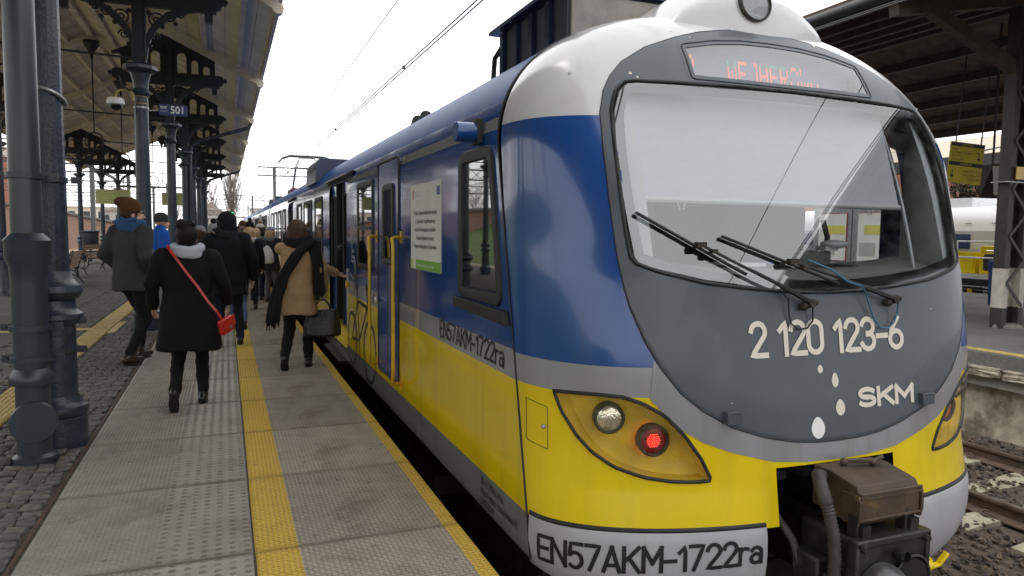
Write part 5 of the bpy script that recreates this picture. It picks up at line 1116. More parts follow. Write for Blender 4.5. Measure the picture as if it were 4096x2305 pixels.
# ================================================================== PEOPLE
from mathutils import noise as mnoise
M('skin', (.50, .30, .21), .55, var=.08, vs=20)
def cloth(name, c, var=.12, bump=.35, bs=55, rough=.9, c2=None):
    m = M(name, c, rough, var=var, vs=7, bump=bump, bs=bs, spec=.2, c2=c2, c2s=9); return m
for n_, c_ in dict(wool_grey=(.042, .043, .045), wool_black=(.0085, .0085, .009), nylon_black=(.010, .0105, .0125), camel=(.36, .235, .125), denim_dark=(.014, .018, .028), denim_blue=(.07, .11, .19), denim_pale=(.22, .24, .27), trouser_black=(.009, .009, .010), hood_blue=(.035, .085, .19), knit_brown=(.085, .040, .016), scarf_pale=(.45, .46, .50), scarf_black=(.012, .012, .014), scarf_dark=(.022, .022, .025), jacket_blue=(.015, .09, .42), olive=(.06, .055, .03), knit_grey=(.22, .22, .23), knit_white=(.50, .48, .43), jacket_red=(.30, .015, .015), coat_charcoal=(.026, .028, .032), legging_grey=(.09, .09, .095), fur=(.30, .21, .13), scarf_grey=(.14, .145, .155), bag_white=(.52, .50, .46)).items(): cloth(n_, c_)
M('hair_black', (.007, .0055, .005), .6, spec=.25, var=.3, vs=60, bump=.5, bs=140); M('hair_brown', (.060, .032, .020), .6, spec=.25, var=.35, vs=50, bump=.5, bs=140); M('hair_blond', (.38, .24, .12), .5, var=.3, vs=50, bump=.4, bs=120)
M('leather_black', (.008, .008, .009), .3, var=.3, vs=30, bump=.5, bs=70, spec=.5); M('boot_black', (.010, .010, .011), .35, var=.3, bump=.2); M('boot_brown', (.035, .020, .014), .35, var=.3, bump=.2); M('sole', (.012, .011, .010), .8); M('leather_red', (.48, .022, .014), .35, var=.1)

def cap(m, p0, p1, r0, r1, n=14):
    p0, p1 = Vector(p0), Vector(p1); d = (p1-p0); L_ = d.length; d = d.normalized() if L_ > 1e-6 else Vector((0, 0, 1)); pts = []; rs = []
    for k in range(4): a = math.pi/2*(k+.35)/4; pts.append(p0-d*r0*math.cos(a)); rs.append(r0*math.sin(a))
    pts += [p0, p1]; rs += [r0, r1]
    for k in range(3, -1, -1): a = math.pi/2*(k+.35)/4; pts.append(p1+d*r1*math.cos(a)); rs.append(r1*math.sin(a))
    return m.tube(pts, rs, n)
def chain(m, pts, rs, n=14):
    for i in range(len(pts)-1): cap(m, pts[i], pts[i+1], rs[i], rs[i+1], n)
def rings(m, rows, n=24):
    o = len(m.v)
    for (cx, cy, z, rx, ry) in rows:
        for j in range(n):
            a = 2*math.pi*j/n; m.v.append((cx+rx*math.copysign(abs(math.cos(a))**.85, math.cos(a)), cy+ry*math.copysign(abs(math.sin(a))**.85, math.sin(a)), z))
    for i in range(len(rows)-1):
        for j in range(n): m.f.append((o+i*n+j, o+i*n+(j+1) % n, o+(i+1)*n+(j+1) % n, o+(i+1)*n+j))
    m.f += [tuple(o+j for j in range(n))[::-1], tuple(o+(len(rows)-1)*n+j for j in range(n))]
    return m
def melt(m, name, mat, parent, voxel=.013, it=6, post=None):
    """fuse overlapping closed shapes into one continuous surface"""
    me = m.mesh(name); o = bpy.data.objects.new(name, me)
    r = o.modifiers.new('r', 'REMESH'); r.mode = 'VOXEL'; r.voxel_size = voxel
    s = o.modifiers.new('s', 'SMOOTH'); s.factor = .5; s.iterations = it
    me2 = evaluated(o); me2.name = name
    if name in ('coat', 'trousers', 'scarf', 'hood', 'hat'):            # cloth folds
        sd_ = random.uniform(0, 50); am = {'coat': .013, 'trousers': .010, 'scarf': .010}.get(name, .005); nl = len(me2.vertices); nv = np.empty(nl*3); me2.vertices.foreach_get('normal', nv); nv = nv.reshape(-1, 3)
        for i_, v in enumerate(me2.vertices):
            p_ = v.co; f_ = mnoise.noise(Vector((p_.x*6+sd_, p_.y*6, p_.z*2.4)))+.6*mnoise.noise(Vector((p_.x*9, p_.y*9+sd_, p_.z*11)))+(.8*mnoise.noise(Vector((p_.x*5+sd_, p_.y*5, p_.z*22))) if name == 'trousers' else 0)
            v.co = p_+Vector(nv[i_])*am*f_
    if post:
        for v in me2.vertices: v.co = post(v.co)
    ob = link_mesh(me2, name, mat, None, smooth=180); ob.parent = parent; return ob
def ik(hip, foot, l1, l2, fwd=Vector((0, 1, 0))):
    d = foot-hip; L_ = min(d.length, (l1+l2)*.999); a = (l1*l1-l2*l2+L_*L_)/(2*L_); h = math.sqrt(max(l1*l1-a*a, 0)); dn = d.normalized(); f = (fwd-dn*fwd.dot(dn)).normalized(); return hip+dn*a+f*h
def hand_prims(m, wrist, d, up, s=1.0, curl=.3, side=1):
    """palm, four fingers of unequal length with a bend, thumb from the side of the palm"""
    d = d.normalized(); up = (up-d*up.dot(d)).normalized(); lat = d.cross(up)*side
    cap(m, wrist, wrist+d*.03*s, .024*s, .028*s, 10)
    for k, (o_, L_) in enumerate(((-.030, .068), (-.010, .078), (.010, .074), (.029, .058))):
        b = wrist+d*.035*s+lat*o_*.6*s; k0 = wrist+d*.085*s+lat*o_*s; cap(m, b, k0, .015*s, .0125*s, 8)
        dd = (d*math.cos(curl)-up*math.sin(curl)); k1 = k0+dd*L_*.5*s; d3 = (d*math.cos(curl*2.2)-up*math.sin(curl*2.2)); k2 = k1+d3*L_*.5*s; cap(m, k0, k1, .0105*s, .0095*s, 8); cap(m, k1, k2, .0095*s, .008*s, 8)
    t0 = wrist+d*.03*s-lat*.022*s; t1 = t0+(d*.7-lat*.75-up*.25)*.045*s; t2 = t1+(d*.9-lat*.25-up*.3)*.035*s; cap(m, t0, t1, .014*s, .0115*s, 8); cap(m, t1, t2, .0115*s, .009*s, 8)

def person(label, loc, rz, h, feet, hem=.80, coat='wool_black', legs='trouser_black', boots='boot_black', arms=None, head_rz=0, hair=None, hat=None, scarf=None, girth=1.0, flare=1.0, boot_h=.16, lean=0, group=None, coatlen=None, bent=None):
    """feet: [(x, y, lift, toe_pitch) left, right]; arms: [(elbow, wrist) left, right] in local metres for a 1.75 m figure"""
    p = thing('person', label, 'person', (0, 0, 0), 0, group); S = h/1.75
    drop = .02+.10*max(abs(feet[0][1]-feet[1][1])-.1, 0)
    pel = Vector((0, 0, .95-drop)); HW = .085
    hips = [Vector((s*HW, 0, .93-drop)) for s in (-1, 1)]; ank = [Vector((f[0], f[1]-.0, .085+f[2])) for f in feet]; knees = [ik(hips[i], ank[i], .44, .43) for i in (0, 1)]
    ln = lambda z: Vector((0, lean*(z-.9), -drop))
    sh = [Vector((s*.175*girth, -.01, 1.415))+ln(1.4) for s in (-1, 1)]
    arms = arms or [(Vector((-.25, -.06, 1.12)), Vector((-.25, .06, .88))), (Vector((.25, -.06, 1.12)), Vector((.25, .06, .88)))]
    arms = [(Vector(a), Vector(b)) for a, b in arms]
    Hc = Vector((0, .02, 1.60))+ln(1.6)
    rot = Matrix.Rotation(head_rz, 3, 'Z'); hp = lambda v: Hc+rot @ (Vector(v))
    fin = lambda co: co*S
    # body: one continuous surface from scalp to ankles, hands with fingers
    m = MB()
    rings(m, [(0, ln(z).y, z-drop, rx, ry) for z, rx, ry in ((.86, .15, .10), (.95, .155, .105), (1.08, .125, .09), (1.25, .14, .10), (1.38, .16, .09), (1.44, .09, .06))], 18)
    chain(m, [Vector((0, -.01, 1.38))+ln(1.4), Hc+Vector((0, -.01, -.06))], [.055, .052])
    sp = MB(); sp.sphere((0, -.012, .02), .1, (.78, .98, 1.02), 20, 14); sp.sphere((0, .035, -.055), .062, (.95, 1, 1.05), 16, 10); cap(sp, (0, .095, .0), (0, .112, -.032), .008, .014, 8); sp.sphere((0, .085, -.092), .022, (1.2, .8, .9), 10, 8); sp.sphere((0, .086, -.062), .02, (1.4, .6, .5), 10, 6); sp.sphere((0, .075, .025), .03, (1.8, .7, .5), 10, 6)
    for s in (-1, 1): sp.sphere((s*.078, -.005, -.012), .03, (.35, .75, 1.1), 10, 8)
    m.add([hp(v) for v in sp.v], sp.f)
    for i, s in enumerate((-1, 1)):
        chain(m, [sh[i], arms[i][0], arms[i][1]], [.048, .038, .026], 10); d = arms[i][1]-arms[i][0]
        up_ = Vector((s, .2, 0)) if bent is None or bent[i] is None else Vector(bent[i]); hand_prims(m, arms[i][1], d, up_, 1.0, .35, s)
        chain(m, [hips[i], knees[i], ank[i]], [.075, .05, .035], 12)
    melt(m, 'body', 'skin', p, .0085, 3, fin)
    # eyes and brows on the face
    m = MB()
    for s in (-1, 1): m.sphere(hp((s*.032, .083, .012)), .010, (1, .6, .7), 8, 6)
    m.v = [tuple(Vector(v)*S) for v in m.v]; o = m.build('eyes', 'black_gloss', None); o.parent = p
    # legs
    m = MB(); rings(m, [(0, 0, z-drop, rx, ry) for z, rx, ry in ((.82, .165, .115), (.92, .17, .12), (1.02, .155, .11))], 18)
    for i in (0, 1): chain(m, [hips[i], (hips[i]+knees[i])/2, knees[i], (knees[i]*.6+ank[i]*.4)+Vector((0, -.012, 0)), ank[i]+Vector((0, 0, .02))], [.098*girth, .085*girth, .064, .062, .05], 14)
    melt(m, 'trousers', legs, p, .012, 4, fin)
    for i in (0, 1):
        f = feet[i]; m = MB(); a = f[3]; dv = Vector((.02*(1 if i else -1), math.cos(a), math.sin(a))); dn = Vector((0, -math.sin(a), math.cos(a))); base_ = ank[i]-dn*.035
        chain(m, [base_-dv*.045, base_+dv*.05, base_+dv*.155], [.043, .041, .034], 12); cap(m, base_-dv*.01, ank[i]+(knees[i]-ank[i]).normalized()*boot_h, .046, .052, 12); melt(m, 'shoe', boots, p, .009, 4, fin)
        m = MB(); n_ = 16; pts = []
        for k in range(n_): t = 2*math.pi*k/n_; pts.append(base_-dn*.042+dv*(.053+.125*math.cos(t))+Vector((math.sin(t)*(.042-.006*math.cos(t)), 0, 0)))
        m.add([q*S for q in pts]+[(q-dn*.012)*S for q in pts], [tuple(range(n_))[::-1], tuple(range(n_, 2*n_))]+[(k, (k+1) % n_, n_+(k+1) % n_, n_+k) for k in range(n_)]); o = m.build('shoe_sole', 'sole', None); o.parent = p
    # coat with sleeves
    m = MB(); hz = hem; fl = flare
    rows = [(0, 0, hz, .19*girth*fl, .145*girth*fl), (0, 0, hz+.03, .195*girth*fl, .15*girth*fl)]
    for z, rx, ry in ((.80, .19, .14), (.95, .192, .142), (1.10, .178, .132), (1.25, .185, .135), (1.36, .19, .125), (1.43, .13, .10), (1.49, .085, .08)):
        if z > hz+.06: rows.append((0, ln(z).y-.005, z-drop, rx*girth*(1+(fl-1)*max(0, (1.1-z)/.5) if z < 1.1 else 1), ry*girth*(1+(fl-1)*max(0, (1.1-z)/.5) if z < 1.1 else 1)))
    rings(m, rows, 28)
    cap(m, sh[0]+Vector((.03, 0, -.005)), sh[1]-Vector((.03, 0, .005)), .072, .072, 14)
    for i in (0, 1):
        a, b = arms[i]; chain(m, [sh[i], a, b-(b-a).normalized()*.015], [.078*girth, .067, .055], 14)
    chain(m, [Vector((0, -.015, 1.44))+ln(1.4), Vector((0, -.005, 1.49))+ln(1.5)], [.088, .082], 14)
    melt(m, 'coat', coat, p, .012, 5, fin)
    # hair, hat, scarf
    if hair:
        kind, mt = hair; m = MB(); hb = MB()
        if kind == 'bun': hb.sphere((0, -.025, .035), .115, (.86, 1.0, 1.0), 18, 12); hb.sphere((0, -.06, -.03), .085, (.95, .7, .8), 14, 10); hb.sphere((-.03, -.075, .125), .055, (1.1, 1, .9), 14, 10); hb.sphere((.035, -.07, .13), .045, (1, 1, .85), 14, 10)
        elif kind == 'bob': hb.sphere((0, -.018, .03), .12, (.93, 1.0, 1.0), 18, 12); rings(hb, [(0, -.03, z, rx, ry) for z, rx, ry in ((-.13, .105, .09), (-.10, .118, .105), (-.02, .118, .11), (.05, .11, .108))], 20)
        elif kind == 'long': hb.sphere((0, -.018, .03), .115, (.9, 1.0, 1.0), 18, 12); rings(hb, [(0, -.05, z, rx, ry) for z, rx, ry in ((-.26, .09, .05), (-.15, .11, .08), (-.02, .112, .10), (.05, .105, .10))], 20)
        else: hb.sphere((0, -.02, .03), .108, (.84, 1.0, 1.0), 18, 12)
        # open the face
        m.add([hp((v[0], min(v[1], .045+.3*max(v[2]-.04, 0)), v[2])) for v in hb.v], hb.f); melt(m, 'hair', mt, p, .010, 3, fin)
    if hat:
        kind, mt = hat[:2]; m = MB(); hb = MB()
        if kind == 'slouch': rings(hb, [(0, -.005, .02, .092, .112), (0, -.008, .06, .096, .114), (0, -.02, .11, .094, .108), (0, -.045, .15, .08, .09), (0, -.075, .175, .055, .06), (0, -.095, .18, .03, .03)], 20); hb.sphere((0, -.115, .125), .06, (.9, 1, .8), 14, 10)
        elif kind == 'beanie': rings(hb, [(0, -.01, .0, .096, .114), (0, -.01, .05, .1, .117), (0, -.015, .11, .088, .10), (0, -.02, .145, .05, .06), (0, -.02, .155, .02, .02)], 20)
        elif kind == 'hood': hb.sphere((0, -.03, .03), .13, (.92, 1.02, 1.08), 18, 12); rings(hb, [(0, -.04, -.16, .11, .10), (0, -.035, -.05, .12, .12), (0, -.03, .03, .118, .128)], 20)
        elif kind == 'furhood': hb.sphere((0, -.05, .02), .13, (1, 1, 1.05), 18, 12); rings(hb, [(0, -.06, -.17, .12, .10), (0, -.05, -.05, .13, .12)], 20)
        m.add([hp((v[0], min(v[1], .075), v[2])) for v in hb.v], hb.f); melt(m, 'hat' if 'hood' not in kind else 'hood', mt, p, .010, 3, fin)
        if len(hat) > 2:
            m = MB(); m.sphere(hp((0, -.03, .185)), .048, n=12, m=8); m.v = [tuple(Vector(v)*S*(1+random.uniform(-.003, .003))) for v in m.v]; o = m.build('pompom', hat[2], None, 180); o.parent = p
    if scarf:
        mt = scarf[0]; m = MB(); c_ = Vector((0, 0, 1.475))+ln(1.5)
        for k, (rx, ry, dz, r) in enumerate(((.105, .105, -.02, .042), (.112, .11, .025, .038))):
            pts = [c_+Vector((rx*math.cos(t), ry*math.sin(t), dz+.012*math.sin(2*t+k))) for t in [q*2*math.pi/18 for q in range(18)]]; m.tube(pts, [r*(1+.12*math.sin(q*2.1)) for q in range(18)], 10, closed=True)
        if len(scarf) > 1:
            for pts, r in scarf[1]:
                pts = [Vector(q) for q in pts]
                for o_ in (-1, 0, 1):
                    for i in range(len(pts)-1):
                        sd_ = Vector((1, .1, .35)).normalized()*o_*r*.95; cap(m, pts[i]+sd_, pts[i+1]+sd_, r*.45*(1+.15*math.sin(i*2.1+o_)), r*.45*(1+.15*math.sin(i*2.1+2.1+o_)), 10)
                    if r > .04 and pts[-1].z < 1.2:
                        for q in range(3): e_ = pts[-1]+sd_+Vector(((q-1)*.018, 0, 0)); cap(m, e_, e_+Vector((random.uniform(-.01, .01), 0, -.10)), .009, .006, 6)
        melt(m, 'scarf', mt, p, .011, 4, fin)
    p.location = loc; p.rotation_euler = (0, 0, rz); p['_S'] = S
    return p
G = 'passengers on the platform'
FT = lambda a, b: [a, b]
p1 = person('man in brown slouch beanie and grey wool coat with hands in pockets', (-.97, 8.98, 0), R(-38), 1.86, [(-.10, .17, 0, 0), (.10, -.17, .01, -.12)], hem=.76, coat='wool_grey', legs='trouser_black', boots='boot_brown', arms=[((-.265, -.10, 1.13), (-.20, .10, .94)), ((.265, -.09, 1.12), (.205, .11, .94))], head_rz=R(-38), hair=('short', 'hair_brown'), hat=('slouch', 'knit_brown'), scarf=('hood_blue', [([(-.09, -.08, 1.49), (0, -.12, 1.47), (.09, -.08, 1.49)], .05)]), girth=1.06, group=G)
p2 = person('woman with black hair bun, long black coat and red shoulder strap', (-.30, 6.60, 0), R(-3), 1.60, [(-.105, -.24, .075, -1.12), (.10, .10, 0, 0)], hem=.53, coat='wool_black', arms=[((-.30, -.03, 1.14), (-.31, .12, .93)), ((.31, -.03, 1.14), (.33, .12, .95))], hair=('bun', 'hair_black'), scarf=('scarf_pale',), girth=1.17, flare=1.24, boot_h=.19, group=G)
p3 = person('man in hooded black jacket and thick scarf walking away on yellow line', (.02, 9.85, 0), R(-2), 1.76, [(-.13, -.20, .03, -.35), (.13, .16, 0, 0)], hem=.66, coat='nylon_black', legs='denim_dark', arms=[((-.31, -.03, 1.12), (-.30, .07, .86)), ((.31, -.04, 1.12), (.30, .05, .86))], hat=('hood', 'nylon_black'), scarf=('scarf_dark', [([(-.1, -.09, 1.50), (.1, -.09, 1.50)], .055)]), girth=1.15, group=G)
p4 = person('woman in camel coat with black scarf reaching for the train door', (.72, 8.08, 0), R(-12), 1.66, [(-.12, -.22, .06, -.75), (.10, .08, 0, 0)], hem=.62, coat='camel', arms=[((.10, .30, 1.22), (.40, .40, 1.07)), ((.27, -.06, 1.13), (.29, .06, .90))], bent=[(0, .3, -1), None], hair=('bob', 'hair_brown'), scarf=('scarf_black', [([(.14, -.13, 1.44), (.02, -.17, 1.32), (-.14, -.18, 1.05), (-.22, -.19, .80), (-.25, -.19, .58)], .058), ([(.10, -.10, 1.50), (.20, -.10, 1.40), (.24, -.11, 1.18), (.25, -.11, .90)], .05)]), girth=1.02, flare=1.12, boot_h=.22, group=G)
p5 = person('man in bright blue jacket and dark cap half hidden by a column', (-.98, 13.1, 0), R(-70), 1.78, [(-.1, .05, 0, 0), (.1, -.05, 0, 0)], hem=.78, coat='jacket_blue', legs='olive', hat=('beanie', 'wool_grey'), group=G)
p6 = person('person in dark jacket and plain grey hat behind the bun', (-.37, 12.4, 0), R(0), 1.58, [(-.1, -.12, 0, 0), (.1, .12, 0, 0)], coat='nylon_black', hair=('long', 'hair_brown'), hat=('beanie', 'knit_grey'), group=G)
p7 = person('person in pale grey knit hat with a black pompom', (-.17, 12.0, 0), R(0), 1.62, [(-.1, .1, 0, 0), (.1, -.14, .02, -.3)], coat='coat_charcoal', legs='denim_blue', hat=('beanie', 'knit_grey', 'scarf_black'), scarf=('knit_grey',), group=G)
p8 = person('person in blue jeans almost hidden behind the hooded man', (.13, 11.6, 0), R(0), 1.60, [(-.1, .1, 0, 0), (.12, -.2, .05, -.7)], coat='nylon_black', legs='denim_blue', hair=('long', 'hair_brown'), group=G)
g1 = person('girl in grey hat and dark coat carrying a white drawstring bag', (.86, 15.7, 0), R(-18), 1.58, [(-.10, .05, 0, 0), (.11, -.06, 0, 0)], hem=.74, coat='coat_charcoal', legs='legging_grey', hat=('beanie', 'knit_grey'), hair=('long', 'hair_blond'), scarf=('scarf_grey', [([(-.1, -.09, 1.46), (.1, -.09, 1.46)], .05)]), arms=[((-.27, -.03, 1.12), (-.26, .1, .9)), ((.3, .05, 1.13), (.42, .25, 1.0))], girth=1.05, boot_h=.2, flare=1.15, group=G)
g2 = person('person in white bobble hat and red jacket boarding the train', (.72, 17.0, 0), R(-15), 1.66, [(-.1, .06, 0, 0), (.1, -.08, 0, 0)], hem=.82, coat='jacket_red', legs='denim_pale', hat=('beanie', 'knit_white', 'fur'), hair=('long', 'hair_brown'), scarf=('scarf_black',), group=G)
g3 = person('fair haired person in black coat next to the hooded man', (.40, 14.2, 0), R(-8), 1.58, [(-.1, -.1, 0, 0), (.1, .12, 0, 0)], hem=.70, coat='nylon_black', legs='denim_dark', boots='boot_brown', hair=('bob', 'hair_blond'), scarf=('knit_white',), girth=1.05, group=G)
g4 = person('person in black bobble hat within the boarding crowd', (.54, 18.2, 0), R(-10), 1.72, [(-.1, 0, 0, 0), (.1, 0, 0, 0)], coat='coat_charcoal', hat=('beanie', 'scarf_black', 'scarf_black'), group=G)
g5 = person('person in olive jacket with grey scarf within the boarding crowd', (.60, 16.2, 0), R(-20), 1.56, [(-.1, 0, 0, 0), (.1, .05, 0, 0)], hem=.72, coat='olive', legs='denim_dark', hair=('long', 'hair_blond'), scarf=('scarf_grey',), group=G)
g6 = person('tall person in dark coat farther along the platform edge', (.45, 21.5, 0), R(0), 1.78, [(-.1, -.1, 0, 0), (.1, .1, 0, 0)], coat='wool_grey', hat=('beanie', 'knit_brown'), group=G)
g7 = person('distant person in red scarf at the next train door', (.80, 24.0, 0), R(-30), 1.70, [(-.1, -.1, 0, 0), (.1, .1, 0, 0)], coat='wool_black', hair=('short', 'hair_brown'), scarf=('jacket_red',), group=G)

# ---- bags
def to_world(p, v): return Matrix.Translation(p.location) @ Matrix.Rotation(p.rotation_euler[2], 4, 'Z') @ Vector(Vector(v)*p['_S'])
# red shoulder bag of the woman with the bun
rbg = thing('shoulder_bag', 'small red leather shoulder bag at the hip of the black coat', 'bag', to_world(p2, (.33, -.16, .80)))
pts = [(-.16, -.05, 1.49), (-.13, -.125, 1.45), (-.08, -.150, 1.38), (0, -.166, 1.26), (.10, -.178, 1.12), (.18, -.188, .99), (.25, -.190, .90), (.29, -.175, .83)]
m = MB(); wp = [to_world(p2, q) for q in pts]
for i in range(len(wp)-1):
    m.bar(wp[i], wp[i+1], .019, .006, up=(.1, -1, .25))
m.build('strap', 'leather_red', rbg, smooth=0)
m = MB(); bc = to_world(p2, (.33, -.15, .765)); rot = Matrix.Rotation(R(55), 3, 'Z') @ Matrix.Rotation(R(-16), 3, 'Y')
m.box(bc, (.17, .055, .13), mtx=rot); m.build('pouch', 'leather_red', rbg, bevel=.018); m = MB(); m.box(bc+rot @ Vector((0, -.032, .022)), (.165, .006, .09), mtx=rot); m.build('flap', 'leather_red', rbg, bevel=.006)
m = MB(); m.box(bc+rot @ Vector((0, -.038, -.012)), (.025, .008, .02), mtx=rot); m.build('clasp', 'galv', rbg)
# black handbag
hbp = to_world(p4, (.30, .07, .78)); hb_ = thing('handbag', 'large glossy black crocodile handbag held beside the camel coat', 'bag', tuple(hbp))
c_ = hbp+Vector((-.035, -.02, -.40)); rt = Matrix.Rotation(R(-12), 3, 'Z')
m = MB(); rows = []
for z, rx, ry in ((0, .18, .10), (.02, .20, .11), (.12, .20, .10), (.23, .175, .07), (.30, .15, .03)): rows.append((0, 0, z, rx, ry))
rings(m, rows, 28); m.v = [tuple(rt @ Vector(v)+c_) for v in m.v]; bb = melt(m, 'bag_body', 'leather_black', None, .012, 3); adopt(bb, hb_)
for s in (-1, 1):
    m = MB(); m.tube([rt @ Vector((-.09, s*.03, .26))+c_, rt @ Vector((-.075, s*.028, .34))+c_, rt @ Vector((-.03, s*.02, .40))+c_, rt @ Vector((.03, s*.02, .40))+c_, rt @ Vector((.075, s*.028, .34))+c_, rt @ Vector((.09, s*.03, .26))+c_], .0085, 8); m.build('handle', 'leather_black', hb_)
m = MB(); m.tube([rt @ Vector((-.17*math.cos(t)-.005, .0+.09*0, .02+.25*t/1.6))+c_+Vector((0, -.055, 0)) for t in (0, .4, .8, 1.2, 1.6)], .005, 6); m.build('piping', 'galv', hb_)
# drawstring bag
dbp = to_world(g1, (-.02, -.20, 1.16)); dbg = thing('drawstring_bag', 'white drawstring bag hanging on the back of the dark coat', 'bag', tuple(dbp))
m = MB(); rings(m, [(0, -.02, -.24, .10, .06), (0, -.02, -.20, .145, .085), (0, -.01, -.08, .14, .08), (0, 0, .04, .10, .05), (0, .01, .10, .05, .03), (0, .01, .13, .03, .02)], 20); m.v = [tuple(Matrix.Rotation(R(-18), 3, 'Z') @ Vector(v)+dbp) for v in m.v]; o = melt(m, 'sack', 'bag_white', None, .012, 3); adopt(o, dbg)
m = MB(); m.tube([dbp+Vector((0, 0, .12)), to_world(g1, (-.13, -.08, 1.46)), to_world(g1, (-.14, .08, 1.40))], .006, 6); m.tube([dbp+Vector((0, 0, .12)), to_world(g1, (.13, -.08, 1.46)), to_world(g1, (.14, .08, 1.40))], .006, 6); m.build('cord', 'rubber', dbg)
for o in list(bpy.data.objects):
    if '_S' in o: del o['_S']
# ================================================================== RIGHT PLATFORM
ZP = .05
rp_ = thing('platform', None, None, (13.5, 6, -1)); struct(rp_)
m = MB(); m.bx(9.12, 18.4, -16, 110, -1.2, -.12); struct(m.build('platform_wall', 'concrete_old', rp_, smooth=0))
m = MB(); m.bx(8.96, 18.6, -16, 110, -.115, ZP); struct(m.build('asphalt_paving', 'asphalt_light', rp_, smooth=0))
m = MB(); m.bx(9.05, 9.25, -16, 80, ZP+.004, ZP+.008); struct(m.build('edge_line', 'line_yellow', rp_, smooth=0))
m = MB(); m.bx(8.99, 9.14, -16, 110, -.38, -.245); struct(m.build('corbel_course', 'concrete_plain', rp_, smooth=0))
cst = []
for k in range(5):
    m = MB(); L_ = 1.18; m.box((0, 0, 0), (.34, L_, .125)); me = m.mesh('coping_stone'); bm = bmesh.new(); bm.from_mesh(me)
    bmesh.ops.subdivide_edges(bm, edges=bm.edges[:], cuts=5, use_grid_fill=True)
    for v in bm.verts:
        if abs(v.co.x) > .165: v.co.x += random.uniform(-.015, .012)
        if v.co.z < -.06: v.co.z += random.uniform(-.008, .02)
        v.co.y += random.uniform(-.012, .012)
    bm.to_mesh(me); bm.free(); me.materials.append(MATS['concrete_lip']); cst.append(me)
y = -2.0
while y < 30:
    o = bpy.data.objects.new('coping_stone', random.choice(cst)); col.objects.link(o); o.location = (9.08+random.uniform(-.02, .02), y, -.181+random.uniform(-.004, .003)); o.rotation_euler = (0, 0, random.uniform(-.015, .015)+random.choice((0, math.pi))); adopt(o, rp_); y += 1.22

# ================================================================== RIGHT CANOPY AND POSTS
rc = thing('station_canopy', 'dark timber canopy on steel posts over the right platform', 'canopy', (14, 8, 4.4))
NE, RG, FE = (9.0, 4.90), (13.6, 5.70), (18.2, 4.22)
def rz_(x): return NE[1]+(RG[1]-NE[1])*(x-NE[0])/(RG[0]-NE[0]) if x < RG[0] else RG[1]+(FE[1]-RG[1])*(x-RG[0])/(FE[0]-RG[0])
YC0, YC1 = -22, 70
xs = list(np.linspace(9.0, 18.2, 34))
for i in range(len(xs)-1):
    a, b = xs[i], xs[i+1]-.012; m = MB(); m.prism([(a, rz_(a)+.14), (b, rz_(b)+.14), (b, rz_(b)+.17), (a, rz_(a)+.17)], 'xz', YC0, YC1); m.build('roof_board', 'timber_board', rc, smooth=0)
m = MB(); m.prism([(8.95, NE[1]+.17), RG[:1]+(RG[1]+.18,), (18.25, FE[1]+.17), (18.25, FE[1]+.2), RG[:1]+(RG[1]+.22,), (8.95, NE[1]+.2)], 'xz', YC0, YC1); m.build('roof_covering', 'roof_top', rc, smooth=0)
for x in (9.1, 10.0, 10.9, 11.8, 12.7, 13.6, 14.6, 15.6, 16.5, 17.3, 18.1): m = MB(); m.box((x, (YC0+YC1)/2, rz_(x)+.05), (.11, YC1-YC0, .17)); m.build('purlin', 'timber_dark', rc, smooth=0)
m = MB(); m.tube([(8.92, YC0, NE[1]+.08), (8.92, YC1, NE[1]+.08)], .085, 12); m.build('gutter', 'black', rc)
m = MB(); m.tube([(9.05, -10, NE[1]+.27), (9.15, 13.5, NE[1]+.30)], .02, 6); m.tube([(9.12, -10, NE[1]+.25), (9.1, 30, NE[1]+.27)], .012, 6); m.build('roof_conduit', 'steel_rust', rc)
PY = [7.9, 15.4, 22.9, 30.4, 37.9]
rfm = MB(); rfm.bar((9.05, 0, NE[1]-.10), (13.6, 0, RG[1]-.10), .16, .2); rfm.bar((18.1, 0, FE[1]-.10), (13.6, 0, RG[1]-.10), .16, .2); rme = rfm.mesh('rafter'); rme.materials.append(MATS['timber_dark'])
for y in [-14.6, -7.1, .4]+PY: o = bpy.data.objects.new('rafter', rme); col.objects.link(o); o.location = (0, y, 0); adopt(o, rc)
def lattice_post():
    c = thing('lattice_post', 'riveted', 'post', group='riveted lattice posts of the right canopy')
    for x in (-.20, .20):
        for z0, z1, mt, nm in ((.0, .33, 'steel_brown', 'channel_foot'), (.33, .97, 'post_white', 'white_band'), (.97, 5.1, 'steel_brown', 'channel')):
            m = MB(); m.box((x, -.09, (z0+z1)/2), (.11, .014, z1-z0)); m.box((x, .09, (z0+z1)/2), (.11, .014, z1-z0)); m.box((x-.048*np.sign(x)*-1, 0, (z0+z1)/2), (.014, .166, z1-z0)); m.build(nm, mt, c, smooth=0)
    z = .35; k = 0
    while z < 4.8:
        m = MB(); a, b = (-.2, .2) if k % 2 else (.2, -.2)
        m.bar((a, -.105, z), (b, -.105, z+.38), .05, .012, up=(0, 1, 0)); m.build('lacing_bar', 'steel_brown', c, smooth=0); z += .38; k += 1
    m = MB(); m.lathe([(.30, -.05), (.29, .03), (.26, .06)], n=4); m.build('footing', 'concrete_plain', c, smooth=0)
    for s in (-1, 1): m = MB(); m.bar((s*.2, 0, 4.15), (s*2.15, 0, 4.85), .15, .19); m.build('knee_brace', 'timber_dark', c, smooth=0)
    return c
l0 = lattice_post(); l0.location = (11.9, PY[0], ZP); l0['label'] = 'nearest riveted steel lattice post with a white painted band'
for k, lab in ((1, 'second riveted lattice post of the right canopy behind the train'), (2, 'third riveted lattice post of the right canopy'), (3, 'fourth riveted lattice post of the right canopy'), (4, 'farthest riveted lattice post of the right canopy')): o = copy_tree(l0); o.location = (11.78, PY[k], ZP); o['label'] = lab
for k in range(1, 4): pass
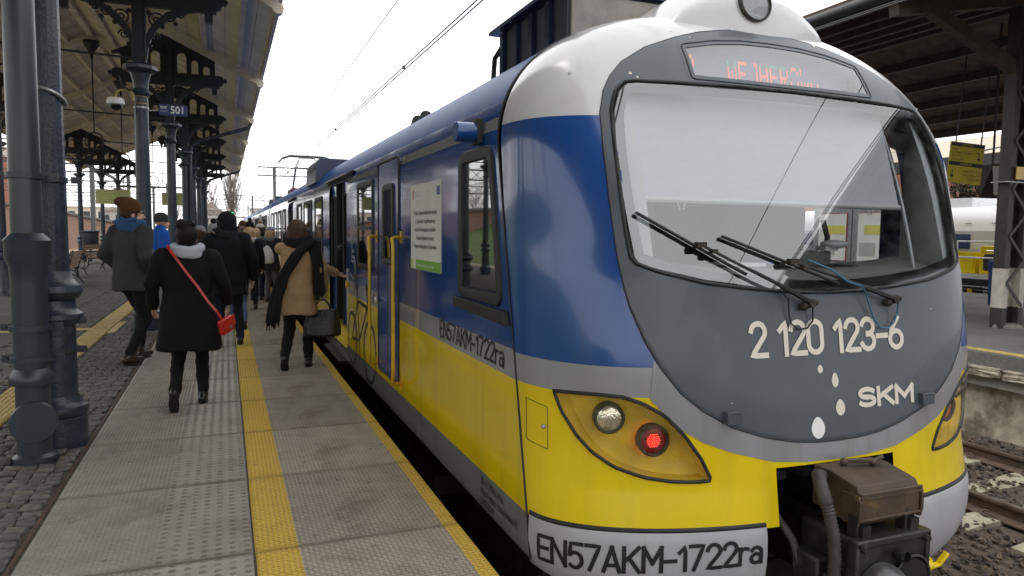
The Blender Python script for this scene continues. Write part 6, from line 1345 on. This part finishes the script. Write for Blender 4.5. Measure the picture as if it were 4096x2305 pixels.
ps = thing('number_plate', 'small yellow plate fixed to the nearest lattice post', 'sign', (11.95, 7.76, 2.5)); m = MB(); m.box((11.98, 7.765, 2.55), (.52, .012, .2)); m.build('plate', 'rail_yellow', ps, smooth=0); lettering('0', .15, lambda u, v: Vector((12.10+u, 7.757, 2.50+v)), 'lettering', 'decal_black', ps); m = MB(); m.bx(11.5, 12.06, 7.78, 8.02, 2.40, 2.415); m.build('strap', 'galv', ps, smooth=0)
# yellow direction sign
ds = thing('direction_sign', 'yellow hanging sign with black arrows headed UWAGA', 'sign', (12.3, 9.1, 2.5)); T_ = Matrix.Translation((12.36, 9.1, 2.84)) @ Matrix.Rotation(R(-24), 4, 'Z') @ Matrix.Diagonal((.74, 1, 1, 1)) @ Matrix.Rotation(R(5), 4, 'Y')
def dsl(x, z, y=-.02): return T_ @ Vector((x, y, z))
m = MB(); m.box((0, 0, 0), (.80, .03, .72)); m.v = [tuple(T_ @ Vector(v)) for v in m.v]; m.build('panel', 'sign_yellow', ds, smooth=0)
for z in (.325, -.02): m = MB(); m.box((0, -.017, z), (.80, .004, .07)); m.v = [tuple(T_ @ Vector(v)) for v in m.v]; m.build('header_bar', 'decal_black', ds, smooth=0); lettering('UWAGA!', .07, lambda u, v: dsl(u, z-.022+v, -.0205), 'lettering', 'sign_yellow', ds, align='CENTER')
for i, t in enumerate(('miasto', 'ul. Podwale Grodzkie', 'kasa SKM', 'dworzec PKP')): lettering(t, .06, lambda u, v: dsl(-.36+u, .225-.062*i+v, -.0175), 'lettering', 'decal_black', ds, .9)
for i, t in enumerate(('perony PKP nr 1-3', 'perony SKM nr 1-2', 'dworzec PKP')): lettering(t, .06, lambda u, v: dsl(.37+u, -.155-.07*i+v, -.0175), 'lettering', 'decal_black', ds, .9, align='RIGHT')
m = MB()
for (a, b) in (((.22, .20), (.29, .20)), ((.285, .205), (.285, .07)), ((.25, .11), (.287, .065)), ((.32, .11), (.283, .065))): m.bar(dsl(a[0], a[1], -.018), dsl(b[0], b[1], -.018), .016, .004, up=(0, 1, 0))
m.build('turn_arrow', 'decal_black', ds, smooth=0); m = MB()
for (a, b) in (((-.30, -.12), (-.30, -.27)), ((-.335, -.22), (-.298, -.275)), ((-.265, -.22), (-.302, -.275))): m.bar(dsl(a[0], a[1], -.018), dsl(b[0], b[1], -.018), .016, .004, up=(0, 1, 0))
m.build('down_arrow', 'decal_black', ds, smooth=0); m = MB(); m.tube([dsl(-.3, .36), dsl(-.3, 2.2)], .012, 6); m.build('hanger', 'steel_brown', ds); m = MB(); m.tube([dsl(.3, .36), dsl(.3, 2.2)], .012, 6); m.build('hanger', 'steel_brown', ds)
ib = thing('information_board', 'grey double sided information box hanging beside the yellow sign', 'sign', (13.5, 9.6, 2.3)); m = MB(); m.prism([(-.28, .3), (.05, -.33), (.05, .3)], 'yz', -.33, .33); m.v = [tuple(Matrix.Rotation(R(-20), 3, 'Z') @ Vector(v)+Vector((14.0, 9.6, 2.62))) for v in m.v]; m.build('casing', 'steel_brown', ib, smooth=0)
m = MB(); m.box((0, -.03, 0), (.6, .02, .56)); m.v = [tuple(Matrix.Rotation(R(-20), 3, 'Z') @ (Matrix.Rotation(R(-8), 3, 'X') @ Vector(v))+Vector((13.87, 9.34, 2.60))) for v in m.v]; m.build('face', 'sign_grey', ib, smooth=0)
for x in (13.8, 14.2): m = MB(); m.tube([(x, 9.6, 2.9), (x, 9.6, 5.6)], .02, 6); m.build('hanger', 'steel_brown', ib)
# notice boards seen through the cab
nbd = thing('notice_boards', 'pair of glazed timetable cases seen through the cab window', 'notice board', (11.0, 10.3, ZP))
for k, (a, b) in enumerate(((10.28, 11.15), (9.35, 10.2))):
    m = MB(); m.bx(10.98, 11.08, a, b, .95, 2.06); cs = m.build('case', 'galv', nbd, smooth=0); m = MB(); m.bx(10.965, 10.979, a+.088, b-.088, 1.038, 1.952); m.build('backing', 'red_frame', cs, smooth=0); m = MB(); m.bx(10.955, 10.964, a+.1, b-.1, 1.05, 1.94); m.build('sheet', 'paper', cs, smooth=0)
    m = MB(); m.bx(10.948, 10.954, a+.12, b-.25, 1.55, 1.72); m.build('yellow_notice', 'paper_yellow', cs, smooth=0); m = MB(); m.bx(10.948, 10.954, a+.35, b-.15, 1.15, 1.4); m.build('grey_notice', 'sign_grey', cs, smooth=0)
for y in (9.28, 10.24, 11.2): m = MB(); m.bx(11.0, 11.06, y-.03, y+.03, ZP, 2.1); m.build('post', 'galv', nbd, smooth=0)
bn = thing('blue_bin', 'blue container half hidden behind the lattice post', 'bin', (13.6, 8.8, ZP)); m = MB(); m.prism([(13.3, .25), (13.9, .25), (13.95, 1.1), (13.25, 1.1)], 'xz', 8.6, 9.2); m.build('body', 'sign_blue', bn, smooth=0, bevel=.03); m = MB(); m.tube([(13.25, 8.9, 1.1), (13.3, 8.9, 1.3), (13.6, 8.9, 1.38), (13.9, 8.9, 1.15)], .03, 8); m.build('hood', 'galv', bn)

# ================================================================== FAR SIDE: white train, wagon, canopy, trees
wt = thing('white_train', 'white and grey train standing beyond the right platform', 'train', (21.5, 14, -.8))
M('wt_white', (.74, .74, .75), .3, var=.03); M('wt_grey', (.42, .43, .46), .35, var=.03)
m = MB(); m.prism([(20.1, 1.35), (20.12, 1.9), (20.22, 2.25), (20.45, 2.42), (21.5, 2.5), (22.9, 2.3), (22.9, 1.35)], 'xz', 9, 30); m.build('upper_body', 'wt_white', wt, smooth=40); m = MB(); m.prism([(20.09, .98), (20.095, 1.72), (20.11, 1.72), (22.9, 1.72), (22.9, .98)], 'xz', 8.98, 30.02); m.build('grey_band', 'wt_grey', wt, smooth=0); m = MB(); m.prism([(20.12, -.5), (20.12, .98), (22.8, .98), (22.8, -.5)], 'xz', 9, 30); m.build('lower_body', 'black', wt, smooth=0)
for y in (11.4, 14.5, 17.5, 20.5): m = MB(); m.bx(20.07, 20.088, y, y+2.0, 1.2, 1.62); m.build('window', 'window_glass', wt, smooth=0)
for y in (13.7, 14.5): m = MB(); m.bx(20.085, 20.10, y, y+.2, 1.93, 1.95); m.build('vent_slot', 'black', wt, smooth=0)
m = MB(); m.prism([(20.6, 2.4), (20.8, 2.75), (22, 2.75), (22.2, 2.4)], 'xz', 10.5, 14.2); m.build('roof_fairing', 'wt_grey', wt, smooth=0); m = MB(); m.bx(20.5, 22.2, 14.8, 17.5, 2.4, 2.7); m.build('roof_fairing', 'wt_white', wt, smooth=0)
wg = thing('service_wagon', 'yellow and black service wagon with white handrails beyond the right platform', 'wagon', (19.4, 14, -.8))
m = MB(); m.bx(19.0, 20.0, 10.5, 18, .40, .52); m.build('deck', 'wt_white', wg, smooth=0); m = MB(); m.bx(19.05, 20.0, 10.5, 18, -.5, .40); m.build('chassis', 'black', wg, smooth=0); m = MB(); m.tube([(19.0, 11.5, .08), (19.0, 17, .08)], .17, 14); m.build('air_tank', 'black_gloss', wg)
m = MB(); m.bx(19.25, 19.9, 12.85, 13.6, .53, 1.30); cb = m.build('cabinet', 'yellow_gloss', wg, smooth=0, bevel=.02); m = MB(); m.prism(rrect(12.95, 13.48, .62, 1.08, .08), 'yz', 19.235, 19.249); m.build('grille', 'grime', cb, smooth=30); m = MB(); m.tube([(19.24, 13.05, 1.17), (19.2, 13.08, 1.18), (19.2, 13.38, 1.18), (19.24, 13.41, 1.17)], .012, 6); m.build('handle', 'chrome', cb)
m = MB(); m.bx(19.3, 19.95, 13.75, 15.6, .53, 1.12); hp2 = m.build('hopper', 'yellow_gloss', wg, smooth=0); 
for y in (13.8, 14.3, 14.8, 15.3): m = MB(); m.bx(19.26, 19.3, y, y+.06, .53, 1.12); m.build('rib', 'yellow_gloss', hp2, smooth=0)
m = MB()
for z in (1.42, .98): m.tube([(19.02, 12.4, z), (19.02, 14.1, z)], .022, 8)
for y in (12.4, 14.1): m.tube([(19.02, y, .5), (19.02, y, 1.42)], .022, 8)
m.build('handrail', 'decal_pure', wg)
for i, t in enumerate(('Pojemność', 'zbiornika', '300dm³')): lettering(t, .085, lambda u, v: Vector((18.822, 13.15-u, .17-.085*i+v)), 'lettering', 'sign_white', wg, .9)
for y in (14.0, 13.45): m = MB(); m.bx(18.815, 18.825, y, y+.14, .0, .14); m.build('warning_label', 'led_orange' if False else 'rail_yellow', wg, smooth=0)
fc = thing('far_canopy', 'pale sheeted canopy of the farthest platform on the right', 'canopy', (30, 20, 4)); M('far_sheet', (.42, .37, .29), .8, var=.08)
m = MB(); m.prism([(24.5, 4.35), (34, 6.3), (34, 6.4), (24.5, 4.45)], 'xz', 2, 70); m.build('sheeting', 'far_sheet', fc, smooth=0); m = MB(); m.bx(24.2, 24.5, 2, 70, 3.95, 4.4); m.build('edge_beam', 'black', fc, smooth=0)
for y in (8, 16, 24, 32, 40): m = MB(); m.bx(25.2, 25.5, y, y+.3, -.9, 4.4); m.build('post', 'steel_brown', fc, smooth=0)
for k in range(4): m = MB(); m.bar((24.6, 10+8*k, 4.5), (33.5, 10+8*k, 6.25), .06); m.build('rib', 'catenary', fc, smooth=0)

def bare_tree(label, loc, h, w_, seed, group=None, leaf=None, nb=26, mat='twig', up=.75, tw=7):
    rd = random.Random(seed); t = thing('tree', label, 'tree', loc, 0, group); m = MB(); x, y, z = loc
    m.tube([(x, y, z), (x+rd.uniform(-.1, .1), y, z+h*.4), (x+rd.uniform(-.2, .2), y, z+h*.95)], [h*.018, h*.012, h*.002], 7); m.build('trunk', 'bark', t)
    m = MB(); tips = []
    for k in range(nb):
        zz = z+h*rd.uniform(.12, .8); a = rd.uniform(0, 6.28); L_ = w_*rd.uniform(.35, .9)*(1-.4*(zz-z)/h); p0 = Vector((x, y, zz)); p1 = p0+Vector((math.cos(a)*L_*.5, math.sin(a)*L_*.5, L_*up*.9)); p2 = p0+Vector((math.cos(a)*L_, math.sin(a)*L_, L_*up*2.0))
        m.tube([p0, p1, p2], [h*.006, h*.004, h*.0015], 4, cap=False)
        for q in range(tw):
            b = p0.lerp(p2, rd.uniform(.2, 1)); e = b+Vector((rd.uniform(-1, 1), rd.uniform(-1, 1), rd.uniform(.2, 1.6)*up*1.4))*L_*.42; m.tube([b, e], [h*.0022, h*.0008], 3, cap=False); tips.append(e)
            for _ in range(3): f = b.lerp(e, rd.uniform(.3, 1)); m.tube([f, f+Vector((rd.uniform(-1, 1), rd.uniform(-1, 1), rd.uniform(0, 1.2)))*L_*.2], [h*.0012, h*.0006], 3, cap=False)
    m.build('crown', mat, t, smooth=0, fix=False)
    if leaf:
        m = MB()
        for e in tips:
            for _ in range(leaf):
                c = e+Vector((rd.gauss(0, .25), rd.gauss(0, .25), rd.gauss(0, .25)))*w_*.2; s = w_*.035; a = Vector((rd.gauss(0, 1), rd.gauss(0, 1), rd.gauss(0, 1))).normalized()*s; b = a.orthogonal().normalized()*s*.6; m.add([c-a, c+b, c+a, c-b], [(0, 1, 2, 3)])
        m.build('foliage', 'leaf', t, smooth=0, fix=False)
    return t
for i, (x, y, h, w_) in enumerate(((31, 22, 5.0, 2.4), (34.5, 25.5, 5.4, 2.6), (38, 26, 5.0, 2.4))): bare_tree(['green bush-like tree showing below the yellow sign', 'brownish tree showing between yellow sign and lattice post', 'small tree hidden behind the lattice post'][i], (x, y, -.9), h, w_, 40+i, 'trees beyond the right platform', leaf=10, nb=22)
def building(label, x0, x1, y, z0, z1, mat, roof, nwx, nwz, depth=8, rot=0, win='bld_glass', gable=0):
    b = thing('building', label, 'building', ((x0+x1)/2, y, z0)); m = MB(); m.bx(x0, x1, y, y+depth, z0, z1); m.build('wall', mat, b, smooth=0)
    m = MB()
    if gable: m.prism([(x0-.3, z1), (x1+.3, z1), ((x0+x1)/2, z1+gable)], 'xz', y-.3, y+depth)
    else: m.bx(x0-.2, x1+.2, y-.2, y+depth+.2, z1, z1+.35)
    m.build('roof', roof, b, smooth=0); wx = (x1-x0)/nwx; wz = (z1-z0)/nwz
    for i in range(nwx):
        for j in range(nwz): m = MB(); m.bx(x0+wx*(i+.28), x0+wx*(i+.72), y-.06, y-.01, z0+wz*(j+.28), z0+wz*(j+.78)); m.build('window', win, b, smooth=0)
    return b
building('red brick building with white trim glimpsed beyond the right platform', 44, 62, 44, -1, 9, 'bld_red', 'bld_roof', 7, 3)
building('long cream building beyond the end of the tracks', 6, 26, 190, -1, 6.5, 'bld_cream', 'bld_grey', 9, 3); building('brown gabled house behind the last columns', -6.5, .5, 175, -1, 4.5, 'bld_cream', 'bld_roof', 4, 2, gable=3); building('pale terrace of houses far behind the boarding crowd', 20, 48, 230, 0, 11, 'bld_grey', 'bld_roof', 12, 4)
building('red brick tower house at the left edge of the view', -33, -28, 118, -1, 11, 'bld_red', 'bld_roof', 2, 4, gable=3); building('low yellowish depot far behind the benches', -46, -22, 190, -1, 6, 'bld_cream', 'bld_grey', 8, 2); building('grey signal box behind the left columns', -21, -15.5, 150, -1, 4.5, 'bld_grey', 'bld_roof', 3, 2)
bare_tree('tall bare poplar standing above the end of the canopy', (1.6, 200, -1), 17.5, 4.2, 3, nb=60, up=1.6, tw=10); bare_tree('shorter bare poplar left of the tall one', (-3.0, 205, -1), 13, 3.4, 4, nb=40, up=1.6)
for i, (x, y, h) in enumerate(((-26, 130, 11), (-34, 150, 12), (-20, 170, 10), (-45, 140, 12), (-12, 210, 9), (12, 220, 11))): bare_tree(['wide bare tree behind the brick wall', 'bare tree above the yellowish depot', 'thin bare tree beside the signal box', 'bare tree left of the yellowish depot', 'small bare tree beside the brown gabled house', 'bare tree behind the long cream building'][i], (x, y, -1), h, h*.42, 10+i, 'bare trees in the distance', nb=34, up=.9)
# ================================================================== LEFT SURROUNDINGS
m = MB(); m.add([(-60, -30, -.96), (-11.9, -30, -.96), (-11.9, 300, -.96), (-60, 300, -.96)], [(0, 1, 2, 3)]); struct(m.build('sandy_ground', 'sand', None, smooth=0))
m = MB(); rows = []
NXg, NYg = 14, 40
for j in range(NYg):
    for i in range(NXg): x = -15.5-i*1.0; y = -25+j*2.4; m.v.append((x, y, -.95+4.6*min(max((-15.5-x)/9, 0), 1)**.9+random.uniform(-.12, .12)*(i > 0)))
for j in range(NYg-1):
    for i in range(NXg-1): m.f.append((j*NXg+i, j*NXg+i+1, (j+1)*NXg+i+1, (j+1)*NXg+i))
struct(m.build('grass_bank', 'grass', None, smooth=60))
for i in range(9): bare_tree(['bare tree at the near end of the grass bank', 'second bare tree along the grass bank', 'third bare tree along the grass bank', 'fourth bare tree along the grass bank', 'fifth bare tree along the grass bank', 'sixth bare tree along the grass bank', 'seventh bare tree along the grass bank', 'eighth bare tree along the grass bank', 'last bare tree of the grass bank'][i], (-23-1.5*(i % 3), 6+i*7.2, 3.2), 6.5+(i % 4), 3, 70+i, 'bare trees on the grass bank', nb=22, up=.8)
M('wall_cap', (.16, .15, .14), .9)
bw = thing('brick_wall', 'long red brick retaining wall with grey coping left of the tracks', 'wall', (-18, 75, -1)); P_ = [(-23, 58), (-20.5, 72), (-18, 86), (-15.5, 102), (-12, 122)]; tops = [3.6, 3.7, 3.4, 2.6, 1.6]
for i in range(4):
    (xa, ya), (xb, yb) = P_[i], P_[i+1]; m = MB(); d = Vector((xb-xa, yb-ya, 0)).normalized(); n = Vector((d.y, -d.x, 0))*.3
    m.add([(xa, ya, -1), (xb, yb, -1), (xb, yb, tops[i+1]), (xa, ya, tops[i]), (xa-n.x, ya-n.y, -1), (xb-n.x, yb-n.y, -1), (xb-n.x, yb-n.y, tops[i+1]), (xa-n.x, ya-n.y, tops[i])], [(0, 1, 2, 3), (4, 7, 6, 5), (3, 2, 6, 7), (0, 3, 7, 4), (1, 5, 6, 2)]); m.build('wall_bay', 'brick_wall', bw, smooth=0)
    m = MB(); m.bar((xa, ya, tops[i]+.12), (xb, yb, tops[i+1]+.12), .6, .25); m.build('coping', 'wall_cap', bw, smooth=0)
# ================================================================== OVERHEAD LINE
def wires(label, x, y0, y1, step=50):
    t = thing('overhead_wire', label, 'overhead line', (x, y0, 4.2)); pts = list(np.linspace(y0, y1, 60)); sag = lambda y: .45*(1-math.cos(2*math.pi*(y-y0)/step))/2
    for dx in (-.03, .03): m = MB(); m.tube([(x+dx, y, 4.2) for y in pts], .010, 5); m.build('contact_wire', 'wire', t)
    m = MB(); m.tube([(x, y, 5.45-sag(y)) for y in pts], .009, 5); m.build('messenger_wire', 'wire', t)
    y = y0+4; m = MB()
    while y < y1: m.tube([(x, y, 4.2), (x, y, 5.45-sag(y))], .004, 4); m.box((x, y, 4.22), (.05, .03, .05)); y += 8
    stuff(m.build('dropper', 'wire', t))
wires('twin contact wire and messenger above the blue train', 2.80, -40, 160); wires('twin contact wire over the empty right track', 7.22, -40, 160); wires('overhead wire above the left track', -10.4, -40, 160); wires('overhead wire above the track beyond the left platform', -13.6, -40, 160)
def gantry(label, y, x0, x1, z, posts, hgt=.9):
    t = thing('catenary_gantry', label, 'gantry', (posts[0], y, -1), group='overhead line gantries')
    m = MB(); n = max(3, int((x1-x0)/1.1))
    for zz in (z, z+hgt):
        for dy in (-.25, .25): m.bar((x0, y+dy, zz), (x1, y+dy, zz), .09)
    m.build('chords', 'catenary', t, smooth=0)
    m = MB()
    for i in range(n):
        a, b = x0+(x1-x0)*i/n, x0+(x1-x0)*(i+1)/n
        m.bar((a, y-.25, z), (b, y-.25, z+hgt), .05); m.bar((a, y-.25, z+hgt), (b, y-.25, z), .05)
    m.build('lattice', 'catenary', t, smooth=0)
    for x in posts: m = MB(); m.bx(x-.15, x+.15, y-.15, y+.15, -1, z+hgt); m.build('mast', 'catenary', t, smooth=0)
    return t
gantry('lattice gantry above the train roof behind the pantograph', 82, 3.3, 9.4, 7.3, (5.0,)); gantry('farther lattice gantry crossing all tracks', 150, -1, 16, 7.2, (5.0, 15)); gantry('distant lattice gantry above the crowd', 215, -14, 26, 7.5, (-13, 6, 25))
for k, y in enumerate((62, 84, 112, 146)): gantry(['nearest gantry over the left tracks', 'second gantry over the left tracks', 'third gantry over the left tracks', 'farthest gantry over the left tracks'][k], y, -30, -8.9, 6.2, (-9.2, -29))
fb = thing('footbridge', 'pale grey lattice footbridge far down the tracks', 'bridge', (5, 175, 3)); m = MB(); m.bar((-7, 175, 4.2), (12, 175, 4.2), .8, .5); m.build('deck', 'bld_grey', fb, smooth=0)
m = MB()
for i in range(12): m.bar((-7+i*1.55, 174.6, 4.4), (-5.45+i*1.55, 174.6, 5.9), .12); m.bar((-7+i*1.55, 174.6, 5.9), (-5.45+i*1.55, 174.6, 4.4), .12)
m.bar((-7, 174.6, 5.95), (12, 174.6, 5.95), .2); m.build('lattice', 'bld_grey', fb, smooth=0)
for x in (-6.5, 11.5): m = MB(); m.bx(x-.3, x+.3, 174.5, 175.5, -1, 4); m.build('pier', 'bld_grey', fb, smooth=0)
sg = thing('signal', 'small railway signal showing green near the end of platform', 'signal', (.8, 95, -1)); m = MB(); m.tube([(.8, 95, -1), (.8, 95, 3.4)], .06, 8); m.build('mast', 'catenary', sg); m = MB(); m.bx(.63, .97, 94.9, 95.1, 3.0, 4.0); m.build('head', 'black', sg, smooth=0); m = MB(); m.sphere((.8, 94.88, 3.5), .09); m.build('green_aspect', 'signal_green', sg)
bpy.data.scenes.remove(TMP)
